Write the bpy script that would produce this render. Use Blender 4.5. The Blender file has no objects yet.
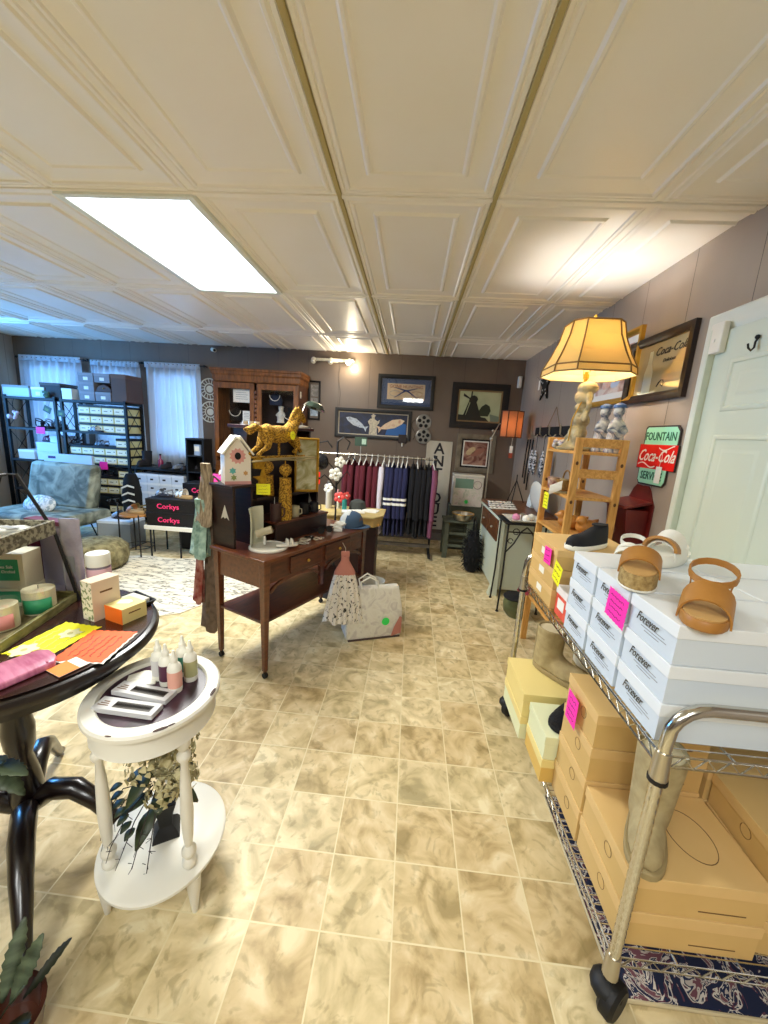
import bpy, bmesh, math, random
from mathutils import Vector, Matrix, Euler
random.seed(7)
PI = math.pi
C = bpy.context.scene.collection
sc = bpy.context.scene
R = math.radians

# ------------------------------------------------------------------ materials
def lin(h):
    if isinstance(h, str):
        h = h.lstrip('#'); c = [int(h[i:i+2], 16)/255 for i in (0, 2, 4)]
    else: c = h
    return tuple((x/12.92 if x <= .04045 else ((x+.055)/1.055)**2.4) for x in c) + (1.0,)
_M = {}
def mat(name, col, rough=.55, metal=0, col2=None, scale=12, lo=.35, hi=.65, bump=0, bscale=None, emit=0, trans=0, stretch=None, detail=6, coat=0, alpha=1, distort=0):
    if name in _M: return _M[name]
    m = bpy.data.materials.new(name); m.use_nodes = True
    nt = m.node_tree; N = nt.nodes; L = nt.links; b = N['Principled BSDF']
    b.inputs['Base Color'].default_value = lin(col); b.inputs['Roughness'].default_value = rough; b.inputs['Metallic'].default_value = metal
    if coat: b.inputs['Coat Weight'].default_value = coat; b.inputs['Coat Roughness'].default_value = .15
    if trans: b.inputs['Transmission Weight'].default_value = trans
    if alpha < 1: b.inputs['Alpha'].default_value = alpha
    if emit: b.inputs['Emission Color'].default_value = lin(col); b.inputs['Emission Strength'].default_value = emit
    if col2 or bump:
        tc = N.new('ShaderNodeTexCoord'); mp = N.new('ShaderNodeMapping'); L.new(tc.outputs['Object'], mp.inputs[0])
        if stretch: mp.inputs['Scale'].default_value = stretch
    if col2:
        n = N.new('ShaderNodeTexNoise'); n.inputs['Scale'].default_value = scale; n.inputs['Detail'].default_value = detail; n.inputs['Distortion'].default_value = distort
        L.new(mp.outputs[0], n.inputs[0])
        r = N.new('ShaderNodeValToRGB'); r.color_ramp.elements[0].position = lo; r.color_ramp.elements[1].position = hi
        r.color_ramp.elements[0].color = lin(col); r.color_ramp.elements[1].color = lin(col2)
        L.new(n.outputs[0], r.inputs[0]); L.new(r.outputs[0], b.inputs['Base Color'])
    if bump:
        n2 = N.new('ShaderNodeTexNoise'); n2.inputs['Scale'].default_value = bscale or scale*3; n2.inputs['Detail'].default_value = 4
        L.new(mp.outputs[0], n2.inputs[0]); bp = N.new('ShaderNodeBump'); bp.inputs['Strength'].default_value = bump; bp.inputs['Distance'].default_value = .01
        L.new(n2.outputs[0], bp.inputs['Height']); L.new(bp.outputs[0], b.inputs['Normal'])
    _M[name] = m; return m

# ------------------------------------------------------------------ mesh builder
class MB:
    def __init__(s): s.v = []; s.f = []; s.m = []; s.mi = 0; s.T = Matrix()
    def add(s, vs, fs):
        o = len(s.v); s.v += [tuple(s.T @ Vector(p)) for p in vs]
        s.f += [tuple(i+o for i in f) for f in fs]; s.m += [s.mi]*len(fs); return s
    def box(s, x0, x1, y0, y1, z0, z1):
        return s.add([(x0,y0,z0),(x1,y0,z0),(x1,y1,z0),(x0,y1,z0),(x0,y0,z1),(x1,y0,z1),(x1,y1,z1),(x0,y1,z1)],
                     [(0,3,2,1),(4,5,6,7),(0,1,5,4),(1,2,6,5),(2,3,7,6),(3,0,4,7)])
    def cb(s, c, d, rot=(0,0,0)):
        old = s.T; s.T = s.T @ Matrix.Translation(c) @ Euler(rot).to_matrix().to_4x4()
        s.box(-d[0]/2, d[0]/2, -d[1]/2, d[1]/2, -d[2]/2, d[2]/2); s.T = old; return s
    def loft(s, rings, cap=True, closed=True):
        n = len(rings[0]); vs = [p for r in rings for p in r]; fs = []
        for i in range(len(rings)-1):
            for j in range(n if closed else n-1):
                a, b = i*n+j, i*n+(j+1) % n; fs.append((a, b, b+n, a+n))
        if cap and closed: fs += [tuple(range(n))[::-1], tuple(range((len(rings)-1)*n, len(rings)*n))]
        return s.add(vs, fs)
    def lathe(s, prof, c=(0,0,0), n=20, cap=True, sx=1, sy=1):
        return s.loft([[(c[0]+r*sx*math.cos(2*PI*j/n), c[1]+r*sy*math.sin(2*PI*j/n), c[2]+z) for j in range(n)] for r, z in prof], cap)
    def tube(s, pts, r, n=8, cap=True, closed=False):
        P = [Vector(p) for p in pts]; k = len(P); rr = r if isinstance(r, (list, tuple)) else [r]*k; rings = []; up = None
        for i in range(k):
            t = (P[(i+1) % k]-P[i-1]) if closed else (P[min(i+1, k-1)]-P[max(i-1, 0)])
            t = t.normalized() if t.length > 1e-9 else Vector((0,0,1))
            if up is None: up = t.orthogonal().normalized()
            up = (up-t*up.dot(t)); up = up.normalized() if up.length > 1e-6 else t.orthogonal().normalized()
            w = t.cross(up); rings.append([tuple(P[i]+(up*math.cos(2*PI*j/n)+w*math.sin(2*PI*j/n))*rr[i]) for j in range(n)])
        if closed: rings.append(rings[0]); cap = False
        return s.loft(rings, cap)
    def cyl(s, a, b, r, r2=None, n=12): return s.tube([a, b], [r, r if r2 is None else r2], n)
    def sph(s, c, r, n=12, sc=(1,1,1), m=None):
        m = m or n//2+1
        return s.loft([[(c[0]+r*sc[0]*math.sin(PI*(i+.02)/(m+.04))*math.cos(2*PI*j/n), c[1]+r*sc[1]*math.sin(PI*(i+.02)/(m+.04))*math.sin(2*PI*j/n), c[2]-r*sc[2]*math.cos(PI*(i+.02)/(m+.04))) for j in range(n)] for i in range(m+1)])
    def prism(s, poly, z0, z1):   # polygon in xy extruded along z
        n = len(poly)
        return s.add([(x,y,z0) for x,y in poly]+[(x,y,z1) for x,y in poly],
                     [tuple(range(n))[::-1], tuple(range(n, 2*n))]+[(i,(i+1)%n,(i+1)%n+n,i+n) for i in range(n)])
    def strip(s, pts, side, w, th):  # flat band swept along pts; side = width direction; th along the normal
        P = [Vector(p) for p in pts]; S = Vector(side).normalized(); rings = []
        for i in range(len(P)):
            t = (P[min(i+1, len(P)-1)]-P[max(i-1, 0)]).normalized(); nn = t.cross(S).normalized()
            rings.append([tuple(P[i]+S*w/2+nn*th/2), tuple(P[i]-S*w/2+nn*th/2), tuple(P[i]-S*w/2-nn*th/2), tuple(P[i]+S*w/2-nn*th/2)])
        return s.loft(rings)
    def build(s, name, ms, parent=None, loc=(0,0,0), rot=(0,0,0), bev=0, smooth=True, sub=0, remesh=0, solid=0):
        me = bpy.data.meshes.new(name); me.from_pydata(s.v, [], s.f)
        ms = ms if isinstance(ms, (list, tuple)) else [ms]
        for m in ms: me.materials.append(m)
        for p, i in zip(me.polygons, s.m): p.material_index = min(i, len(ms)-1)
        bm = bmesh.new(); bm.from_mesh(me); bmesh.ops.recalc_face_normals(bm, faces=bm.faces)
        if smooth:
            for f in bm.faces: f.smooth = True
            for e in bm.edges:
                if len(e.link_faces) == 2 and e.calc_face_angle(0) > R(38): e.smooth = False
        bm.to_mesh(me); bm.free()
        o = bpy.data.objects.new(name, me); C.objects.link(o); o.parent = parent; o.location = loc; o.rotation_euler = rot
        if solid: d = o.modifiers.new('s', 'SOLIDIFY'); d.thickness = solid
        if remesh: d = o.modifiers.new('r', 'REMESH'); d.mode = 'VOXEL'; d.voxel_size = remesh; d.use_smooth_shade = True; e = o.modifiers.new('c', 'SMOOTH'); e.iterations = 4; e.factor = .6
        if sub: d = o.modifiers.new('u', 'SUBSURF'); d.levels = sub; d.render_levels = sub
        if bev: d = o.modifiers.new('b', 'BEVEL'); d.width = bev; d.segments = 2; d.limit_method = 'ANGLE'; d.angle_limit = R(35)
        return o

_used = set()
def tag(o, label, cat, group=None, kind=None):
    if label in _used: print('DUPLICATE LABEL', label)
    _used.add(label)
    o['label'] = label; o['category'] = cat
    if group: o['group'] = group
    if kind: o['kind'] = kind
    return o
def thing(name, label, cat, loc=(0,0,0), rz=0, group=None, rot=None):
    o = bpy.data.objects.new(name, None); C.objects.link(o); o.location = loc; o.rotation_euler = rot or (0,0,rz); o.empty_display_size = .05
    return tag(o, label, cat, group)
def struct(name, mb, m, **k):
    o = mb.build(name, m, **k)
    if not o.parent: o['kind'] = 'structure'
    return o
KIDS = {}
def kids(o): return [c for c in C.objects if c.parent == o]
def copy_tree(o, loc=None, rz=None, label=None, group=None, parent=None, scale=None, rot=None):
    c = o.copy(); C.objects.link(c); c.parent = parent
    if parent is None:
        if loc is not None: c.location = loc
        if rz is not None: c.rotation_euler = (0,0,rz)
        if rot is not None: c.rotation_euler = rot
        if scale: c.scale = (scale,)*3
        if label: tag(c, label, o['category'], group or o.get('group'))
    for ch in kids(o): copy_tree(ch, parent=c)
    return c

def thin_glass(name, tint='#ffffff', refl=.055):
    m = bpy.data.materials.new(name); m.use_nodes = True; nt = m.node_tree; N = nt.nodes; L = nt.links; N.remove(N['Principled BSDF'])
    t = N.new('ShaderNodeBsdfTransparent'); t.inputs[0].default_value = lin(tint); g = N.new('ShaderNodeBsdfGlossy'); g.inputs['Roughness'].default_value = .03
    mx = N.new('ShaderNodeMixShader'); mx.inputs[0].default_value = refl; L.new(t.outputs[0], mx.inputs[1]); L.new(g.outputs[0], mx.inputs[2]); L.new(mx.outputs[0], N['Material Output'].inputs[0]); _M[name] = m; return m
def sheer(name, col, tr=.5):
    m = bpy.data.materials.new(name); m.use_nodes = True; nt = m.node_tree; N = nt.nodes; L = nt.links; N.remove(N['Principled BSDF'])
    a = N.new('ShaderNodeBsdfDiffuse'); a.inputs[0].default_value = lin(col); t = N.new('ShaderNodeBsdfTranslucent'); t.inputs[0].default_value = lin(col)
    mx = N.new('ShaderNodeMixShader'); mx.inputs[0].default_value = tr; L.new(a.outputs[0], mx.inputs[1]); L.new(t.outputs[0], mx.inputs[2]); L.new(mx.outputs[0], N['Material Output'].inputs[0]); _M[name] = m; return m

# lettering from the built-in font, as flat raised mesh
_T = {}
FACE = {'-Y': (R(90),0,0), '-X': (R(90),0,R(-90)), '+X': (R(90),0,R(90)), '+Z': (0,0,0)}
def text(s, size, m, parent, loc, face='-Y', ext=.0006, shear=0, name='lettering', sx=1, align='CENTER', bold=0, rot=None):
    k = (s, size, shear, align, bold, ext)
    if k not in _T:
        cu = bpy.data.curves.new('t', 'FONT'); cu.body = s; cu.size = size; cu.extrude = ext; cu.align_x = align; cu.align_y = 'CENTER'; cu.shear = shear; cu.offset = bold; cu.resolution_u = 2
        t = bpy.data.objects.new('t', cu); C.objects.link(t)
        dg = bpy.context.evaluated_depsgraph_get(); me = bpy.data.meshes.new_from_object(t.evaluated_get(dg)); bpy.data.objects.remove(t)
        me.materials.clear(); _T[k] = me
    me = _T[k].copy(); me.materials.append(m)
    o = bpy.data.objects.new(name, me); C.objects.link(o); o.parent = parent; o.location = loc; o.rotation_euler = rot or FACE[face]; o.scale = (sx,1,1)
    return o
# ------------------------------------------------------------------ camera
cam = bpy.data.cameras.new('camera'); co = bpy.data.objects.new('camera', cam); C.objects.link(co); sc.camera = co
yaw, pitch, roll, f = -6.09442074e-02, 2.03444167e-01, -6.07823809e-02, 381.816
fw = Vector((math.sin(yaw)*math.cos(pitch), math.cos(yaw)*math.cos(pitch), -math.sin(pitch)))
rt = Vector((math.cos(yaw), -math.sin(yaw), 0)); dn = fw.cross(rt)
r2 = rt*math.cos(roll)+dn*math.sin(roll); d2 = -rt*math.sin(roll)+dn*math.cos(roll)
mx = Matrix((r2, -d2, -fw)).transposed().to_4x4(); mx.translation = (0, 0, 1.42); co.matrix_world = mx
cam.sensor_fit = 'HORIZONTAL'; cam.sensor_width = 36; cam.lens = f/768*36; cam.clip_start = .02
sc.view_settings.view_transform = 'Standard'; sc.view_settings.look = 'None'; sc.view_settings.gamma = 1; sc.view_settings.use_curve_mapping = False
sc.view_settings.exposure = 0.12

# ------------------------------------------------------------------ shared materials
white = mat('white_paint', '#e9e7da', .4)
card_w = mat('white_card', '#cfd9e2', .5)
black = mat('black_metal', '#070708', .6)
black_m = mat('black_matte', '#070709', .85)
black_card = mat('black_card', '#0c0b10', .5)
chrome = mat('chrome', '#cdccc6', .18, 1)
silver = mat('silver', '#bdb7a8', .28, .9)
paper = mat('paper', '#eeece2', .7)
ink = mat('black_ink', '#1c1a20', .6)
pinkp = mat('hot_pink_paper', '#ff2fb0', .6)
yellowp = mat('neon_yellow_paper', '#f2f01a', .6)
greenp = mat('neon_green_paper', '#35e060', .6)
tan = mat('tan_card', '#cba765', .7, col2='#d4b070', scale=4)
tan_lid = mat('tan_card_lid', '#d6b273', .7, col2='#deba7d', scale=4)
brownb = mat('brown_card', '#8b5f3c', .7)
gold = mat('gilt', '#c79a3a', .35, .6)
dark_wood = mat('dark_wood', '#170807', .4, col2='#2a110b', scale=8, stretch=(1,1,8), coat=.2)
red_wood = mat('red_brown_wood', '#552912', .3, col2='#6b381a', scale=5, stretch=(1.2,9,9), coat=.4)
oak = mat('oak_wood', '#5f3615', .45, col2='#8a5424', scale=7, stretch=(5,5,1))
pine = mat('pine_wood', '#c28a42', .5, col2='#e0ab5e', scale=9, stretch=(6,6,.8), distort=1)
pine_x = mat('pine_wood_board', '#c28a42', .5, col2='#e0ab5e', scale=9, stretch=(6,.8,6), distort=1)
glass = thin_glass('clear_glass')
cork = mat('gold_cork', '#6f4d10', .9, col2='#c99a30', scale=110, detail=3, lo=.42, hi=.58, bump=.6, bscale=120)

# ------------------------------------------------------------------ the room
X0, X1, YB, YN, H = -5.55, 1.36, 5.2, -2.6, 2.42
def floor_mat():
    m = bpy.data.materials.new('vinyl_tile'); m.use_nodes = True; nt = m.node_tree; N = nt.nodes; L = nt.links; b = N['Principled BSDF']
    tc = N.new('ShaderNodeTexCoord'); mp = N.new('ShaderNodeMapping'); L.new(tc.outputs['Object'], mp.inputs[0]); S = .209
    mp.inputs['Location'].default_value = (-.046, -.827, 0)
    br = N.new('ShaderNodeTexBrick'); br.offset = 0; br.squash = 1
    for k, v in (('Scale', 1), ('Brick Width', S), ('Row Height', S), ('Mortar Size', .0024), ('Mortar Smooth', .1), ('Bias', 0)): br.inputs[k].default_value = v
    br.inputs['Color1'].default_value = (0,0,0,1); br.inputs['Color2'].default_value = (1,1,1,1); br.inputs['Mortar'].default_value = (.5,.5,.5,1)
    L.new(mp.outputs[0], br.inputs[0])
    w = N.new('ShaderNodeMath'); w.operation = 'MULTIPLY'; w.inputs[1].default_value = 37; L.new(br.outputs[0], w.inputs[0])
    def noise(scale, det, dist, ofs):
        n = N.new('ShaderNodeTexNoise'); n.noise_dimensions = '4D'; n.inputs['Scale'].default_value = scale; n.inputs['Detail'].default_value = det; n.inputs['Distortion'].default_value = dist
        a = N.new('ShaderNodeMath'); a.inputs[1].default_value = ofs; L.new(w.outputs[0], a.inputs[0]); L.new(a.outputs[0], n.inputs['W']); L.new(mp.outputs[0], n.inputs['Vector']); return n
    n1 = noise(7, 8, 1.6, 0); r1 = N.new('ShaderNodeValToRGB'); e = r1.color_ramp.elements
    e[0].position = .34; e[0].color = lin('#857549'); e[1].position = .66; e[1].color = lin('#ecdfb8')
    for p, c in ((.40, '#ab9668'), (.50, '#cdb88a'), (.58, '#dcc99d')): q = r1.color_ramp.elements.new(p); q.color = lin(c)
    L.new(n1.outputs[0], r1.inputs[0])
    # per-tile tone: some tiles brown, some olive, some cream
    r2 = N.new('ShaderNodeValToRGB'); e = r2.color_ramp.elements; e[0].position = 0; e[0].color = lin('#ad9060'); e[1].position = 1; e[1].color = lin('#e6d6ab')
    for p, c in ((.25, '#bfa673'), (.45, '#d3c08f'), (.7, '#c2b488')): q = r2.color_ramp.elements.new(p); q.color = lin(c)
    L.new(br.outputs[0], r2.inputs[0])
    mx = N.new('ShaderNodeMix'); mx.data_type = 'RGBA'; mx.inputs[0].default_value = .38; L.new(r1.outputs[0], mx.inputs[6]); L.new(r2.outputs[0], mx.inputs[7])
    n3 = noise(11, 10, 2.6, 5); r3 = N.new('ShaderNodeValToRGB'); e = r3.color_ramp.elements; e[0].position = .36; e[0].color = (1,1,1,1); e[1].position = .46; e[1].color = (0,0,0,1); L.new(n3.outputs[0], r3.inputs[0])
    v = N.new('ShaderNodeMath'); v.operation = 'MULTIPLY'; v.inputs[1].default_value = .42; L.new(r3.outputs[0], v.inputs[0])
    m2 = N.new('ShaderNodeMix'); m2.data_type = 'RGBA'; L.new(v.outputs[0], m2.inputs[0]); L.new(mx.outputs[2], m2.inputs[6]); m2.inputs[7].default_value = lin('#857446')
    m3 = N.new('ShaderNodeMix'); m3.data_type = 'RGBA'; L.new(br.outputs['Fac'], m3.inputs[0]); L.new(m2.outputs[2], m3.inputs[6]); m3.inputs[7].default_value = lin('#d8caa0')
    L.new(m3.outputs[2], b.inputs['Base Color']); b.inputs['Roughness'].default_value = .5
    bp = N.new('ShaderNodeBump'); bp.inputs['Strength'].default_value = .12; bp.inputs['Distance'].default_value = .004; L.new(n1.outputs[0], bp.inputs['Height']); L.new(bp.outputs[0], b.inputs['Normal'])
    return m
def wall_mat(name, axis, c1, c2):
    m = mat(name, c1, .35, col2=c2, scale=2.2, stretch=(1,1,.5)); nt = m.node_tree; N = nt.nodes; L = nt.links; b = N['Principled BSDF']
    tc = N.new('ShaderNodeTexCoord'); sp = N.new('ShaderNodeSeparateXYZ'); L.new(tc.outputs['Object'], sp.inputs[0])
    a = N.new('ShaderNodeMath'); a.operation = 'PINGPONG'; a.inputs[1].default_value = .2035; L.new(sp.outputs[axis], a.inputs[0])
    g = N.new('ShaderNodeMath'); g.operation = 'GREATER_THAN'; g.inputs[1].default_value = .2015; L.new(a.outputs[0], g.inputs[0])
    base = b.inputs['Base Color'].links[0].from_socket
    mx = N.new('ShaderNodeMix'); mx.data_type = 'RGBA'; L.new(g.outputs[0], mx.inputs[0]); L.new(base, mx.inputs[6]); mx.inputs[7].default_value = lin('#51463f'); L.new(mx.outputs[2], b.inputs['Base Color'])
    i = N.new('ShaderNodeMath'); i.operation = 'SUBTRACT'; i.inputs[0].default_value = 1; L.new(g.outputs[0], i.inputs[1])
    bp = N.new('ShaderNodeBump'); bp.inputs['Distance'].default_value = .004; bp.inputs['Strength'].default_value = .8; L.new(i.outputs[0], bp.inputs['Height']); L.new(bp.outputs[0], b.inputs['Normal'])
    return m
wm_b = wall_mat('grey_brown_panelling_shaded', 'X', '#6a5b4f', '#746558')  # darker copy of the panelling, shade of the back wall in its colour
wm_r = wall_mat('grey_brown_panelling_lit', 'Y', '#998a7c', '#a39586')  # lighter copy of the same panelling, lit look put into its colour
mb = MB(); mb.box(X0-.1, X1+.1, YN-.1, YB+.1, -.06, 0); struct('floor', mb, floor_mat())
# back wall with three window openings
WINS = [(-5.33, -4.60), (-4.40, -3.80), (-3.55, -2.92)]; WZ0, WZ1 = .95, 2.05
mb = MB(); x = X0
for a, c in WINS:
    mb.box(x, a, YB, YB+.12, 0, H+.1); mb.box(a, c, YB, YB+.12, 0, WZ0); mb.box(a, c, YB, YB+.12, WZ1, H+.1); x = c
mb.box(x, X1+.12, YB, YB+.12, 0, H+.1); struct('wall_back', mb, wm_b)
def window(n, a, c, y, z0, z1, ax='x'):
    mb = MB(); t = .045
    def bx(u0, u1, w0, w1, k0, k1):
        mb.box(u0, u1, y+k0, y+k1, w0, w1) if ax == 'x' else mb.box(y-k1, y-k0, u0, u1, w0, w1)
    bx(a, a+t, z0, z1, .02, .10); bx(c-t, c, z0, z1, .02, .10); bx(a, c, z1-t, z1, .02, .10); bx(a, c, z0, z0+t, .02, .10); bx(a, c, (z0+z1)/2-.02, (z0+z1)/2+.02, .03, .09)
    w = struct('window_%d' % n, mb, white, bev=.003)
    mb = MB(); (mb.box(a+t, c-t, y+.055, y+.06, z0+t, z1-t) if ax == 'x' else mb.box(y-.06, y-.055, a+t, c-t, z0+t, z1-t))
    g = mb.build('window_pane', glass, w); return w
for i, (a, c) in enumerate(WINS): window(i+1, a, c, YB, WZ0, WZ1)
# left wall with a daylight window beyond the frame
LW = (2.9, 4.4)
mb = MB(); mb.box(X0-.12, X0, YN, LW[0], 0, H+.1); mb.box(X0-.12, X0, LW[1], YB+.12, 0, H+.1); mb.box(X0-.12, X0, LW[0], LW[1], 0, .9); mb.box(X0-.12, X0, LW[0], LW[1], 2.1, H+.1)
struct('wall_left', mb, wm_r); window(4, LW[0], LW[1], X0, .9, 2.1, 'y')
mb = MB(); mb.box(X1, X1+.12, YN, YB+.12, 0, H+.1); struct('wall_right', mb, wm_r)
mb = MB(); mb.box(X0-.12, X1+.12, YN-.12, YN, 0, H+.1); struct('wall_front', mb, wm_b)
mb = MB(); mb.box(X0, X1, YB-.015, YB, 0, .1); struct('baseboard_back', mb, mat('grey_trim', '#7c756c', .5))
mb = MB(); mb.box(X1-.015, X1, 2.2, YB-.02, 0, .1); struct('baseboard_right', mb, _M['grey_trim'])
mb = MB(); mb.box(X0, X0+.012, 4.9, 4.95, 0, H); struct('trim_7', mb, black)
# moulded ceiling panels
ceil_m = mat('ceiling_panel', '#f3eee2', .36, col2='#f5f1e8', scale=3)
CX = [-.39+.665*k for k in range(-8, 4)]; CY = [-3.0+1.22*k for k in range(0, 8)]   # 1.88 = -3+4*1.22
mb = MB()
RT = (-1.72, 1.88)    # troffer cell
lights = [(-1.72, 1.88), (-1.72, -1.78), (-.39+.665*0, -.56-1.22+.0)]
def is_light(a, b): return any(abs(a-p) < .03 and abs(b-q) < .03 for p, q in lights)
for a in CX:
    for b in CY:
        if a > X1 or b > YB: continue
        if is_light(a, b): continue
        w, d = .665, 1.22
        prof = [(0, 0), (.010, 0), (.015, -.006), (.027, -.006), (.032, 0), (.041, -.008), (.050, -.008), (.056, -.001), (.130, .004), (.140, -.006), (.150, -.006), (.158, -.001)]
        rings = [[(a+i, b+i, H+z), (a+w-i, b+i, H+z), (a+w-i, b+d-i, H+z), (a+i, b+d-i, H+z)] for i, z in prof]
        mb.loft(rings, cap=False); mb.add(rings[-1], [(0,1,2,3)])
mb.box(X0-.3, X1+.3, YN-.3, YB+.3, H+.12, H+.16)
cl = mb.build('ceiling', ceil_m, bev=0); cl['kind'] = 'structure'
for f_ in cl.data.polygons: f_.use_smooth = False
tg = mat('yellowed_joint_strip', '#b5a46c', .5)
for n, (x, ys) in enumerate([(-.39, .020), (.275, .024)]):
    mb = MB(); mb.box(x-.010, x+.010, YN, YB, H-.012, H+.004); struct('trim_%d' % (n+1), mb, tg, bev=.003)
for n, (y, w) in enumerate([(.66, .012), (1.88, .012), (3.1, .012), (4.32, .012)]):
    mb = MB(); mb.box(X0, X1, y-w, y+w, H-.011, H+.004); struct('trim_%d' % (n+3), mb, ceil_m, bev=.004)
# recessed fluorescent fittings
diff = mat('lit_diffuser', '#e6f6ff', .4, emit=5.5)
def troffer(a, b, label, en=34):
    t = thing('ceiling_light', label, 'ceiling light', (a+.3325, b+.61, H-.01))
    mb = MB(); w, d = .3325, .61
    for x0, x1, y0, y1 in ((-w, -w+.035, -d, d), (w-.035, w, -d, d), (-w+.035, w-.035, -d, -d+.03), (-w+.035, w-.035, d-.03, d)): mb.box(x0, x1, y0, y1, -.012, .03)
    mb.build('frame', mat('fitting_enamel', '#e4e9e2', .35), t, bev=.004)
    mb = MB(); mb.box(-w+.035, w-.035, -d+.03, d-.03, .004, .012); mb.build('diffuser', diff, t)
    l = bpy.data.lights.new('fluorescent_tubes', 'AREA'); l.shape = 'RECTANGLE'; l.size = .56; l.size_y = 1.1; l.energy = en; l.color = (1, .985, .93)
    lo = bpy.data.objects.new('fluorescent_tubes', l); C.objects.link(lo); lo.parent = t; lo.location = (0,0,-.02)
    return t
troffer(*lights[0], 'lit rectangular ceiling light panel above the shoe display area', 84)
troffer(*lights[1], 'added unseen ceiling fill panel in the same row, nearer the front wall')  # added fitting behind the camera, unseen, to raise the room light
troffer(*lights[2], 'added unseen ceiling fill panel above the near end of the aisle')  # second added fitting out of view, fills light from behind the camera
# daylight
w = bpy.data.worlds.new('sky'); sc.world = w; w.use_nodes = True; bg = w.node_tree.nodes['Background']
bg.inputs[0].default_value = lin('#7fb4ff'); bg.inputs[1].default_value = 1.6
def area(name, loc, rot, sx, sy, e, col):
    l = bpy.data.lights.new(name, 'AREA'); l.shape = 'RECTANGLE'; l.size = sx; l.size_y = sy; l.energy = e; l.color = col
    o = bpy.data.objects.new(name, l); C.objects.link(o); o.location = loc; o.rotation_euler = rot; return o
for i, (a, c) in enumerate(WINS): area('daylight', ((a+c)/2, YB+.3, 1.5), (R(90),0,R(180)), c-a, 1.1, 24, (.30,.60,1))
area('daylight', (X0-.25, 3.65, 1.55), (0, R(90), R(180)), 1.4, 1.1, 130, (.10,.42,1)).rotation_euler = (R(90), 0, R(-90))
# ------------------------------------------------------------------ footwear and boxes
def hw(t, W):
    return W/2*max(0, 1-abs(2*t-1)**5)**.5*(.80+.20*math.sin(PI*(t-.12)))
def outline(L, W, n=14, toe=0):
    up = [(L*t, hw(t, W)) for t in [.5-.5*math.cos(PI*i/n) for i in range(1, n)]]
    return [(0, 0)]+[(x, -y) for x, y in up]+[(L, 0)]+[(x, y) for x, y in reversed(up)]
def sole_mb(mb, L, W, th, heel=0):
    o = outline(L, W); zt = lambda x: th+heel*(1-x/L)**1.3
    n = len(o); mb.loft([[(x*.97+L*.015, y*.94, 0) for x, y in o], [(x, y, .004) for x, y in o], [(x, y, zt(x)-.003) for x, y in o], [(x*.98+L*.01, y*.96, zt(x)) for x, y in o]])
def sandal_parts(root, L, W, th, sole, strap, heel=0, bands=((.68, .075, .045),), ankle=0, insole=None, ankle_mat=None, slope=.55):
    mb = MB(); sole_mb(mb, L, W, th, heel); mb.build('sole', sole, root)
    if insole: mb = MB(); mb.T = Matrix.Translation((0,0,th)); o = outline(L*.95, W*.9); mb.loft([[(x+L*.025, y, heel*(1-x/L)**1.3-.002) for x, y in o], [(x+L*.025, y, heel*(1-x/L)**1.3+.003) for x, y in o]]); mb.build('insole', insole, root)
    for t, w, h in bands:
        z = th+heel*(1-t)**1.3; r = hw(t, W)*1.03; k = 12
        pts = [(L*t, -r*math.cos(PI*i/k), z-.006+(h+.006)*math.sin(PI*i/k)**.8) for i in range(k+1)]
        mb = MB(); mb.strip(pts, (1,0,-slope), w, .004); mb.build('strap', strap, root)
    if ankle:
        z = th+heel; r = hw(.2, W); pts = []
        for i in range(17):
            a = -PI*.5+2*PI*i/16
            pts.append((L*.20+L*.20*math.sin(a+PI/2), r*1.25*math.cos(a+PI/2), z+ankle*.85-ankle*.24*math.sin(a+PI/2)))
        mb = MB(); mb.strip(pts, (0,0,1), .016, .003); mb.build('ankle_strap', ankle_mat or strap, root)
        for s in (-1, 1): mb = MB(); mb.strip([(L*.12, s*r, z-.004), (L*.10, s*r*1.05, z+ankle*.4), (L*.18, s*r*1.2, z+ankle*.87)], (1,0,0), .016, .003); mb.build('heel_strap', ankle_mat or strap, root)
def sandal(name, label, loc, rz, L=.24, W=.085, th=.025, sole=None, strap=None, group=None, **k):
    t = thing(name, label, 'sandal' if 'sandal' in name else 'shoe', loc, rz, group); sandal_parts(t, L, W, th, sole, strap, **k); return t
def shoe_mb(L, W, H_, low=.045, th=.0):
    mb = MB(); rings = []
    for i in range(13):
        t = i/12; w = max(hw(min(max(t, .02), .98), W), .008)
        h = low+(H_-low)*(1/(1+math.exp((t-.48)*14))) if t < .9 else low*(1-(t-.9)*5)
        rings.append([(L*t, w*math.cos(PI*j/8)*(1 if j in (0, 8) else 1.0)*(1-.35*math.sin(PI*j/8)*(h/H_)), th+h*math.sin(PI*j/8)**.7) for j in range(9)]+[(L*t, 0, th)])
    mb.loft(rings); return mb
def shoe(name, label, loc, rz, L=.24, W=.085, H_=.08, up=None, sole=None, group=None, laces=None, cat='shoe'):
    t = thing(name, label, cat, loc, rz, group)
    mb = MB(); sole_mb(mb, L, W*1.04, .02); mb.build('sole', sole, t)
    shoe_mb(L*.98, W, H_, th=.016).build('upper', up, t)
    mb = MB(); mb.lathe([(.028, 0), (.026, .006)], (L*.22, 0, .016+H_*.93), 12, sx=1.3); mb.build('opening', black_m, t)
    if laces:
        mb = MB()
        for i in range(4): mb.strip([(L*(.42+.07*i), y*.028, .016+H_*(.92-.13*i)-abs(y)*.012) for y in (-1, 0, 1)], (1,0,0), .007, .005)
        mb.build('laces', laces, t)
    return t
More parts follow.
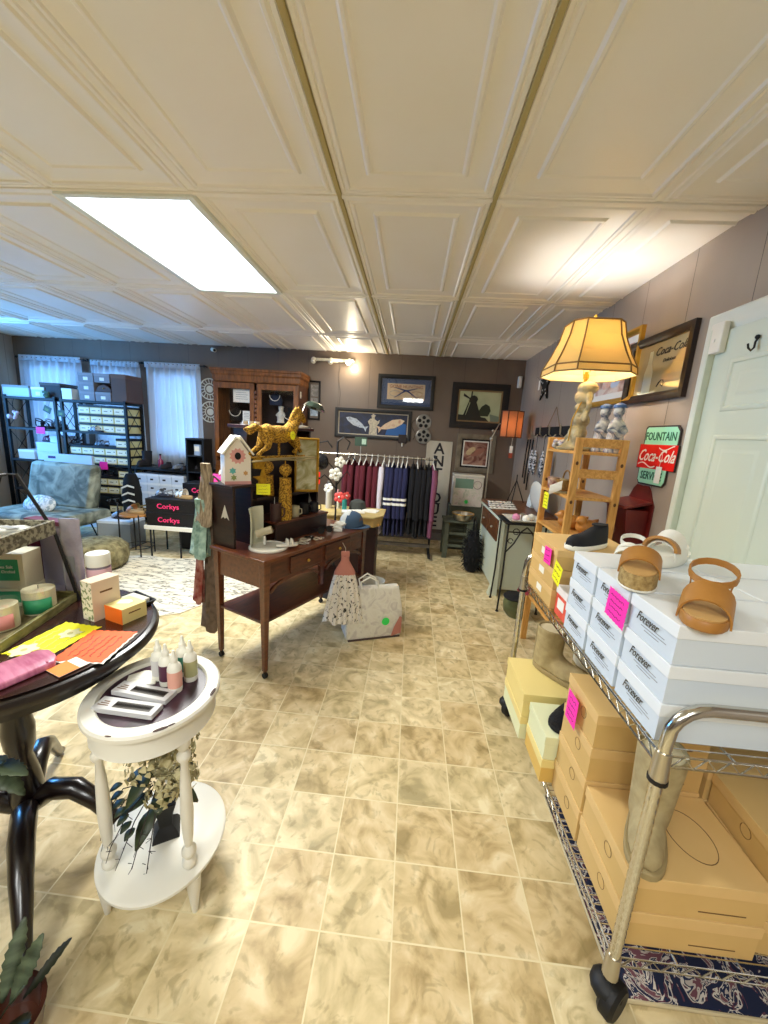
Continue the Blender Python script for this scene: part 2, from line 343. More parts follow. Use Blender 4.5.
def boot(label, loc, rz, L=.27, W=.10, H_=.25, up=None, sole=None, group=None, tab=None, lean=0):
    t = thing('boot', label, 'boot', loc, group=group, rot=(0, lean, rz))
    mb = MB(); sole_mb(mb, L, W*1.08, .022); mb.build('sole', sole, t)
    mb = shoe_mb(L*.96, W, .115, .065, .018); mb.lathe([(.048, .02), (.052, .10), (.056, .17), (.060, H_), (.052, H_), (.046, H_-.03)], (L*.25, 0, 0), 18, sx=1.12)
    mb.build('upper', up, t, remesh=.008)
    mb = MB(); mb.lathe([(.050, H_-.02), (.050, H_-.012)], (L*.25, 0, 0), 18, sx=1.12); mb.build('lining', mat('sherpa', '#d6cba8', .9), t)
    mb = MB(); mb.box(L*.25-.068, L*.25-.058, -.012, .012, .03, H_-.02); mb.build('back_seam', mat('boot_tape', '#9b8d6a', .8), t); return t
def shoebox(label, loc, rz, w, d, h, body, lid, group=None, name='shoe_box', lab=None, lidh=.03, over=.003, mark=None):
    """w along local x (the long side), d along local y, base at z=0, origin at centre of base; the end with the sticker faces -x"""
    t = thing(name, label, 'box', loc, rz, group)
    mb = MB(); mb.box(-w/2, w/2, -d/2, d/2, 0, h-.004); mb.build('box_body', body, t)
    mb = MB(); mb.box(-w/2-over, w/2+over, -d/2-over, d/2+over, h-lidh, h); mb.build('lid', lid, t, bev=.0015)
    if lab: lab(t, w, d, h)
    return t
def paste(o, t):   # sticker helper: o built in t's frame
    return o
# ------------------------------------------------------------------ wire cart with shoe boxes
CXL, CXR, CY0, CY1 = .60, 1.24, .765, 1.82
cart = thing('wire_cart', 'chrome wire shelf cart on casters loaded with shoe boxes', 'shelving cart', (0,0,0))
def wire_shelf(z, nm='wire_shelf'):
    mb = MB(); r = .0035
    for zz in (z-.014, z+.014):
        mb.tube([(CXL, CY0, zz), (CXR, CY0, zz), (CXR, CY1, zz), (CXL, CY1, zz)], r, 6, closed=True)
    def zig(a, b, n):
        a = Vector(a); b = Vector(b); mb.tube([tuple(a.lerp(b, i/n)+Vector((0,0,(-.014 if i % 2 else .014)))) for i in range(n+1)], .0022, 5)
    zig((CXL, CY0, z), (CXL, CY1, z), 44); zig((CXR, CY0, z), (CXR, CY1, z), 44); zig((CXL, CY0, z), (CXR, CY0, z), 26); zig((CXL, CY1, z), (CXR, CY1, z), 26)
    n = 48
    for i in range(1, n): y = CY0+(CY1-CY0)*i/n; mb.tube([(CXL, y, z+.016), (CXR, y, z+.016)], .0016, 4)
    for x in (CXL+.16, (CXL+CXR)/2, CXR-.16): mb.tube([(x, CY0, z+.011), (x, CY1, z+.011)], .003, 5)
    return mb.build(nm, chrome, cart)
ZL, ZT = .145, .745
wire_shelf(ZL); wire_shelf(ZT)
for y, s in ((CY0-.005, -1), (CY1+.005, 1)):
    zt = .885 if s < 0 else .90; mb = MB(); pts = [(CXL, y, .075)]+[(CXL, y, .10+.007*i) for i in range(100)]
    for i in range(1, 6): a = PI/2*i/5; pts.append((CXL+.075*(1-math.cos(a)), y, .81+.075*math.sin(a)+(zt-.885)))
    pts += [(CXR-.075+.075*math.sin(PI/2*i/5), y, zt-.075*(1-math.cos(PI/2*i/5))) for i in range(0, 6)]
    pts += [(CXR, y, .075)]
    rr_ = [.0135]+[.0122 if i % 4 == 0 else .0135 for i in range(100)]; rr_ += [.0135]*(len(pts)-101)
    mb.tube(pts, rr_, 12); mb.build('handle_post', chrome, cart)
    for x in (CXL, CXR):
        mb = MB(); mb.cyl((x, y, ZT-.04), (x, y, ZT+.03), .019, .016); h = mb.build('post_collar', silver, cart)
        mb = MB(); mb.cyl((x, y, ZT-.048), (x, y, ZT-.038), .0205); mb.build('black_strap', black, cart)
        mb = MB(); mb.cyl((x, y, ZL-.035), (x, y, ZL+.03), .019, .016); mb.build('post_collar', silver, cart)
for x in (CXL, CXR):
    for y in (CY0, CY1):
        yy = y-.004 if y == CY0 else y+.004
        mb = MB(); mb.lathe([(.004, -.020), (.038, -.020), (.046, -.012), (.046, .012), (.038, .020), (.004, .020)], (0,0,0), 20)
        wz = mb.build('caster_wheel', black, cart, (x+.012, yy-.012, .0465), (R(90), 0, R(35)))
        mb = MB(); mb.sph((x, yy, .066), .040, 12, (1, 1.0, .7)); mb.cyl((x, yy, .07), (x, yy, .10), .013); mb.build('caster_hood', black, cart)

def forever(t, w, d, h):
    text('Forever', .033, mat('olive_ink', '#4a463a', .6), t, (-w/2-.0035, d*.08, h*.54), '-X', shear=.45, sx=.78)
    for k, (a, z) in enumerate(((.052, .40), (.06, .32), (.035, .24))):
        mb = MB(); mb.box(-w/2-.0008, -w/2, -a+.0, a*.6, h*z, h*z+.0016); mb.build('small_print', mat('grey_print', '#8d8f90', .6), t)
def fl(s): return s
wb_lid = mat('white_card_lid', '#e4e9ec', .45)
cols = [(.80, .988), (.992, 1.175), (1.18, 1.352)]; hh = .097; cn = ['nearest', 'middle', 'farthest']; rn = ['lowest', 'second', 'topmost']
for ci, (a, b) in enumerate(cols):
    for k in range(3):
        for side in (0, 1):
            X = .77+(0.335)*side
            lb = ('white shoe box, %s of three, outer stack %s the cart handle' if not side else 'white shoe box, %s, inner stack by the door, %s the handle') % (rn[k], ['nearest', 'one away from', 'farthest from'][ci])
            hk = hh-.002
            shoebox(lb, (X, (a+b)/2, ZT+.018+k*hh), 0, .325, b-a-.012, hk, card_w, wb_lid, 'white shoe boxes on the cart', lab=forever if not side else None, lidh=.032)
# pink note taped on the middle column
def note(label, loc, rx, w, h, m, lines=4, seed=0, rot=None, cat='price note', name='paper_note', scal=True, face='-X', group=None, txt=None):
    t = thing(name, label, cat, loc, rot=rot or FACE[face], group=group)
    mb = MB(); n = 12; P = []
    for (a, b, c, d) in ((-1,-1,1,-1), (1,-1,1,1), (1,1,-1,1), (-1,1,-1,-1)):
        for i in range(n):
            u = i/n; x = (a+(c-a)*u)*w/2; y = (b+(d-b)*u)*h/2; k = (1 if not scal or i % 2 == 0 else .955); P.append((x*k, y*k))
    mb.prism(P, 0, .0012); mb.build('card', m, t)
    rnd = random.Random(seed); mb = MB()
    for i in range(lines):
        y = h*(.30-.6*i/max(1, lines-1)); x = -w*.36; pts = []
        while x < w*.34: pts.append((x, y+rnd.uniform(-.16, .2)*h/lines*.8, .0016)); x += w*.035
        mb.tube(pts, max(.0007, w*.007), 4)
    mb.build('handwriting', mat('pen_ink', '#5a2230', .6) if txt is None else txt, t); return t
note('neon pink paper note taped to the middle white shoe boxes', (.598, 1.03, .985), 0, .10, .085, pinkp, seed=1, rot=(R(90), R(4), R(-90)))
note('neon pink note taped on the tan boxes of the cart top shelf', (.594, 1.56, .965), 0, .075, .07, pinkp, seed=2, rot=(R(90), R(-3), R(-90)), lines=3)
note('neon yellow note taped above the red shoe box', (.590, 1.43, .935), 0, .075, .08, yellowp, seed=3, rot=(R(90), R(12), R(-90)), lines=3)
note('neon pink note on the tan boot boxes of the lower cart shelf', (.598, 1.165, .555), 0, .075, .105, pinkp, seed=4, rot=(R(90), 0, R(-90)))
red_card = mat('red_card', '#d8402f', .5, col2='#e8604a', scale=14)
def wl(t, w, d, h): mb = MB(); mb.box(-w/2-.001, -w/2, -.03, .03, h*.25, h*.6); mb.build('sticker', paper, t)
shoebox('red shoe box standing low beside the white boxes on the cart', (.765, 1.415, ZT+.018), 0, .30, .10, .115, red_card, mat('white_red_lid', '#e9e2df', .5), lab=wl)
for k in range(3):
    shoebox('tan shoe box, %s of the far stack on the cart top shelf' % rn[k], (.765, 1.635, ZT+.018+k*.083), 0, .32, .29, .081, tan, tan_lid, 'tan boxes on the cart top shelf', lab=wl, lidh=.028)
shoebox('white shoe box with flat lid supporting the slingback sandals', (1.09, 1.50, ZT+.018), 0, .28, .25, .20, card_w, wb_lid, lidh=.035)
# shoes on the cart top
TOP = ZT+.018+3*hh
tan_l = mat('tan_leather', '#a5702f', .45, col2='#b27c38', scale=20); jute = mat('jute', '#b59a63', .9, col2='#8e7343', scale=90, bump=.6, bscale=150)
sandal('sandal', 'tan leather flat sandal with ankle strap on the nearest white box', (.765, .952, TOP), R(-128), .225, .090, .024, tan_l, tan_l, bands=((.66, .062, .046),), ankle=.075, insole=mat('tan_insole', '#c49a5c', .6))
t = sandal('wedge_sandal', 'tan wedge sandal with jute midsole and white bottom on white box', (.725, 1.175, TOP), R(-121), .235, .092, .045, jute, tan_l, heel=.02, bands=((.66, .055, .040),), insole=mat('tan_insole', '#c49a5c', .6))
mb = MB(); sole_mb(mb, .235, .096, .010); mb.build('outsole', white, t)
t = sandal('slide_sandal', 'white wedge slide with tan band behind the jute sandal', (.955, 1.34, TOP), R(-145), .20, .085, .038, white, white, heel=.02, bands=((.62, .07, .05),))
mb = MB(); mb.strip([(.155, -.047*math.cos(PI*i/10), .05+.04*math.sin(PI*i/10)) for i in range(11)], (1,0,.2), .03, .009); mb.build('trim_band', tan_l, t)
shoe('sneaker', 'black knit sneaker with white sole on the tan boxes', (.84, 1.62, ZT+.018+3*.083), R(-148), .235, .085, .078, mat('black_knit', '#15161c', .85), white)
for i, (x, y, r, lb) in enumerate(((.90, 1.52, -125, 'white strappy slingback sandal beside the black sneaker'), (1.10, 1.55, -135, 'white strappy slingback sandal, farther of the pair'))):
    sandal('slingback_sandal', lb, (x, y, ZT+.018+(.249 if i == 0 else .20)), R(r), .23, .08, .018, white, white, bands=((.75, .02, .035), (.6, .02, .045)), ankle=.05, insole=jute, group='white strappy slingbacks')
# lower shelf
Z0 = ZL+.018
cream_b = mat('cream_card', '#e8d48a', .6); cream2 = mat('pale_green_card', '#dfe2b8', .6); ybody = mat('yellow_card_side', '#d9b25c', .6)
mk = mat('brown_print', '#6b4a26', .7)
def tanmark(t, w, d, h):
    mb = MB(); mb.tube([(-w/2-.0006, -.02+.018*math.cos(2*PI*i/14), h*.5+.018*math.sin(2*PI*i/14)) for i in range(14)], .0007, 4, closed=True); mb.build('ring_print', mk, t)
    mb = MB(); mb.box(w*.02, w*.36, -d/2-.0007, -d/2, .022, .025); mb.build('line_print', mk, t)
for k in range(2):
    b = shoebox('large tan boot box, %s of the two carrying the beige boot' % ['lower', 'upper'][k], (.79, .915, Z0+k*.112), 0, .335, .245, .11, tan, tan_lid, 'large tan boot boxes', lab=tanmark, lidh=.034)
mb = MB(); mb.tube([(.05+.055*math.cos(2*PI*i/30), .075*math.sin(2*PI*i/30), .1105) for i in range(30)], .001, 4, closed=True); mb.build('oval_print', mk, b)
for k in range(4):
    shoebox('tan shoe box, %s in the stack of four under the pink note' % ['lowest', 'second from the bottom', 'third from the bottom', 'topmost'][k], (.785, 1.148, Z0+k*.118), 0, .335, .205, .116, tan, tan_lid, 'tan boxes stacked four high', lab=tanmark, lidh=.034)
for k in range(2):
    shoebox('pale green and yellow shoe box, %s of two under the black slipper' % ['lower', 'upper'][k], (.745, 1.35, Z0+k*.10), 0, .345, .185, .098, [ybody, cream2][k], [cream_b, cream2][k], 'pale boxes under the slipper', lidh=.034)
    shoebox('pale yellow shoe box, %s of two under the far beige boot' % ['lower', 'upper'][k], (.73, 1.60, Z0+k*.11), 0, .36, .27, .108, cream2 if k == 0 else cream_b, cream_b, 'pale yellow boxes under the far boot', lidh=.034)
for i, (x, y, a) in enumerate(((1.105, .915, 0), (1.10, 1.16, 0))):
    for k in range(3-i*0):
        shoebox('tan shoe box on the inner lower shelf, %s level, %s' % (['bottom', 'middle', 'top'][k], ['near the caster', 'towards the door'][i]), (x, y, Z0+k*.108), R(-4+5*i), .27, .225, .106, tan, tan_lid, 'tan boxes along the inner side', lab=tanmark, lidh=.034)
beige = mat('beige_suede', '#a08f66', .9, col2='#b3a379', scale=30); bsole = mat('boot_sole', '#9c8a5f', .8)
boot('beige suede ankle boot on the large tan boot box behind the post', (.77, .99, Z0+.224), R(-122), up=beige, sole=bsole, H_=.25, L=.245, W=.088)
boot('beige suede ankle boot on the pale yellow boxes at the cart end', (.66, 1.71, Z0+.22), R(-50), up=beige, sole=bsole, H_=.22)
shoe('slipper', 'black fluffy slipper on the pale green shoe box', (.80, 1.44, Z0+.20), R(-140), .25, .105, .07, mat('black_fleece', '#0d0c10', 1, bump=.8, bscale=200), black_m, cat='slipper')
boot('white fur-lined boot behind the beige one under the cart shelf', (.86, 1.74, Z0+.22), R(-60), up=mat('white_suede', '#cfcdc2', .9), sole=bsole, H_=.24)

# rug under the cart
def rug_mat():
    m = bpy.data.materials.new('navy_floral_pile'); m.use_nodes = True; nt = m.node_tree; N = nt.nodes; L = nt.links; b = N['Principled BSDF']; b.inputs['Roughness'].default_value = .95
    tc = N.new('ShaderNodeTexCoord'); n = N.new('ShaderNodeTexNoise'); n.inputs['Scale'].default_value = 13; n.inputs['Detail'].default_value = 3; n.inputs['Distortion'].default_value = 2.2; L.new(tc.outputs['Object'], n.inputs[0])
    r = N.new('ShaderNodeValToRGB'); r.color_ramp.interpolation = 'CONSTANT'; e = r.color_ramp.elements; e[0].position = 0; e[0].color = lin('#141c38'); e[1].position = .52; e[1].color = lin('#c9c2b4')
    for p, c in ((.50, '#5a3340'), (.56, '#16203f'), (.60, '#b7ab9e'), (.63, '#6b4048')): q = r.color_ramp.elements.new(p); q.color = lin(c)
    L.new(n.outputs[0], r.inputs[0]); L.new(r.outputs[0], b.inputs['Base Color']); return m
t = thing('floor_rug', 'navy floral rug with beige binding under the wire cart', 'rug', (1.005, 1.06, 0))
mb = MB(); mb.box(-.355, .355, -.285, .285, .0005, .009); mb.build('pile', rug_mat(), t, bev=.003)
mb = MB(); mb.tube([(-.36, -.29, .006), (.36, -.29, .006), (.36, .29, .006), (-.36, .29, .006)], .0055, 6, closed=True); mb.build('binding', mat('beige_binding', '#c7b893', .8), t)

# ------------------------------------------------------------------ door in the right wall
wd = mat('door_paint', '#d3dccb', .38); jm = mat('door_trim_paint', '#dfe3d6', .38)
DY1 = 2.035   # outer edge of the casing, far side
D = MB(); x = X1
def casing(y0, y1, z0, z1):
    D.box(x-.018, x+.01, y0, y1, z0, z1)
prof = [(0, .010), (.012, .022), (.03, .016), (.055, .020), (.075, .012), (.085, .008)]
mb = MB()
rings = []
for i, d in prof: rings.append([(x-d, 2.035-i, 0), (x-d, 2.035-i, 2.04-i), (x-d, .95+i, 2.04-i), (x-d, .95+i, 0)])
mb.loft(rings, closed=False, cap=False); mb.add([(x, 2.035, 0), (x, 2.035, 2.04), (x, .95, 2.04), (x, .95, 0)]+rings[0], [(0,1,5,4), (1,2,6,5), (2,3,7,6)])
tr = mb.build('door_1', jm); tr['kind'] = 'structure'; 
mb = MB(); a, b, z1 = 1.03, 1.945, 1.95
mb.box(x-.022, x+.01, a, b, .01, z1)
mb.box(x-.05, x, b+.0, b+.012, 0, z1+.012); 
dl = mb.build('door_leaf', wd, tr, bev=.002)
mb = MB()
def panel(y0, y1, z0, z1):
    pr = [(0, -.0225), (.006, -.027), (.018, -.027), (.026, -.018), (.045, -.018), (.075, -.026)]
    rg = [[(x+d, y0+i, z0+i), (x+d, y1-i, z0+i), (x+d, y1-i, z1-i), (x+d, y0+i, z1-i)] for i, d in pr]
    mb.loft(rg, cap=False); mb.add(rg[-1], [(0,1,2,3)])
for y0, y1 in ((1.53, 1.84), (1.12, 1.43)):
    panel(y0, y1, 1.60, 1.82); panel(y0, y1, .78, 1.50); panel(y0, y1, .15, .62)
pn = mb.build('door_panel', wd, tr)
mb = MB(); mb.lathe([(.030, 0), (.030, .004), (.010, .008), (.010, .020), (.024, .028), (.027, .040), (.020, .052), (.002, .055)], (0,0,0), 18)
mb.build('door_knob', mat('dark_bronze', '#3a332b', .3, .8), tr, (x-.022, 1.875, .955), (0, R(-90), 0))
mb = MB(); mb.lathe([(.028, 0), (.026, .010), (.012, .014), (.010, .022)], (0,0,0), 16)
mb.build('deadbolt', mat('dark_bronze', '#3a332b', .3, .8), tr, (x-.022, 1.875, 1.06-.28), (0, R(-90), 0))
t = thing('door_closer', 'small white box fixed to the top corner of the door frame', 'door sensor', (X1-.022, 1.925, 1.93))
mb = MB(); mb.box(-.028, 0, -.04, .035, -.075, .055); mb.build('housing', white, t, bev=.005)
mb = MB(); mb.cyl((-.029, .0, -.02), (-.032, .0, -.02), .008); mb.build('button', paper, t)
t = thing('coat_hook', 'small black hook screwed to the white door', 'hook', (X1-.022, 1.72, 1.85))
mb = MB(); mb.sph((-.008, 0, .03), .009, 8); mb.tube([(-.004, 0, .03), (-.012, 0, .01), (-.012, 0, -.01), (-.022, .0, -.022), (-.034, .0, -.012), (-.038, .0, .004)], .004, 6); mb.build('hook_body', black, t)

# ------------------------------------------------------------------ pictures and sign on the right wall
def picture(label, loc, face, w, h, fw_, fm, layers, depth=.025, cat='framed picture', name='picture_frame', tilt=0, liner=None, glassy=False, group=None):
    """layers: list of (mesh builder, material) drawn on the picture plane; local x right, y up, z towards the viewer"""
    e = Euler(FACE[face]).to_matrix(); e = (e @ Matrix.Rotation(tilt, 3, 'Z')).to_euler()
    t = thing(name, label, cat, loc, rot=e, group=group)
    mb = MB(); rg = [[(-a, -b, z), (a, -b, z), (a, b, z), (-a, b, z)] for a, b, z in ((w/2, h/2, 0), (w/2, h/2, depth), (w/2-fw_*.45, h/2-fw_*.45, depth+.004), (w/2-fw_, h/2-fw_, depth*.7), (w/2-fw_, h/2-fw_, 0))]
    mb.loft(rg, cap=False); mb.build('frame', fm, t)
    if liner:
        lw, lm = liner; a0, b0 = w/2-fw_, h/2-fw_; mb = MB(); rg = [[(-a, -b, z), (a, -b, z), (a, b, z), (-a, b, z)] for a, b, z in ((a0, b0, depth*.65), (a0-lw, b0-lw, depth*.5), (a0-lw, b0-lw, .004))]
        mb.loft(rg, cap=False); mb.build('liner', lm, t)
    for i, (nm, l, m) in enumerate(layers): l.T = Matrix.Identity(4); l.build(nm, m, t)
    if glassy: mb = MB(); mb.box(-w/2+fw_, w/2-fw_, -h/2+fw_, h/2-fw_, depth*.55, depth*.55+.001); mb.build('glazing', glass, t)
    return t
def rect(x0, x1, y0, y1, z=.004, th=.001): mb = MB(); mb.box(x0, x1, y0, y1, z, z+th); return mb
def poly(p, z=.005, th=.001): return MB().prism(p, z, z+th)
def pic_mat(name, cols, scale=6, distort=1.5, rough=.5):
    m = mat(name, cols[0], rough, col2=cols[-1], scale=scale, distort=distort, lo=.2, hi=.8)
    r = [n for n in m.node_tree.nodes if n.type == 'VALTORGB'][0]
    for i, c in enumerate(cols[1:-1]): q = r.color_ramp.elements.new(.3+.4*(i+.5)/max(1, len(cols)-2)); q.color = lin(c)
    return m
ell = lambda cx, cy, a, b, n=24, r=0: [(cx+a*math.cos(2*PI*i/n)*math.cos(r)-b*math.sin(2*PI*i/n)*math.sin(r), cy+a*math.cos(2*PI*i/n)*math.sin(r)+b*math.sin(2*PI*i/n)*math.cos(r)) for i in range(n)]
# mirror with printed lettering
w_, h_ = .575, .37
mirror = mat('mirror_pale_reflection', '#e2dcbc', .06, .55)  # pale tint paints the reflected lampshade and ceiling into the mirror
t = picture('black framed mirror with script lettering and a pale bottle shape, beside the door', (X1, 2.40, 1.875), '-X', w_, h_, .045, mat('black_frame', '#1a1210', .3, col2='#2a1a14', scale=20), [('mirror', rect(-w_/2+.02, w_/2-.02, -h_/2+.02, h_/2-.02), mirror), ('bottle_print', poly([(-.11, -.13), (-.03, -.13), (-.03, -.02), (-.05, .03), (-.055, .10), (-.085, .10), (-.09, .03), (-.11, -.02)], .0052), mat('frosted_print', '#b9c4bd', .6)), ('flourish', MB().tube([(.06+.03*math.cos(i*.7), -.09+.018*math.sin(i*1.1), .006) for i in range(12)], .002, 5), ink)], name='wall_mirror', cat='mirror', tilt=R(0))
text('Coca-Cola', .062, ink, t, (.10, .085, .0062), rot=(0,0,0), shear=.4, bold=.0006); text('Delicious', .028, ink, t, (.10, .03, .0062), rot=(0,0,0), shear=.4)
t = picture('gold framed floral picture with white mat, partly behind the lampshade', (X1, 2.90, 1.93), '-X', .62, .45, .03, gold, [('mat_board', rect(-.29, .29, -.205, .205), paper), ('print', rect(-.22, .22, -.145, .145, .0052), pic_mat('rose_print', ['#3a2c26', '#c79a86', '#e8d9cc', '#8a7466'], 7)), ('sleeping_form', poly(ell(-.02, -.05, .11, .045, r=.4), .0064), pic_mat('pink_print', ['#d88f80', '#e9c3ae', '#c9d4e0'], 20)), ('pale_form', poly(ell(.06, -.08, .06, .03, r=.2), .0072), mat('pale_print', '#c5cedd', .6))], liner=(.008, gold))
# enamel sign
t = thing('enamel_sign', 'green and red enamel soda sign hanging beside the door frame', 'sign', (X1-.004, 2.24, 1.385), rot=FACE['-X'])
gm = mat('mint_enamel', '#9fe0bd', .3); rm = mat('red_enamel', '#e3140c', .3); gt = mat('dark_green_enamel', '#0d5a3a', .4); rust = mat('rust_edge', '#2c211c', .6)
mb = MB(); mb.prism([(-.135,.155),(-.12,.165),(.14,.165),(.165,.14),(.165,.06),(.175,.06),(.175,-.075),(.12,-.075),(.12,-.14),(.10,-.165),(-.115,-.165),(-.135,-.14),(-.135,-.075),(-.165,-.075),(-.165,.06),(-.135,.06)], 0, .005); mb.build('back_plate', rust, t)
mb = MB(); mb.prism([(-.125,.062),(-.125,.145),(-.11,.157),(.13,.157),(.155,.132),(.155,.062)], .005, .0065); mb.build('top_panel', gm, t)
mb = MB(); mb.box(-.160, .168, -.072, .062, .005, .0065); mb.build('middle_panel', rm, t)
mb = MB(); mb.prism([(-.128,-.072),(.112,-.072),(.112,-.135),(.095,-.157),(-.11,-.157),(-.128,-.138)], .005, .0065); mb.build('bottom_panel', gm, t)
text('FOUNTAIN', .062, gt, t, (.01, .105, .007), rot=(0,0,0), bold=.001, sx=.85); text('SERVICE', .062, gt, t, (-.01, -.113, .007), rot=(0,0,0), bold=.001, sx=.85)
cc = text('Coca-Cola', .092, white, t, (0, -.002, .007), rot=(0,0,0), shear=.45, bold=.0008, sx=.80)
mb = MB(); mb.strip([(-.15+.02*i, -.052+.012*math.sin(i*.75), .0075) for i in range(9)], (0,1,0), .006, .0006); mb.build('swash', white, t)
mb = MB(); mb.strip([(.02+.014*i, .045-.012*math.sin(i*.5), .0075) for i in range(10)], (0,1,0), .006, .0006); mb.build('swash', white, t)
t = thing('price_tag', 'white paper price tag hanging from the enamel sign', 'price tag', (X1-.016, 2.18, 1.285), rot=FACE['-X'])
mb = MB(); mb.box(-.024, .024, -.045, .045, 0, .001); mb.build('tag_card', paper, t); mb = MB(); mb.tube([(0, .042, .001), (.01, .09, .001), (.005, .13, .001)], .001, 4); mb.build('string', paper, t)
# dark red metal mailbox
t = thing('metal_mailbox', 'dark red metal wall box with scalloped back on the wall below the sign', 'mailbox', (X1, 2.31, .78))
dr = mat('dark_red_paint', '#5c1412', .35, col2='#74201a', scale=6)
mb = MB(); mb.prism([(-.135,0),(.135,0),(.135,.33)]+[(.135-.027*i, .33+.10*math.sin(PI*i/10)**1.2+.03*math.sin(PI*i/5)**2) for i in range(1, 10)]+[(-.135,.33)], 0, .008); mb.build('back_plate', dr, t, rot=FACE['-X'])
mb = MB(); rg = [[(-.008, -.11, z), (-.008-d, -.11, z), (-.008-d, .11, z), (-.008, .11, z)] for z, d in ((.02, .09), (.30, .125))]; mb.loft(rg); mb.build('bin', dr, t, bev=.004)
mb = MB(); rg = [[(-.008, -.125, z+.035), (-.008-.145, -.125, z), (-.008-.145, .125, z), (-.008, .125, z+.035)] for z in (.302, .318)]; mb.loft(rg); mb.build('lid', dr, t, bev=.004)
mb = MB(); mb.tube([(-.128+.0*i, .03*math.cos(i*.9)*(1-i/20), .16+.03*math.sin(i*.9)) for i in range(14)], .0014, 4); mb.build('scroll_print', mat('faded_gilt', '#a0705a', .5), t)
t = thing('price_tag', 'white paper price tag hanging from the dark red wall box', 'price tag', (X1-.17, 2.26, .985), rot=FACE['-X'])
mb = MB(); mb.box(-.03, .03, -.05, .05, 0, .001); mb.build('tag_card', paper, t); mb = MB(); mb.tube([(0, .047, .001), (.0, .09, .002), (.002, .14, .003)], .001, 4); mb.build('string', paper, t)
# ------------------------------------------------------------------ things on the back wall (y = 5.2)
W = YB
frame_k = mat('black_lacquer_frame', '#08070a', .5); navy = mat('navy_mat_board', '#1a3f72', .5)
# crossed rifles picture
w_, h_ = .74, .43
t = picture('black framed picture with blue mat and crossed rifles under red lettering', (-.125, W, 1.955), '-Y', w_, h_, .05, frame_k,
  [('mat_board', rect(-w_/2+.03, w_/2-.03, -h_/2+.03, h_/2-.03), navy), ('print', rect(-.245, .245, -.095, .105, .0052), pic_mat('aged_print', ['#b9a183', '#cdb797', '#a8906f'], 10)),
   ('rifle', MB().tube([(-.15, -.07, .008), (-.02, .015, .008), (.15, .055, .008)], [.003, .011, .004], 5), mat('blue_print', '#23356e', .5)),
   ('rifle', MB().tube([(.15, -.07, .010), (.02, .015, .010), (-.15, .055, .010)], [.003, .011, .004], 5), _M['blue_print']),
   ('wreath', MB().tube([(.14+.075*math.cos(i*.55), -.02+.035*math.sin(i*.55), .0075) for i in range(11)], .003, 4, closed=True), mat('brown_red_print', '#8a4536', .6)),
   ('wreath', MB().tube([(-.14+.075*math.cos(i*.55), -.02+.035*math.sin(i*.55), .0075) for i in range(11)], .003, 4, closed=True), mat('grey_blue_print', '#7f8a99', .6))], glassy=True)
text('GONE HUNTING', .058, _M['brown_red_print'], t, (0, .068, .0065), rot=(0,0,0), bold=.0006, sx=.98)
# long fish picture
w_, h_ = 1.02, .385
def fishpoly(L, Hh, x, y, flip=1, r=0):
    p = [(-.5,.0),(-.38,.32),(-.1,.5),(.2,.32),(.36,.1),(.5,.45),(.46,0),(.5,-.4),(.36,-.1),(.2,-.28),(-.1,-.42),(-.38,-.25)]
    return [(x+flip*(a*L*math.cos(r)-b*Hh*math.sin(r)), y+a*L*math.sin(r)+b*Hh*math.cos(r)) for a, b in p]
t = picture('wide black framed dark picture of an angler between two leaping fish', (-.535, W, 1.527), '-Y', w_, h_, .045, frame_k,
  [('print', rect(-w_/2+.03, w_/2-.03, -h_/2+.03, h_/2-.03), pic_mat('deep_blue_print', ['#0c0d1a', '#141b33', '#1d2c55', '#0d0e18'], 5)),
   ('water', poly([(.17, -.13), (.44, -.13), (.44, .02), (.30, .05), (.20, -.02)], .0054), mat('bright_blue_print', '#1c5fa8', .5)),
   ('fish', poly(fishpoly(.32, .10, -.22, .0, 1, -.45), .0066), pic_mat('silver_fish', ['#5a6b86', '#c9d6e6', '#2d3850'], 14)),
   ('fish', poly(fishpoly(.38, .12, .24, .0, -1, -.35), .0066), pic_mat('trout', ['#b5493a', '#e8d5b4', '#d9a08a'], 12)),
   ('angler', poly([(-.05,-.14),(-.045,-.02),(-.07,.03),(-.04,.07),(-.02,.07),(-.02,.10),(-.035,.105),(.0,.135),(.035,.11),(.02,.10),(.02,.065),(.06,.04),(.09,.06),(.08,.02),(.05,-.02),(.06,-.14)], .0078), pic_mat('angler_print', ['#16161e', '#d6cdb8', '#2a2a34'], 18))], liner=(.012, mat('pewter_liner', '#a59c8a', .4)))
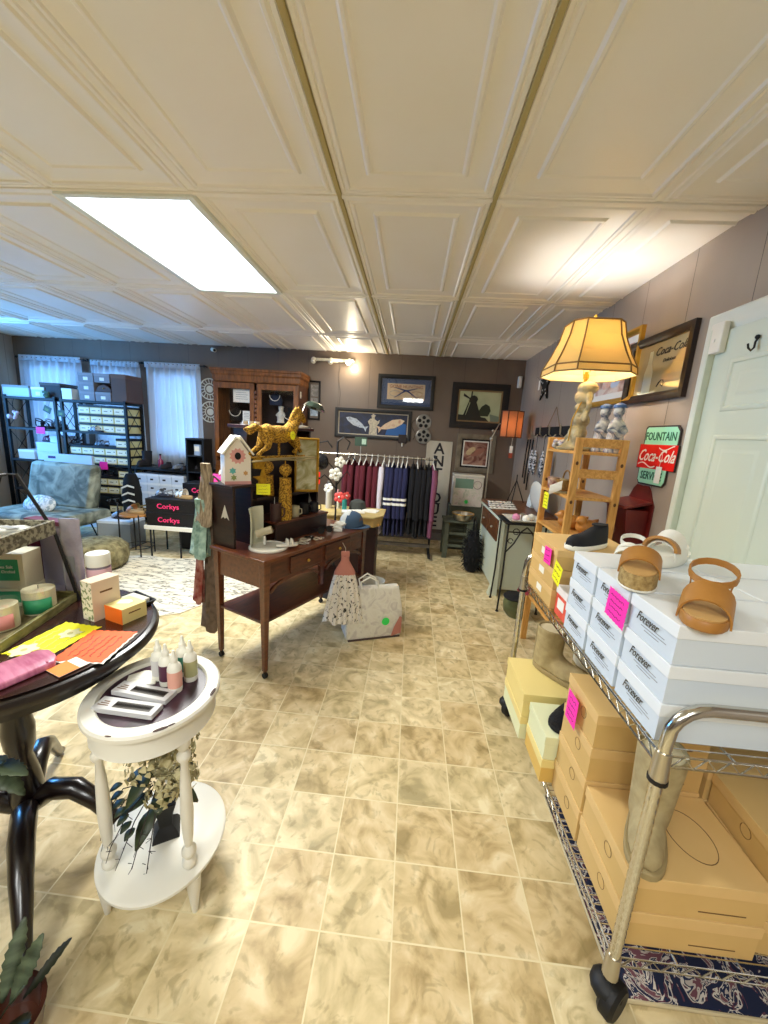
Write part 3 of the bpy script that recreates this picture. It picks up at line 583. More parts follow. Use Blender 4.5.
# windmill picture
w_, h_ = .73, .57
dkp = mat('dark_umber_print', '#1d1c12', .6)
t = picture('large black framed picture of a dark windmill against a pale green sky', (.835, W, 1.83), '-Y', w_, h_, .085, mat('ebony_frame', '#0c0707', .5, col2='#170d0b', scale=9),
  [('print', rect(-.30, .30, -.22, .22), pic_mat('green_sky', ['#8f9a76', '#b9c096', '#cfd2ac'], 2.2)), ('ground', poly([(-.285,-.205),(.16,-.205),(.09,-.14),(-.05,-.12),(-.285,-.11)], .0055), dkp), ('river', poly([(.16,-.205),(.285,-.205),(.285,-.12),(.14,-.09)], .0055), mat('grey_green_print', '#7d8a72', .6)),
   ('windmill', poly([(-.17,-.13),(-.12,.04),(-.14,.07),(-.12,.12),(-.08,.135),(-.04,.12),(-.025,.09),(-.04,.05),(.03,-.13)], .0068), dkp),
   ('sail', poly([(-.215,.12),(-.12,.08),(-.12,.095),(-.21,.155)], .0078), dkp), ('sail', poly([(-.20,-.12),(-.135,.07),(-.125,.07),(-.175,-.13)], .0078), dkp), ('sail', poly([(-.115,.21),(-.12,.09),(-.105,.09),(-.095,.21)], .0078), dkp),
   ('tree', poly([(.02,-.12),(.0,-.05),(.03,.0),(.08,.035),(.13,.01),(.15,-.05),(.12,-.12)], .0068), mat('dark_olive_print', '#34371f', .7))], liner=(.018, mat('bronze_liner', '#8a7350', .4, .4)))
# small picture below
t = picture('square grey framed sepia picture of sleeping figures below the windmill picture', (.845, W, 1.225), '-Y', .50, .50, .062, mat('pewter_frame', '#857a66', .35, col2='#6d6351', scale=12),
  [('mat_board', rect(-.21, .21, -.21, .21), mat('black_mat', '#17100f', .6)), ('border', rect(-.165, .165, -.165, .165, .0052), paper), ('print', rect(-.15, .15, -.15, .15, .0064), pic_mat('sepia_print', ['#2a1513', '#6e3a30', '#b08a74', '#4a2420'], 7)), ('wing', poly(ell(-.06, .03, .07, .04, r=.7), .0078), pic_mat('cream_print', ['#b79c6e', '#d8c49a'], 20)), ('arm', poly(ell(.03, .02, .10, .035, r=.5), .0078), mat('flesh_print', '#9c6653', .6))])
# small vertical photo frame
t = picture('narrow black frame holding a column of small portraits beside the cabinet', (-1.335, W, 1.79), '-Y', .16, .50, .02, frame_k,
  [('photo', rect(-.05, .05, .05+.0, .20), pic_mat('grey_photo', ['#2a2a30', '#8c8a88', '#b5aeb0'], 16)), ('photo', rect(-.05, .05, -.20, -.08), pic_mat('blue_photo', ['#2a3b5a', '#9fb4c8', '#d8dfe4'], 16)), ('photo', rect(-.05, .05, -.065, .035), _M['grey_photo'])])
# film reels
alu = mat('cast_metal', '#8e8b84', .35, .7)
for i, (x, z) in enumerate(((.135, 1.592), (.145, 1.408))):
    t = thing('film_reel', 'grey metal film reel hung on the wall, %s of two' % ['upper', 'lower'][i], 'film reel', (x, W-.005-i*.012, z), group='film reels')
    mb = MB(); mb.loft([[(r*math.cos(2*PI*j/36), -y, r*math.sin(2*PI*j/36)) for j in range(36)] for r, y in ((.098, 0), (.102, .004), (.102, .012), (.094, .014), (.090, .010))]); mb.build('disc', alu, t)
    mb = MB(); mb.loft([[(r*math.cos(2*PI*j/24), -y, r*math.sin(2*PI*j/24)) for j in range(24)] for r, y in ((.016, .0105), (.016, .014))]); mb.build('hub_hole', black_m, t)
    for k in range(5):
        a = 2*PI*k/5+.3; cx, cz = .058*math.cos(a), .058*math.sin(a); mb = MB(); mb.loft([[(cx+r*math.cos(2*PI*j/20), -y, cz+r*math.sin(2*PI*j/20)) for j in range(20)] for r, y in ((.024, .0095), (.024, .0135), (.021, .0135))]); mb.build('hole', black_m, t)
mb = MB(); mb.tube([(.02-.03*math.sin(i*.5)-.02*math.sin(i*.23), W-.008, 1.62-.02*i) for i in range(14)], .003, 5); o = mb.build('reel_cord', black); tag(o, 'loose dark cord looping down beside the film reels', 'cord')
# vertical sign of letters
t = thing('lettered_board', 'tall white weathered board with vertical black letters beside the clothes rack', 'sign', (.37, W-.012, 0))
mb = MB(); mb.box(-.17, .17, -.012, .012, .16, 1.36); mb.build('board', mat('whitewashed_board', '#cfc9b8', .7, col2='#bdb5a0', scale=5, stretch=(1,1,.3)), t, bev=.003)
for i, ch in enumerate('ANTIQUE'):
    text(ch, .20, ink, t, (.0, -.0135, 1.255-.165*i), '-Y', bold=.004)
# track light
t = thing('track_light', 'white track light bar with three heads, one lit, high on the wall', 'wall light', (-1.09, W-.005, 2.30))
mb = MB(); mb.box(-.27, .27, -.055, -.02, -.018, .018); mb.box(-.06, .06, -.022, 0, -.022, .022); mb.build('bar', white, t, bev=.004)
for i, x in enumerate((-.25, -.02, .22)):
    hd = MB(); hd.lathe([(.012, .03), (.03, .0), (.034, -.06), (.030, -.06), (.024, -.02)], (0,0,0), 16)
    h_o = hd.build('lamp_head', white, t, (x, -.06, .0), (R(-55), R(18*(i-1)), 0))
    mb = MB(); mb.sph((0, 0, -.045), .026, 12); mb.build('bulb', mat('lit_bulb', '#fff2cf', .4, emit=30) if i == 2 else paper, h_o)
l = bpy.data.lights.new('track_bulb', 'POINT'); l.energy = 9; l.color = (1, .86, .62); l.shadow_soft_size = .03; lo = bpy.data.objects.new('track_bulb', l); C.objects.link(lo); lo.location = (-.84, W-.16, 2.24)
mb = MB(); mb.tube([(-1.0, W-.004, 2.25), (-1.02, W-.004, 2.1), (-.99, W-.004, 1.9), (-1.0, W-.004, 1.74)], .003, 5); tag(mb.build('power_cord', mat('grey_cord', '#5f5650', .6)), 'thin cord running down the wall from the track light', 'cord')
# camera
t = thing('security_camera', 'small white security camera near the ceiling above the cabinet', 'camera', (-2.70, W, 2.36))
mb = MB(); mb.cyl((0,0,0), (0,-.04,0), .022); mb.build('bracket', white, t)
mb = MB(); mb.cyl((0,-.04,0), (.06,-.10,-.02), .024); mb.build('housing', white, t); mb = MB(); mb.cyl((.06,-.10,-.02), (.064,-.104,-.021), .018); mb.build('camera_lens', black, t)
# corner sensor and hanging star
t = thing('motion_sensor', 'small white sensor tube mounted high at the wall corner', 'sensor', (1.30, W-.03, 2.15)); mb = MB(); mb.box(-.022, .022, -.03, .028, -.07, .07); mb.build('housing', white, t, bev=.008); mb = MB(); mb.box(-.014, .014, -.033, -.03, .0, .04); mb.build('sensor_window', paper, t)
t = thing('wall_star', 'black pierced metal star hanging on the side wall near the corner', 'star', (X1-.012, 4.30, 2.02), rot=FACE['-X'])
mb = MB(); S5 = [((.19 if i % 2 == 0 else .075)*math.sin(PI*i/5), (.19 if i % 2 == 0 else .075)*math.cos(PI*i/5)) for i in range(10)]
mb.prism(S5, -.006, .008); mb.build('star_body', black, t); 
for k in range(5):
    for j in range(2): a = 2*PI*k/5; rr = .07+.05*j; mb = MB(); mb.cyl((rr*math.sin(a), rr*math.cos(a), .008), (rr*math.sin(a), rr*math.cos(a), .0095), .009, n=8); mb.build('pierced_hole', paper, t)
t = thing('price_tag', 'white paper tag hanging beside the black star', 'price tag', (X1-.022, 4.47, 2.03), rot=FACE['-X']); mb = MB(); mb.box(-.025, .025, -.05, .05, 0, .001); mb.build('tag_card', paper, t); mb = MB(); mb.tube([(0,.045,0), (-.03,.07,0), (-.1,.1,0)], .0012, 4); mb.build('string', black, t)
t = thing('wall_hanging', 'long black board with curved hooks and hanging black and white keychains', 'coat rack', (X1-.015, 3.85, 1.52), rot=FACE['-X'])
mb = MB(); mb.box(-.50, .50, -.035, .055, 0, .02); mb.build('board', black_m, t, bev=.003)
mb = MB(); mb.tube([(-.16, .055, .01), (.0, .24, .004), (.16, .055, .01)], .004, 5); mb.build('hanging_wire', mat('wood_wire', '#8a765a', .6), t)
for i, x in enumerate((-.40, -.13, .13, .40)): mb = MB(); mb.tube([(x, -.02, .02), (x, -.05, .05), (x+.02, -.02, .09), (x+.03, .06, .10)], .007, 6); mb.build('hook', silver, t)
bw = mat('black_white_beads', '#15141a', .5, col2='#d8d4d0', scale=45, lo=.48, hi=.52)
for i, x in enumerate((-.40, -.28, -.05, .10)):
    t = thing('bead_bundle', 'bundle of black and white beaded key rings, %s from the corner on the board' % ['first', 'second', 'third', 'fourth'][i], 'key rings', (X1-.07, 3.85-x, 1.22), group='beaded key rings')
    mb = MB(); mb.tube([(0,0,.27), (0,0,.0)], .003, 4); mb.build('cord', black_m, t)
    mb = MB(); mb.lathe([(.01, .02), (.03, -.02), (.042, -.10), (.03, -.2), (.008, -.24)], (0,0,.1), 9, sx=.5); mb.build('beads', bw, t)
# floor lamp with mica shade
LX, LY = 1.12, 4.62
t = thing('floor_lamp', 'slim metal floor lamp with a glowing amber panelled shade in the corner', 'floor lamp', (.93, LY, 0))
mb = MB(); mb.lathe([(.13, 0), (.13, .012), (.03, .03), (.012, .05)], (0,0,0), 24); mb.build('base', silver, t)
mb = MB(); mb.tube([(0,0,.04), (-.01,0,1.40), (.0,0,1.46)], .009, 8); mb.sph((-.005,0,1.43), .026, 10); mb.tube([(0,0,1.46), (.06,0,1.60), (.19,0,1.66), (.2,0,1.63)], .006, 8); mb.sph((.0,0,1.52), .018, 8); mb.build('pole', silver, t)
am = sheer('amber_shade', '#b58a68', .62)
mb = MB(); mb.loft([[(.2+.125*math.cos(2*PI*j/8+.2), .125*math.sin(2*PI*j/8+.2), z) for j in range(8)] for z in (1.46, 1.75)], cap=False); sh = mb.build('lamp_shade', am, t, smooth=False, solid=.003)
mb = MB()
for j in range(8): a = 2*PI*j/8+.2; mb.cyl((.2+.127*math.cos(a), .127*math.sin(a), 1.455), (.2+.127*math.cos(a), .127*math.sin(a), 1.755), .005, n=6)
for z in (1.46, 1.75): mb.tube([(.2+.127*math.cos(2*PI*j/8+.2), .127*math.sin(2*PI*j/8+.2), z) for j in range(8)], .005, 6, closed=True)
mb.build('shade_rib', mat('bronze_rib', '#4a2a18', .5), sh)
mb = MB(); mb.sph((.2, 0, 1.60), .03, 12); mb.build('bulb', mat('warm_bulb', '#ffd79a', .4, emit=14), t)
l = bpy.data.lights.new('corner_bulb', 'POINT'); l.energy = 8; l.color = (1, .80, .58); l.shadow_soft_size = .04; lo = bpy.data.objects.new('corner_bulb', l); C.objects.link(lo); lo.location = (.93+.2, LY, 1.60)
# small black wall box by the rack
t = thing('small_wall_box', 'small dark square socket box on the wall above the garments', 'socket', (-.13, W, 1.36)); mb = MB(); mb.box(-.055, .055, -.03, 0, -.055, .055); mb.build('housing', mat('dark_brown_box', '#24140f', .5), t, bev=.004); mb = MB(); mb.cyl((0,-.03,-.055),(0,-.03,-.10), .01); mb.build('plug', paper, t)
# round lace plates
for i, z in enumerate((1.86, 1.56)):
    t = thing('openwork_plate', 'round white openwork plate on the wall, %s of two beside the curtain' % ['upper', 'lower'][i], 'wall plate', (-2.77, W-.01, z), group='openwork plates')
    mb = MB()
    mb.tube([(.135*math.cos(2*PI*j/30), 0, .135*math.sin(2*PI*j/30)) for j in range(30)], .008, 6, closed=True); mb.tube([(.07*math.cos(2*PI*j/24), 0, .07*math.sin(2*PI*j/24)) for j in range(24)], .007, 6, closed=True)
    for j in range(16): a = 2*PI*j/16; mb.cyl((.07*math.cos(a), 0, .07*math.sin(a)), (.135*math.cos(a+.1), 0, .135*math.sin(a+.1)), .005, n=5)
    mb.build('lattice', white, t)
    mb = MB(); mb.loft([[(r*math.cos(2*PI*j/20), y, r*math.sin(2*PI*j/20)) for j in range(20)] for r, y in ((.045, .006), (.045, -.004))]); mb.build('centre_disc', white, t)
# curtains
cur = sheer('curtain_fabric', '#dfe6ee', .42)
def curtain(x0, x1, z0, z1, label, y=YB-.07, seed=0, group=None):
    t = thing('curtain', label, 'curtain', ((x0+x1)/2, y, z0)); rnd = random.Random(seed); n = 90; ph = [rnd.uniform(0, 6) for _ in range(4)]
    mb = MB(); rings = []
    for k in range(9):
        v = k/8; z = (z1-z0)*v; fl_ = 1+.05*(1-v); row = []
        for i in range(n+1):
            u = i/n; amp = .030*(1-.4*v); yy = amp*math.sin(u*58+ph[0]+math.sin(u*9+ph[1])*1.5)+.012*math.sin(u*21+ph[2]+v)
            row.append(((u-.5)*(x1-x0)*fl_, yy, z))
        rings.append(row)
    mb.loft(rings, closed=False); cp = mb.build('drape', cur, t, solid=.0015)
    mb = MB(); row = []
    mb.loft([[((i/n-.5)*(x1-x0), -.014-.004*math.sin(i*.9), z1-z0+zz) for i in range(n+1)] for zz in (-.04, .0, .03)], closed=False); mb.build('header', cur, t, solid=.0015)
    return t
curtain(-5.40, -4.52, .75, 2.14, 'sheer white curtain nearest the left corner, behind the top-shelf boxes', seed=1)
curtain(-4.38, -3.70, .75, 2.12, 'sheer white curtain behind the stacked grey and brown shoe boxes', seed=2)
curtain(-3.62, -2.86, .80, 2.13, 'sheer white curtain hanging free beside the cabinet, glowing blue', seed=3)
for i, (a, b) in enumerate(((-5.44, -4.48), (-4.42, -3.66), (-3.66, -2.80))):
    t = thing('curtain_rod', 'thin black curtain rod of the %s curtain from the corner' % ['first', 'second', 'third'][i], 'curtain rod', ((a+b)/2, YB-.075, 2.14), group='curtain rods')
    mb = MB(); mb.cyl((a-(a+b)/2, 0, 0), (b-(a+b)/2, 0, 0), .007); mb.build('rod', black, t)
    for s in (-1, 1): mb = MB(); mb.sph((s*(b-a)/2, 0, 0), .016, 10); mb.build('finial', black, t); mb = MB(); mb.box(s*(b-a)/2-.006, s*(b-a)/2+.006, 0, .072, -.006, .006); mb.build('bracket', black, t)
# wavy wall art at the far left wall
t = thing('wire_wall_art', 'white curling metal wall art on the side wall at the far corner', 'wall art', (X0+.02, 4.72, 1.98))
mb = MB(); 
for k in range(3): mb.tube([(0, .10*math.sin(i*.6+k*1.6)+.02*k, -.34+.68*i/16) for i in range(17)], .011, 6)
mb.build('scroll_work', white, t)

# ------------------------------------------------------------------ china cabinet
t = thing('china_cabinet', 'tall oak cabinet with glazed doors and cornice against the wall', 'cabinet', (-1.96, 4.98, 0))
hw2, dp = .54, .20
mb = MB(); mb.box(-hw2, hw2, -dp, dp, 0, .95); mb.build('base_cabinet', oak, t, bev=.004)
mb = MB(); mb.box(-hw2, -hw2+.02, -dp, dp, .95, 1.97); mb.build('side_panel', oak, t); mb = MB(); mb.box(hw2-.02, hw2, -dp, dp, .95, 1.97); mb.build('side_panel', mat('oak_shaded', '#4d2a14', .45, col2='#5e3519', scale=7, stretch=(5,5,1)), t)  # second panel is a darker oak copy, shaded side put into the colour
mb = MB(); mb.box(-hw2+.02, hw2-.02, dp-.012, dp, .95, 1.97); mb.build('back_panel', dark_wood, t)
mb = MB(); rg = [[(-a, -b, z), (a, -b, z), (a, dp, z), (-a, dp, z)] for a, b, z in ((hw2, dp, 1.93), (hw2+.008, dp+.008, 1.95), (hw2+.008, dp+.008, 2.0), (hw2+.022, dp+.022, 2.02), (hw2+.022, dp+.022, 2.05), (hw2+.03, dp+.03, 2.06), (hw2+.03, dp+.03, 2.085))]; mb.loft(rg); mb.build('cornice', oak, t, smooth=False)
for z in (1.22, 1.46, 1.68): mb = MB(); mb.box(-hw2+.02, hw2-.02, -dp+.04, dp-.012, z, z+.008); mb.build('glass_shelf', glass, t)
for s in (-1, 1):
    x0, x1 = (-hw2+.005, -.015) if s < 0 else (.015, hw2-.005); mb = MB(); st = .06; y = -dp
    mb.box(x0, x0+st, y-.022, y, 1.0, 1.92); mb.box(x1-st, x1, y-.022, y, 1.0, 1.92); mb.box(x0+st, x1-st, y-.022, y, 1.85, 1.92); mb.box(x0+st, x1-st, y-.022, y, 1.0, 1.06)
    d = mb.build('cabinet_door', oak, t, bev=.004); mb = MB(); mb.box(x0+st, x1-st, y-.012, y-.009, 1.06, 1.85); mb.build('door_pane', glass, d)
    mb = MB(); kx = x1-.03 if s < 0 else x0+.03; mb.sph((kx, y-.035, 1.45), .012, 8); mb.build('door_knob', gold, d)
    mb = MB(); mb.box(x0, x1, y-.02, y, .1, .9); mb.build('cabinet_door', oak, t, bev=.006)
mb = MB()
for k in range(14): mb.sph((0, -dp-.012, 1.1+.055*k), .016, 8, (1, 1, 1.5))
mb.build('beaded_stile', oak, t)
mb = MB(); mb.box(hw2, hw2+.002, -.15, -.11, 1.78, 1.86); mb.build('sticker', paper, t)
# things in the cabinet
cx0 = -1.96
def paperc(label, x, z, w, h, y=4.79, m=paper): 
    t = thing('notice_card', label, 'notice', (x, y, z)); mb = MB(); mb.box(-w/2, w/2, 0, .002, 0, h); mb.build('sheet', m, t)
    mb = MB(); 
    for k in range(4): mb = MB(); mb.box(-w*.35, w*(.33-.08*(k % 2)), -.0006, 0, h*(.25+.16*k), h*(.25+.16*k)+.005); mb.build('print_line', _M['grey_print'], t)
paperc('white notice sheet standing in the cabinet, behind the left glass door', -2.16, 1.69, .23, .16, 4.83)
paperc('small white card lower down in the left side of the cabinet', -2.10, 1.47, .11, .12, 4.83)
paperc('tan card in the left side of the cabinet, below the white cards', -2.10, 1.23, .11, .14, 4.83, tan)
def bust(label, x, z, m, w=.13, h=.2):
    t = thing('necklace_bust', label, 'necklace stand', (x, 4.98, z)); mb = MB(); mb.lathe([(w*.5, 0), (w*.55, h*.3), (w*.42, h*.6), (w*.16, h*.75), (w*.16, h)], (0,0,0), 14, sy=.5); mb.build('bust_form', m, t)
    mb = MB(); mb.tube([(w*.42*math.cos(PI+PI*i/10), -w*.30, h*.60+.35*h*math.sin(PI+PI*i/10)) for i in range(11)], .005, 5); mb.build('necklace', paper, t)
bust('black necklace bust with white beads behind the left glass door', -2.30, 1.468, black_m, .18, .21); bust('dark blue necklace bust in the right side of the cabinet', -1.78, 1.688, mat('navy_velvet', '#20304c', .8), .16, .2); bust('black necklace bust with pale beads beside the figurine', -1.60, 1.468, black_m, .15, .2)
def figurine(label, loc, m, h=.2, w=.06, cat='figurine', m2=None, name='figurine', rz=0):
    t = thing(name, label, cat, loc, rz); mb = MB(); mb.lathe([(w*.6, 0), (w*.62, h*.05), (w*.5, h*.1), (w*.55, h*.3), (w*.42, h*.5), (w*.48, h*.62), (w*.18, h*.74)], (0,0,0), 14, sy=.8); mb.sph((0,0,h*.85), w*.36, 12, (1,1,1.1)); mb.tube([(-w*.4,0,h*.6), (-w*.62,-w*.2,h*.45), (-w*.15,-w*.5,h*.42)], w*.12, 6); mb.tube([(w*.4,0,h*.6), (w*.62,-w*.2,h*.45), (w*.15,-w*.5,h*.38)], w*.12, 6); mb.build('figure', m, t, remesh=w*.09)
    mb = MB(); mb.lathe([(w*.40, h*.92), (w*.36, h*.98), (w*.12, h*1.02)], (0,0,0), 12); mb.build('hat', m2 or m, t); return t
porc = mat('porcelain', '#d9d6c9', .25, coat=.5); porcb = mat('blue_glaze', '#4a6a9a', .3)
figurine('pale porcelain figurine standing in the right side of the cabinet', (-1.71, 4.98, 1.468), porc, .21, .10)
figurine('small pale figurine on the lower glass shelf of the cabinet, right half', (-1.60, 4.98, 1.228), porc, .18, .08)
t = thing('glass_lamp', 'silver and clear glass oil lamp in the left half of the cabinet', 'oil lamp', (-2.22, 4.96, 1.228)); mb = MB(); mb.lathe([(.06, 0), (.05, .01), (.015, .03), (.05, .06), (.05, .09), (.02, .11)], (0,0,0), 16); mb.build('base', silver, t); mb = MB(); mb.lathe([(.025, .11), (.045, .14), (.03, .18), (.028, .22)], (0,0,0), 16, cap=False); mb.build('chimney', mat('milk_glass', '#c9cdd0', .2), t)

# ------------------------------------------------------------------ clothes rack
t = thing('clothes_rack', 'black and chrome clothes rail hung with garments along the wall', 'clothes rack', (-.5, 4.45, 0))
rx0, rx1 = -.80, .80
mb = MB(); mb.cyl((rx0, 0, 1.155), (rx1, 0, 1.155), .013); mb.build('rail', chrome, t)
for s in (rx0+.01, rx1-.01):
    mb = MB(); mb.cyl((s, 0, .04), (s, 0, 1.2), .013); mb.build('upright', black, t); mb = MB(); mb.box(s-.015, s+.015, -.22, .22, .03, .06); mb.build('foot', black, t, bev=.004)
mb = MB(); mb.box(rx0, rx1, -.02, .02, .10, .14); mb.build('lower_rail', mat('grey_rail', '#6e6a68', .4, .5), t)
def garment(col, lab, x, ztop=1.09, zb=.27, m2=None, sleeve=.75, wide=.40, th=.055, y0=4.45, group=None, hanger=paper, name='hanging_shirt', cat='shirt'):
    t = thing(name, lab, cat, (x, y0, 0), group=group, rz=random.uniform(-.08, .08)); mb = MB(); rings = []; nr = 12
    for k in range(nr+1):
        v = k/nr; z = ztop+(zb-ztop)*v; hwid = .05+(wide/2-.05)*min(1, v*7)**.7 if v < .15 else wide/2*(1+.06*v); tt = th/2*(.5+.5*min(1, v*5))*(1+.15*math.sin(k*1.7+x*40))
        rings.append([(tt*math.cos(2*PI*j/22)*(1+.3*math.sin(j*3+k*.15+x*30)), hwid*math.sin(2*PI*j/22), z) for j in range(22)])
    mb.loft(rings); mb.build('body', col, t)
    for s in (-1, 1):
        mb = MB(); pts = [(0, s*wide*.42, ztop-.05), (.004, s*wide*.52, ztop-.16), (-.004, s*wide*.53, ztop-.36), (.0, s*wide*.52, ztop-(ztop-zb)*sleeve)]
        mb.tube(pts, [.03, .036, .030, .027], 10); mb.build('sleeve', col, t)
        if m2 and s < 0:
            for zz in (.70, .645): mb = MB(); mb.cyl((-.001, s*wide*.527, zz+.012), (-.001, s*wide*.527, zz-.014), .036, n=14); mb.build('sleeve_stripe', m2, t)
    mb = MB(); mb.tube([(0, -wide*.38, ztop-.035), (0, 0, ztop+.025), (0, wide*.38, ztop-.035)], .007, 6); mb.tube([(0,0,ztop+.02), (0,0,ztop+.05), (.0,.018,ztop+.07), (0,.012,1.175), (0,-.012,1.172), (0,-.015,1.15)], .003, 5); mb.build('hanger', hanger, t)
    return t
maroon = mat('maroon_cloth', '#5a1724', .9); navyc = mat('navy_cloth', '#1f2146', .9); blk = mat('black_cloth', '#0f0f14', .95); wcl = mat('white_cloth', '#d6d0d8', .9); mauve = mat('mauve_cloth', '#7a4258', .9)
onames = ['first', 'second', 'third', 'fourth', 'fifth', 'sixth', 'seventh', 'eighth', 'ninth', 'tenth']
for i in range(6): garment(maroon, 'maroon long-sleeved shirt on the rail, %s from the white shirt' % onames[5-i], -.72+.068*i, group='maroon shirts on the rail')
garment(wcl, 'white shirt on the rail between maroon and navy shirts', -.305, th=.04)
for i in range(5): garment(navyc, 'navy shirt with white sleeve stripes, %s from the white shirt' % onames[i], -.245+.052*i, m2=paper, th=.05, group='navy striped shirts')
for i in range(5): garment(blk, 'black garment on the rail, %s from the navy shirts' % onames[i], .035+.045*i, zb=.30-.02*(i % 3), th=.055, hanger=[black, paper, black, silver, black][i], group='black garments on the rail')
garment(mauve, 'mauve soft cardigan at the outer end of the rail', .262, zb=.28, th=.075, wide=.46, name='hanging_cardigan', cat='cardigan'); 

# ------------------------------------------------------------------ green stool with tin chest and bowl
gw = mat('grey_green_paint', '#4d5346', .6, col2='#5b6152', scale=10)
t = thing('wooden_stool', 'small grey-green wooden stool with slatted legs under the tin chest', 'stool', (.63, 4.55, 0))
mb = MB(); mb.box(-.19, .19, -.15, .15, .44, .465); mb.build('seat', gw, t, bev=.004)
for x in (-.15, .12):
    mb = MB(); mb.box(x-.03, x+.03, -.13, -.10, 0, .44); mb.build('leg', gw, t, bev=.003); mb = MB(); mb.box(x-.03, x+.03, .10, .13, 0, .44); mb.build('leg', gw, t, bev=.003)
for z in (.14, .29): mb = MB(); mb.box(-.12, .09, -.12, -.105, z, z+.03); mb.build('rung', gw, t, bev=.002); mb = MB(); mb.box(-.12, .09, .105, .12, z, z+.03); mb.build('rung', gw, t, bev=.002)
t = thing('glass_bowl', 'shallow silver rimmed glass bowl on the grey-green stool', 'bowl', (.66, 4.46, .465)); mb = MB(); mb.lathe([(.05, 0), (.09, .01), (.125, .07), (.13, .085), (.122, .085), (.085, .02)], (0,0,0), 24); mb.build('bowl_body', silver, t); mb = MB(); mb.tube([(.128*math.cos(2*PI*i/24), .128*math.sin(2*PI*i/24), .087) for i in range(24)], .004, 6, closed=True); mb.build('rim', gold, t)
for i, x in enumerate((.52, .85)):
    pass
t = thing('side_box_stand', 'low grey box stand behind the stool carrying the printed tin chest', 'stand', (.74, 4.94, 0)); mb = MB(); mb.box(-.20, .20, -.12, .12, 0, .56); mb.build('stand_body', gw, t, bev=.004); mb = MB(); mb.box(-.21, .21, -.13, .13, .56, .572); mb.build('stand_top', gw, t, bev=.003)
t = thing('printed_tin', 'square printed tin box with green top band standing behind the stool', 'tin', (.745, 4.93, .572)); pr = pic_mat('floral_tin', ['#6f8a78', '#c9c6b6', '#d9d0c8', '#a88a86'], 14)
mb = MB(); mb.box(-.185, .185, -.11, .11, 0, .37); mb.build('tin_body', pr, t, bev=.006)
mb = MB(); mb.box(-.19, .19, -.115, .115, .37, .40); mb.build('lid', porc, t, bev=.005); mb = MB(); mb.box(-.165, .06, -.1125, -.111, .23, .35); mb.build('label_panel', mat('sage_print', '#6f8f7c', .6), t)
mb = MB(); mb.tube([(.11+.05*math.cos(2*PI*i/20), -.113, .28+.05*math.sin(2*PI*i/20)) for i in range(20)], .004, 4, closed=True); mb.build('flower_print', mat('rose_grey', '#8d7a78', .6), t)
mb = MB(); mb.prism([((.032 if i % 2 == 0 else .02)*math.cos(PI*i/6)-.01, (.032 if i % 2 == 0 else .02)*math.sin(PI*i/6)+.06) for i in range(12)], 0, .002); mb.build('green_sticker', greenp, t, (0, -.112, 0), (R(90),0,0))
# ------------------------------------------------------------------ white dresser
t = thing('white_dresser', 'white painted dresser with brown wooden top and drawers by the side wall', 'dresser', (1.09, 3.86, 0))
wp = mat('cream_white_paint', '#c9d0bb', .45)
dw = mat('walnut_top', '#4f2c16', .4, col2='#6b3f20', scale=7, stretch=(6,1,6))
mb = MB(); mb.box(-.24, .24, -.42, .42, .05, .74); mb.build('carcass', wp, t, bev=.003)
mb = MB(); mb.box(-.265, .26, -.46, .46, .74, .77); mb.build('top', dw, t, bev=.005)
mb = MB(); mb.box(-.262, -.238, -.455, .455, .715, .742); mb.build('edge_band', wp, t)
for y0, y1 in ((-.38, -.02), (.02, .38)):
    mb = MB(); mb.box(-.255, -.238, y0, y1, .50, .70); d = mb.build('drawer', dw, t, bev=.004)
    mb = MB(); mb.sph((-.265, (y0+y1)/2, .60), .014, 8); mb.build('knob', silver, d)
for y in (-.43, .43):
    for x in (-.245, .20): mb = MB(); mb.loft([[(x-a, y-b, z), (x+.04, y-b, z), (x+.04, y+b, z), (x-a, y+b, z)] for a, b, z in ((.04, .035, 0), (.02, .03, .08), (.0, .025, .16), (.0, .025, .72))]); mb.build('leg', wp, t)
for i in range(4):
    tt = thing('doily_tag_strip', 'white paper strip of jewellery cards on the dresser, %s from the lamp' % onames[i], 'jewellery cards', (.99-.02*i, 4.12-.13*i, .77), .15, 'jewellery card strips'); mb = MB(); mb.box(-.13, .13, -.03, .03, 0, .006); mb.build('card', paper, tt); 
    for k in range(6): mb = MB(); mb.sph((-.105+.042*k, 0, .008), .011, 6, (1,1,.5)); mb.build('bead', [silver, black, porc][(k+i) % 3], tt)
t = thing('bracelet_stand', 'black fur-like bag and dark keychains hanging beside the dresser', 'handbag', (.74, 4.05, .0))
bf = mat('black_fur', '#060607', 1, col2='#2c2c30', scale=25, lo=.6, hi=.75)
mb = MB(); mb.lathe([(.05, 0), (.08, .05), (.09, .2), (.06, .38), (.02, .44)], (0,0,0), 14, sy=1.5); mb.build('bag_body', bf, t)
rnd = random.Random(12); mb = MB()
for k in range(260): a = rnd.uniform(0, 2*PI); z = rnd.uniform(.06, .46); r_ = .075*(1-abs(z-.2)/.6); q = rnd.uniform(1.3, 2.3); mb.cyl((r_*.8*math.cos(a), r_*1.1*math.sin(a), z), (r_*q*math.cos(a+rnd.uniform(-.4, .4)), r_*q*1.2*math.sin(a), max(.01, z-rnd.uniform(-.04, .10))), .007, .0015, 4)
fz = mb.build('fringe', bf, t); fz['kind'] = 'stuff'
mb = MB(); mb.tube([(0, -.09, .40), (0, -.07, .55), (0, .0, .60), (0, .07, .55), (0, .09, .40)], .008, 6); mb.build('handle', black_m, t); t.name = 'fringed_bag'
tt = thing('easel_stand', 'small iron tripod easel on the dresser near the amber lamp', 'easel', (1.15, 4.18, .77)); 
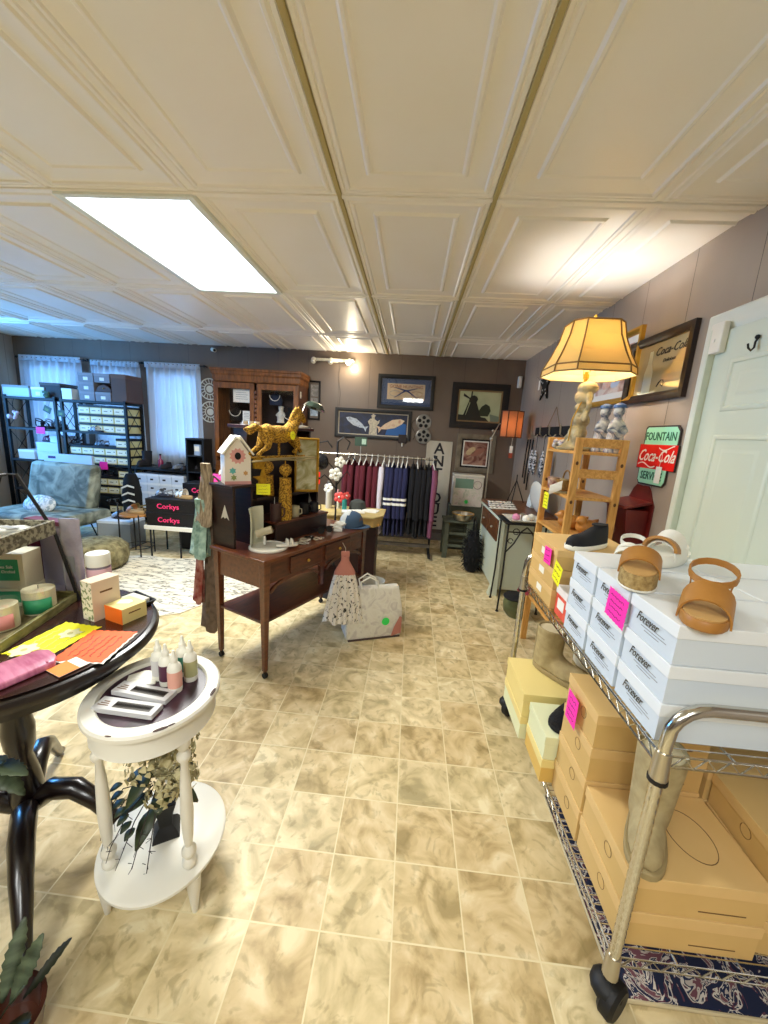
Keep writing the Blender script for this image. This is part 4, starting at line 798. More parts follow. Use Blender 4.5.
for k in range(3): a = k*2.1; mb = MB(); mb.tube([(.10*math.cos(a), .10*math.sin(a), 0), (0, 0, .24)], .005, 6); mb.build('leg', black, tt)
mb = MB(); mb.cyl((0,0,.22), (0,0,.30), .006); mb.build('stem', black, tt)
tt = thing('glass_pouch', 'pale blue and white beaded purse leaning at the back of the dresser', 'purse', (1.24, 3.92, .77), .0, rot=(0, R(10), 0)); mb = MB(); mb.loft([[(-.02, -a, z), (.02, -a, z), (.02, a, z), (-.02, a, z)] for a, z in ((.06, 0), (.075, .06), (.07, .20), (.05, .24))]); mb.build('purse_body', pic_mat('pearl_beads', ['#8fa09a', '#dfe5df', '#b9c6c2'], 40), tt, bev=.008); mb = MB(); mb.tube([(0, -.045, .235), (0, 0, .27), (0, .045, .235)], .004, 6); mb.build('strap', black, tt)
tt = thing('oval_plate', 'white oval plate with dark trim propped behind the pine rack', 'plate', (1.20, 3.60, .77), rot=(R(-8), R(80), 0)); mb = MB(); mb.lathe([(.09, 0), (.13, .012), (.15, .024), (.15, .028), (.12, .018)], (-.15,0,0), 26); mb.build('plate_body', porc, tt); mb = MB(); mb.tube([(-.15+.15*math.cos(2*PI*i/26), .15*math.sin(2*PI*i/26), .028) for i in range(26)], .003, 5, closed=True); mb.build('trim_line', black, tt)
# hanging necklaces
for i in range(3):
    tt = thing('hanging_necklace', 'long black beaded necklace on the side wall, %s from the corner lamp' % onames[i], 'necklace', (X1-.02, 4.62-.1*i, 1.45), group='black necklaces'); mb = MB(); L_ = .45+.06*i
    mb.tube([(0, .03*math.sin(PI*u/12), -L_*(1-abs(1-u/6))) for u in range(13)], .008, 6); mb.build('bead_string', black_m, tt); mb = MB(); mb.cyl((.02, 0, .0), (-.01, 0, .0), .005); mb.build('nail', silver, tt)
tt = thing('red_tag_hanger', 'small red and white tag hanging below the amber lamp', 'price tag', (1.16, 4.62, 1.40)); mb = MB(); mb.box(-.018, .018, -.002, .002, -.18, -.04); mb.build('tag_card', paper, tt); mb = MB(); mb.box(-.022, .022, -.004, -.002, -.18, -.12); mb.build('red_band', mat('rust_red', '#a4462c', .6), tt); mb = MB(); mb.cyl((0,0,-.04), (0,0,.05), .0015, n=5); mb.build('string', paper, tt)
# iron table with basket
t = thing('iron_table', 'small black wrought iron table with scrolled apron beside the pine rack', 'side table', (.95, 3.18, 0))
for x, y in ((-.12, -.10), (-.12, .16), (.18, -.10), (.18, .16)): mb = MB(); mb.tube([(x*1.08, y*1.08, 0), (x, y, .30), (x, y, .76)], .0075, 6); mb.cyl((x*1.08, y*1.08, 0), (x*1.08, y*1.08, .008), .013); mb.build('leg', black, t)
mb = MB(); mb.box(-.15, .21, -.13, .19, .76, .775); mb.build('table_top', black, t, bev=.003)
for k, (xa, xb) in enumerate(((-.12, .03), (.18, .03))):
    mb = MB(); mb.tube([(xa, -.10, .52), (xa+(xb-xa)*.4, -.10, .60), (xa+(xb-xa)*.7, -.10, .70), (xb, -.10, .74)], .006, 6); mb.tube([(xa+(xb-xa)*.45+.025*math.cos(i*.7), -.10, .70+.025*math.sin(i*.7)) for i in range(9)], .004, 5); mb.tube([(xa+(xb-xa)*.2+.02*math.cos(i*.7), -.10, .62+.02*math.sin(i*.7)) for i in range(9)], .004, 5); mb.build('scroll', black, t)
mb = MB(); mb.box(-.12, .18, -.105, -.095, .69, .70); mb.build('apron_rail', black, t)
tt = thing('serving_tray', 'white rectangular tray of small trinkets on the iron table', 'tray', (.98, 3.18, .775)); mb = MB(); mb.loft([[(-a, -b, z), (a, -b, z), (a, b, z), (-a, b, z)] for a, b, z in ((.13, .11, 0), (.16, .14, .022), (.155, .135, .022), (.125, .105, .006))]); mb.build('tray_body', porc, tt)
for i, (x, y, m_) in enumerate(((-.07, .0, mat('pink_soap', '#d98aa8', .5)), (.0, -.04, white), (.06, .03, porc), (.0, .06, silver))): 
    tj = thing('trinket_dish', '%s on the white tray of the iron table' % ['pink folded cloth trinket', 'small white lidded jar', 'cream round trinket box', 'silver round trinket box'][i], 'trinket', (.98+x, 3.18+y, .784)); mb = MB(); mb.lathe([(.026, 0), (.032, .01), (.030, .03)], (0,0,0), 14); mb.build('dish', m_, tj); mb = MB(); mb.lathe([(.031, .03), (.02, .042), (.004, .048)], (0,0,0), 14); mb.build('lid', m_, tj)
tt = thing('green_pot', 'green glazed pot with black cloth on the floor under the iron table', 'pot', (.96, 3.02, 0)); mb = MB(); mb.lathe([(.07, 0), (.10, .04), (.11, .11), (.10, .16), (.09, .16), (.09, .12)], (0,0,0), 20); mb.build('pot_body', mat('green_glaze', '#3f4526', .35, col2='#666c42', scale=8), tt); mb = MB(); mb.sph((0, 0, .165), .105, 14, (1.1, 1, .30)); mb.build('cloth', black_m, tt)
tt = thing('patterned_card', 'small red and black patterned card clipped to the rack post', 'card', (.865, 2.60, .40), rot=(R(78), R(20), R(-20))); mb = MB(); mb.box(-.04, .04, -.03, .03, 0, .002); mb.build('card', pic_mat('red_black_print', ['#1a0d12', '#a33a4c', '#3a1a22'], 40), tt); mb = MB(); mb.box(-.006, .006, .024, .038, -.002, .006); mb.build('clip', black, tt)
# ------------------------------------------------------------------ pine ladder rack with lamp
PX0, PX1, PY0, PY1, PZ = .90, 1.18, 2.20, 2.66, 1.46
t = thing('pine_rack', 'open pine shelf rack with knotty posts holding shoes and ornaments', 'shelf', (0,0,0))
knot = mat('pine_knot', '#5a3413', .6)
for x in (PX0, PX1):
    for y in (PY0, PY1):
        mb = MB(); wx = .02; wy = .034; mb.box(x-(0 if x == PX0 else .04), x+(.04 if x == PX0 else 0), y-(.0 if y == PY0 else .022), y+(.022 if y == PY0 else 0), 0, PZ); p = mb.build('post', pine, t, bev=.002)
        for kz in (.45+.2*x, 1.1, 1.32-.3*(y-2.2)):
            kk = MB(); kk.lathe([(.011, -.0008), (.011, .0008)], (0,0,0), 10, sx=.7); kk.build('knot', knot, p, (x+(.02 if x == PX0 else -.02), PY0-.0004 if y == PY0 else PY1-.0225, kz), (R(90), 0, 0))
SH = [.36, .66, .82+.08, 1.13, 1.385]
for i, z in enumerate(SH):
    mb = MB(); mb.box(PX0+.002, PX1-.002, PY0+.004, PY1-.004, z-.016, z); mb.build('shelf_board', pine_x, t, bev=.002)
for y in (PY0, PY1-.018): mb = MB(); mb.box(PX0+.04, PX1-.04, y, y+.018, PZ-.05, PZ); mb.build('top_rail', pine_x, t, bev=.002)
mb = MB(); mb.box(PX0+.04, PX1-.04, PY0+.0, PY0+.018, 1.24, 1.29); mb.build('cross_rail', pine_x, t, bev=.002)
# lamp with cherub base
LX, LY, LZ = 1.00, 2.46, 1.385
t = thing('table_lamp', 'ornate figural table lamp with a large yellow panelled shade on the pine rack', 'table lamp', (LX, LY, LZ))
ant = mat('antique_cream', '#8f8360', .5, col2='#b9ae8a', scale=18, lo=.4, hi=.6)
mb = MB(); mb.lathe([(.075, 0), (.08, .015), (.06, .03), (.045, .05), (.035, .07)], (0,0,0), 20); mb.sph((.0,.0,.10), .042, 12, (1,.9,1.2)); mb.sph((.01,0,.17), .036, 12, (1,.9,1.3)); mb.sph((.0,0,.24), .030, 12); mb.sph((.005,0,.30), .040, 12, (1,1,1.1)); mb.sph((.012,-.01,.35), .042, 12, (1.05,1,.9))
for s in (-1, 1): mb.tube([(.01, s*.03, .20), (.01, s*.055, .25), (.01, s*.03, .33)], [.014, .012, .012], 8); mb.tube([(0, s*.02, .12), (-.02, s*.045, .07), (-.01, s*.05, .02)], [.022, .018, .014], 8); mb.sph((.0, s*.05, .19), .022, 8, (.5, 1, 1.4))
ch_ = mb.build('cherub_base', ant, t, remesh=.0055); ch_.scale = (1.35, 1.35, 1.05)
mb = MB(); mb.tube([(-.055, -.02, .02), (-.05, -.02, .18), (-.01, -.03, .30)], .004, 6); mb.build('staff', gold, t)
mb = MB(); mb.cyl((0,0,.37), (0,0,.46), .011); mb.cyl((0,0,.42), (0,0,.445), .017); mb.build('socket', gold, t)
mb = MB(); mb.tube([(.0,.045,.45), (.0,.05,.60), (0,.012,.735), (0,0,.755), (0,-.012,.735), (0,-.05,.60), (0,-.045,.45)], .0025, 6); mb.sph((0,0,.765), .010, 8); mb.build('harp', gold, t)
mb = MB(); mb.sph((0,0,.53), .034, 12, (1,1,1.2)); mb.build('bulb', mat('lamp_bulb', '#fff0cc', .4, emit=18), t)
shade_m = sheer('silk_shade', '#ebd08e', .30); trim_m = mat('shade_braid', '#8a6a3a', .7)
oct_ = lambda a, b: [(a, b*.55), (a*.62, b), (-a*.62, b), (-a, b*.55), (-a, -b*.55), (-a*.62, -b), (a*.62, -b), (a, -b*.55)]
lev = [(.226, .215, .435), (.221, .209, .475), (.186, .172, .55), (.153, .138, .64), (.137, .123, .72)]
def sring(a, b, z): return [(x, y, z) for x, y in oct_(a, b)]
mb = MB(); mb.loft([sring(*l) for l in lev], cap=False); sh = mb.build('lamp_shade', shade_m, t, smooth=False, solid=.002)
mb = MB()
for a, b, z in (lev[0], lev[1], lev[4]): mb.tube(sring(a+.002, b+.002, z), .0042, 6, closed=True)
for j in range(8): mb.tube([sring(a+.002, b+.002, z)[j] for a, b, z in lev], .0042, 6)
mb.build('shade_braid', trim_m, sh)
l = bpy.data.lights.new('lamp_bulb', 'POINT'); l.energy = 10; l.color = (.98, .98, 1); l.shadow_soft_size = .035; lo = bpy.data.objects.new('lamp_bulb', l); C.objects.link(lo); lo.location = (LX, LY, LZ+.60)
# figurines on the rack
for i, (x, y) in enumerate(((1.10, 2.33), (1.13, 2.24+.0))):
    figurine('white and blue porcelain boot-shaped figurine on the rack top, %s one' % ['farther', 'nearer'][i], (x, y+.03, 1.385), pic_mat('blue_white_porcelain', ['#e4e2d8', '#dcdad0', '#4d5c78', '#e2e0d6'], 16), .27, .085, m2=porcb)
t = thing('dried_posy', 'small floral posy ornament beside the lamp foot', 'ornament', (.945, 2.56, 1.385)); mb = MB(); rnd = random.Random(5)
for k in range(9): mb.sph((rnd.uniform(-.03, .03), rnd.uniform(-.05, .05), .02+rnd.uniform(0, .03)), .02, 7)
mb.build('flowers', pic_mat('posy_print', ['#4a5a34', '#d9d2c4', '#7a6f8a', '#3a3a2a'], 35), t, remesh=.006); mb = MB(); mb.lathe([(.03, 0), (.035, .012)], (0,0,0), 12); mb.build('dish', ant, t)
# second shelf: teapots and baskets
wk = mat('wicker', '#a07a3e', .8, col2='#7d5a28', scale=60, bump=.6, bscale=90)
def basket(label, loc, r, h, m, handle=True, m2=None, cat='basket', name='wicker_basket', rz=0):
    t = thing(name, label, cat, loc, rz); mb = MB(); mb.lathe([(r*.7, 0), (r*.9, h*.2), (r, h), (r*.92, h), (r*.8, h*.25), (r*.6, .006)], (0,0,0), 20); mb.build('bowl_body', m, t)
    mb = MB(); mb.tube([(r*math.cos(2*PI*i/20), r*math.sin(2*PI*i/20), h) for i in range(20)], r*.07, 6, closed=True); mb.build('rim', m, t)
    if handle: mb = MB(); mb.tube([(0, r*math.cos(PI*i/10), h+r*1.1*math.sin(PI*i/10)) for i in range(11)], r*.09, 7); mb.build('handle', m, t)
    if m2: mb = MB(); [mb.sph((r*.45*math.cos(k*2.1), r*.45*math.sin(k*2.1), h*.95), r*.42, 9, (1,1,.7)) for k in range(3)]; mb.build('filling', m2, t, remesh=.006)
    return t
pv = mat('floral_cloth', '#7a3038', .7, col2='#c9b59a', scale=30)
basket('small wicker basket with arched handle and eggs on the second shelf', (.975, 2.45, 1.13), .055, .07, wk, m2=mat('mottled_eggs', '#8f7a4a', .6, col2='#c2b088', scale=20))
basket('small wicker basket without handle on the second shelf, far side', (.955, 2.60, 1.13), .038, .07, pv, False, m2=pv, name='fabric_pot')
t = sandal('beaded_sandal', 'cream beaded sandal on the second shelf by the near post', (.96, 2.33, 1.13), R(160), .12, .05, .012, ant, porc)
def bread(label, loc, rz, m): 
    t = thing('wooden_duck', label, 'ornament', loc, rz); mb = MB(); mb.sph((0, 0, .045), .07, 14, (1.15, .75, .65)); mb.sph((.055, 0, .085), .032, 10); mb.tube([(.08,0,.085), (.105,0,.08)], [.012, .006], 6); mb.tube([(-.05,0,.06), (-.10,0,.085)], [.028, .006], 8); mb.build('body', m, t, remesh=.006); mb = MB(); mb.lathe([(.04, 0), (.045, .006)], (0,0,0), 12); mb.build('foot', m, t); return t
duck = mat('honey_wood', '#b0732f', .35, col2='#c98d45', scale=6); 
bread('honey coloured wooden duck on the middle shelf, near end', (1.075, 2.30, .90+.0), R(-150), duck); bread('honey coloured wooden duck on the middle shelf, far end', (1.03, 2.42, .90), R(170), duck)
basket('dark bowl behind the honey coloured ducks', (1.08, 2.56, .90), .065, .05, mat('dark_glaze', '#241712', .3), False, name='dark_bowl', cat='bowl')
t = basket('dark brown oval pot low on the rack with a white tag', (.99, 2.45, .66), .085, .09, mat('brown_glaze', '#2e1511', .3), False, name='brown_pot', cat='pot')
t = thing('price_tag', 'white price tag standing on the brown pot', 'price tag', (.885, 2.44, .745), rot=FACE['-X']); mb = MB(); mb.box(-.022, .022, -.06, .04, 0, .001); mb.build('tag_card', paper, t); mb = MB(); mb.cyl((0,.03,.001), (0,.03,.003), .004, n=6); mb.build('eyelet', silver, t)
note('neon yellow price note hanging from the second rack shelf', (PX0-.002, 2.53, 1.055), 0, .085, .105, yellowp, seed=8, scal=False, txt=ink)
t = shoe('clog_shoe', 'brown clog on the lower rack shelf behind the pot', (1.12, 2.56, .66), R(-120), .2, .075, .07, mat('brown_leather', '#7d4f2e', .5), black_m)
for i, y in enumerate((2.30, 2.36)): 
    t = thing('glass_bottle', 'clear glass bottle on the lower rack shelf, %s one' % ['nearer', 'farther'][i], 'bottle', (1.10, y, .66)); mb = MB(); mb.lathe([(.022, 0), (.024, .08), (.01, .11), (.009, .15)], (0,0,0), 14); mb.build('bottle_body', mat('grey_glass', '#b8b49a', .1, coat=1), t); mb = MB(); mb.lathe([(.011, .15), (.011, .165)], (0,0,0), 10); mb.build('cap', silver, t)

# ------------------------------------------------------------------ writing table with organiser
A = Vector((-.735, 1.885, 0)); TH = math.atan2(.90, .44)
def cl(u, v, z=0): return (A.x+u*math.cos(TH)-v*math.sin(TH), A.y+u*math.sin(TH)+v*math.cos(TH), z)
LT, WT, HT = 1.0, .42, .72
t = thing('writing_table', 'red-brown wooden writing table on casters with lower shelf and drawers', 'table', cl(0,0), TH)
mb = MB(); mb.box(-.015, LT+.015, -.015, WT+.015, HT-.02, HT); mb.build('table_top', red_wood, t, bev=.003)
rw = mat('red_brown_wood_dark', '#3c190d', .35, col2='#5a2a15', scale=6, stretch=(2,9,9), coat=.3)
mb = MB(); mb.box(.025, LT-.025, .008, .022, HT-.15, HT-.02); mb.build('apron_front', rw, t)
mb = MB(); mb.box(.025, LT-.025, WT-.022, WT-.008, HT-.15, HT-.02); mb.build('apron_back', rw, t)
for x in (.008, LT-.022): mb = MB(); mb.box(x, x+.014, .02, WT-.02, HT-.17, HT-.02); mb.build('apron_side', red_wood, t)
for i, (a, b) in enumerate(((.20, .48), (.52, .80))):
    mb = MB(); mb.box(a, b, -.002, .010, HT-.135, HT-.035); d = mb.build('drawer', rw, t, bev=.003); mb = MB(); mb.sph(((a+b)/2, -.012, HT-.085), .010, 8); mb.build('knob', gold, d)
for x, y in ((.02, .02), (.02, WT-.02), (LT-.02, .02), (LT-.02, WT-.02)):
    mb = MB(); mb.loft([[(x-a, y-a, z), (x+a, y-a, z), (x+a, y+a, z), (x-a, y+a, z)] for a, z in ((.012, .045), (.020, HT-.15), (.022, HT-.02))]); g = mb.build('leg', red_wood if x < .1 else rw, t, bev=.002)
    mb = MB(); mb.cyl((x, y, .03), (x, y, .05), .010); mb.cyl((x-.01, y, .0165), (x+.01, y, .0165), .016, n=14); mb.build('caster', black, g)
for x0 in (.5,): 
    for y in (.02,): mb = MB(); mb.loft([[(x0-a, y-.01, z), (x0+a, y-.01, z), (x0+a, y+.012, z), (x0-a, y+.012, z)] for a, z in ((.014, HT-.30), (.018, HT-.17), (.045, HT-.148))]); mb.build('arch_drop', rw, t)
for xa, xb in ((.05, .46), (.54, .95)): mb = MB(); mb.strip([(xa+(xb-xa)*i/12, .014, HT-.15-.055*(1-math.sin(PI*i/12)**.6)) for i in range(13)], (0,1,0), .014, .02); mb.build('arched_rail', rw, t)
mb = MB(); mb.box(.01, LT-.01, .02, WT-.02, .335, .35); mb.build('lower_shelf', rw, t, bev=.002)
# organiser on the back half
o_ = thing('desk_organiser', 'dark wooden desk organiser with open shelves and cut-out end towers', 'desk organiser', cl(0,0,HT), TH)
TWR, LO = .351, .75
for x0 in (.02, LO-.02):
    mb = MB(); mb.box(x0, x0+.018, .265, WT+.03, 0, TWR); e = mb.build('end_panel', dark_wood, o_, bev=.002)
    mb = MB(); c = [(-.0, .05), (.012, .02), (.035, -.035), (.012, -.02), (0, -.03), (-.012, -.02), (-.035, -.035), (-.012, .02)]; mb.prism([(.335+a, .20+b) for a, b in c], -.0006, .0006); mb.build('cut_out', mat('pale_cut_out', '#c7c2b2', .8), e, (x0-.0006, 0, 0), Matrix(((0,0,1),(1,0,0),(0,1,0))).to_euler())
    mb = MB(); mb.box(x0-.012, x0+.15 if x0 < .5 else x0+.03, .255, WT+.032, TWR, TWR+.014); mb.build('tower_top', dark_wood, o_, bev=.002)
    if x0 < .5: mb = MB(); mb.box(x0+.13, x0+.145, .27, WT+.03, 0, TWR); mb.build('inner_panel', dark_wood, o_)
mb = MB(); mb.box(.26, LO, .17, WT, .115, .13); mb.build('low_shelf', rw, o_, bev=.002)
mb = MB(); mb.box(.26, LO, .18, .195, .0, .115); d = mb.build('drawer_front', dark_wood, o_, bev=.002)
for x in (.18, LO-.03): mb = MB(); mb.box(x, x+.016, .335, WT+.03, .13, .68); mb.build('upright', dark_wood, o_)
mb = MB(); mb.box(.18, LO-.02, .255, WT+.03, .265, .28); mb.build('middle_shelf', dark_wood, o_)
mb = MB(); mb.box(.15, LO, .315, WT+.045, .68, .70); mb.build('top_board', mat('plum_wood', '#2c100d', .35, col2='#3d1813', scale=8), o_, bev=.004)
mb = MB(); mb.box(.18, LO-.02, WT+.022, WT+.03, .0, .68); mb.build('back_panel', dark_wood, o_)
# birdhouse
t = thing('birdhouse', 'white wooden birdhouse with pink flower around the entrance hole', 'birdhouse', cl(.115, .355, HT+TWR+.0145), R(36)); t.scale = (1.28,)*3
mb = MB(); mb.loft([[(-.055, y, 0), (.055, y, 0), (.055, y, .13), (0, y, .205), (-.055, y, .13)] for y in (-.05, .05)]); mb.build('house_body', mat('cream_print_wood', '#e6dccb', .5), t)
for s in (-1, 1): mb = MB(); mb.cb((s*.036, -.006, .172), (.098, .125, .007), (0, s*R(53.5), 0)); mb.build('roof_panel', white, t, bev=.001)
mb = MB(); mb.prism([((.036 if i % 2 else .028)*math.cos(2*PI*i/24), (.036 if i % 2 else .028)*math.sin(2*PI*i/24)) for i in range(24)], 0, .0015); mb.build('flower_print', mat('dusty_pink', '#d79a92', .6), t, (0, -.0502, .125), FACE['-Y'])
mb = MB(); mb.prism(ell(0, 0, .013, .016, 18), 0, .003); mb.build('entrance_hole', black_m, t, (0, -.051, .125), FACE['-Y'])
for x, z, r_, m_ in ((-.022, .06, .016, mat('teal_print', '#5fb0ab', .6)), (-.018, .03, .014, mat('olive_print', '#8f9a58', .6)), (.032, .05, .012, mat('ochre_print', '#c99a5a', .6))):
    mb = MB(); mb.prism([((r_ if i % 2 else r_*.6)*math.cos(2*PI*i/12), (r_ if i % 2 else r_*.6)*math.sin(2*PI*i/12)) for i in range(12)], 0, .0015); mb.build('flower_print', m_, t, (x, -.0502, z), FACE['-Y'])
mb = MB(); mb.box(-.056, .056, -.0515, -.0505, 0, .014); mb.build('base_band', _M['dusty_pink'], t)
# cork horse: rocking-horse figure
t = thing('cork_horse', 'golden cork galloping horse figure on a rod in front of the desk organiser', 'horse ornament', cl(.345, .245, 1.232), TH); t.scale = (.95,)*3
mb = MB(); k_ = 1.0
mb.sph((0, 0, .15), .06, 14, (2.1, .8, .95)); mb.sph((.09, 0, .165), .055, 12, (1, .85, 1.1)); mb.sph((-.10, 0, .155), .058, 12, (1, .85, 1))
mb.tube([(.10, 0, .18), (.145, 0, .24), (.17, 0, .285)], [.048, .036, .028], 10); mb.tube([(.165, 0, .30), (.20, 0, .275), (.235, 0, .24)], [.030, .025, .018], 10)
for s in (-1, 1):
    mb.tube([(.165, s*.012, .31), (.165, s*.016, .345)], [.010, .004], 6)
    mb.tube([(.12, s*.028, .13), (.17 if s > 0 else .15, s*.028, .08), (.21 if s > 0 else .13, s*.028, .06), (.235 if s > 0 else .10, s*.028, .035)], [.026, .018, .013, .015], 8)
    mb.tube([(-.11, s*.028, .13), (-.14 if s > 0 else -.12, s*.028, .07), (-.19 if s > 0 else -.17, s*.028, .045), (-.215 if s > 0 else -.2, s*.028, .02)], [.032, .020, .013, .015], 8)
mb.tube([(-.145, 0, .175), (-.19, 0, .19), (-.235, 0, .165), (-.275, 0, .175)], [.018, .026, .028, .008], 8)
mb.tube([(.09, 0, .225), (.125, 0, .28), (.155, 0, .325)], [.014, .018, .012], 6)
mb.build('horse_body', cork, t, remesh=.006)
mb = MB(); mb.cyl((-.22, 0, .008), (.24, 0, .008), .009); mb.cyl((0, 0, .008), (0, 0, .12), .008); mb.build('mounting_rod', cork, t)
t = thing('neon_sticker', 'round yellow price sticker on the cork horse flank', 'price tag', cl(.40, .185, 1.232+.14), rot=(R(90), 0, TH)); mb = MB(); mb.prism(ell(0,0,.022,.026,14), 0, .001); mb.build('sticker_disc', yellowp, t); mb = MB(); mb.tube([(.009*math.cos(i), .009*math.sin(i), .0012) for i in range(5)], .0008, 4); mb.build('handwriting', ink, t)
t = thing('stick_bundle', 'bleached twigs laid across the shelf front under the horse', 'twigs', cl(.37, .20, 1.222), TH)
mb = MB(); mb.tube([(-.27, 0, .0), (-.05, 0, .008), (.12, .0, -.002), (.30, 0, .012)], .006, 6); mb.build('twig', mat('driftwood', '#a3946a', .8), t); mb = MB(); mb.tube([(-.20, -.008, .012), (.05, -.008, .016), (.24, -.006, .018)], .005, 6); mb.build('twig', _M['driftwood'], t)
# cork finials
def corbel(label, loc, z1, r, ball, m=cork):
    t = thing('cork_finial', label, 'ornament', loc, TH, group='cork finials'); mb = MB(); mb.lathe([(r*1.0, 0), (r*1.02, z1*.08), (r*.82, z1*.96), (r*.86, z1)], (0,0,0), 24); mb.build('column', m, t)
    mb = MB(); mb.lathe([(r*.25, z1), (r*.3, z1+ball*.4)], (0,0,0), 10); mb.sph((0, 0, z1+ball*1.3), ball, 16); mb.build('ball', m, t); mb = MB(); mb.tube([(0,0,z1+ball*2.2), (0,0,z1+ball*2.9)], [.004, .003], 6); mb.build('stem', m, t)
corbel('gold cork column with ball top, the nearer and shorter one on the shelf', cl(.305, .30, HT+.28), .125, .040, .038)
corbel('gold cork column with ball top, the taller one standing lower', cl(.37, .215, HT+.13), .262, .043, .038)
t = thing('yellow_squares', 'stack of yellow cork squares and starfish in the organiser', 'ornament', cl(.28, .30, HT+.49), TH); mb = MB(); mb.cb((0,0,.10), (.09,.02,.07), (0,R(6),0)); mb.build('square', mat('yellow_cork', '#c79a22', .8, col2='#a87a16', scale=60), t); mb = MB(); S = [((.075 if i % 2 == 0 else .03)*math.sin(PI*i/5), (.075 if i % 2 == 0 else .03)*math.cos(PI*i/5)) for i in range(10)]; mb.prism(S, -.008, .008); mb.build('starfish', _M['yellow_cork'], t, (.015, -.01, .0), (R(90), 0, 0)); t.name = 'starfish_ornament'
t.location = cl(.245, .30, HT+.28+.10)
note('neon yellow price card standing in the organiser behind the birdhouse', cl(.225, .25, HT+.33), 0, .08, .065, yellowp, seed=11, rot=(R(90), 0, R(15)), lines=3, scal=False)
t = picture('small green and gold framed print in the organiser', cl(.60, .25, HT+.46), '-Y', .16, .36, .014, gold, [('print', rect(-.07, .07, -.17, .17), pic_mat('forest_print', ['#3d3b1c', '#9a9460', '#c8c6a8', '#5a5228'], 9))], cat='picture'); t.rotation_euler = (R(90), 0, TH-R(40))
t = thing('hanging_ornament', 'small white tag hanging between the cork columns', 'price tag', cl(.30, .235, HT+.205), rot=(R(90), 0, 0)); mb = MB(); mb.box(-.014, .014, -.022, .022, 0, .001); mb.build('tag_card', paper, t); mb = MB(); mb.tube([(0,.02,0), (0,.07,0)], .001, 4); mb.build('string', paper, t); t.name = 'price_tag'
for i, (u, v, zz, m_) in enumerate(((.13, .24, .0, porc), (.60, .24, .115, mat('stoneware', '#b3ab8c', .4)), (.70, .25, .115, black), (.82, .25, .115, silver))):
    pass
def mug(label, loc, r, h, m, rz=0, name='mug', cat='mug'):
    t = thing(name, label, cat, loc, rz); mb = MB(); mb.lathe([(r*.9, 0), (r, h*.1), (r, h), (r*.88, h), (r*.86, h*.2)], (0,0,0), 18); mb.build('cup_body', m, t); mb = MB(); mb.tube([(r*.95, 0, h*.8), (r*1.5, 0, h*.75), (r*1.55, 0, h*.35), (r*.95, 0, h*.2)], r*.13, 6); mb.build('handle', m, t); return t
mug('cream mug on the low organiser shelf beside the cork column', cl(.47, .23, HT+.13), .032, .07, mat('stoneware', '#b3ab8c', .4)); mug('black and cream mug on the low organiser shelf', cl(.57, .235, HT+.13), .033, .075, black); mug('black mug with pale interior at the far end of the organiser', cl(.67, .235, HT+.13), .032, .07, mat('charcoal_glaze', '#222127', .3))
mug('dark brown round tin on the low shelf behind the white sandal stand', cl(.30, .225, HT+.13), .035, .11, mat('brown_tin', '#3d2522', .4), name='tin_mug'); 
for i in range(3): tt = thing('tea_light', 'small white candle on the organiser top board, %s of the row' % ['first', 'second', 'third'][i], 'candle', cl(.19+.045*i, .36, HT+.70), group='small candles on the organiser'); mb = MB(); mb.lathe([(.016, 0), (.017, .022)], (0,0,0), 12); mb.build('wax', porc, tt); mb = MB(); mb.cyl((0,0,.022), (0,0,.03), .0015, n=5); mb.build('wick', ink, tt)
t = thing('orange_carton', 'small orange and white packet standing on the far middle shelf', 'carton', cl(.68, .30, HT+.28), TH); mb = MB(); mb.box(-.03, .03, -.015, .015, 0, .13); mb.build('carton_body', mat('orange_print', '#d9652a', .5), t, bev=.001); mb = MB(); mb.box(-.02, .02, -.0158, -.0152, .02, .07); mb.build('label_panel', paper, t)
# scarf hanging at the organiser end
t = thing('hanging_scarf', 'long mint, red and taupe scarf hanging beside the organiser', 'scarf', cl(.03, .505, 0), TH)
for nm, m_, z0, z1, xo, yo, wd_, sw in (('taupe_drape', mat('taupe_scarf', '#7d6a5a', .9, col2='#5f5044', scale=24), .16, 1.06, .015, -.01, .062, .02), ('beige_drape', mat('beige_scarf', '#a8977c', .9, col2='#6f5f4a', scale=16, stretch=(6,6,1)), .84, 1.19, -.01, -.01, .058, .01), ('mint_drape', mat('mint_scarf', '#a9c4b6', .9, col2='#6f8f84', scale=30), .64, .98, -.03, .025, .060, .012), ('red_drape', mat('red_scarf', '#8a3a34', .9, col2='#b9897c', scale=20), .34, .70, -.035, .05, .034, .01)):
    mb = MB(); mb.loft([[(xo+sw*math.sin(v*4)+wd_*.55*(.6+.6*v)*math.cos(2*PI*j/20)*(1+.35*math.sin(3*j+v*5)), yo+sw*v+wd_*(.6+.6*v)*math.sin(2*PI*j/20)*(1+.25*math.sin(5*j)), z1-(z1-z0)*v+(.02*math.sin(j*.9) if v == 1 else 0)) for j in range(20)] for v in [k/9 for k in range(10)]]); mb.build(nm, m_, t)
mb = MB(); mb.tube([(.03, 0, 1.06), (.05, 0, 1.11), (.075, -.04, 1.07)], .008, 6); mb.build('hook', black, t)
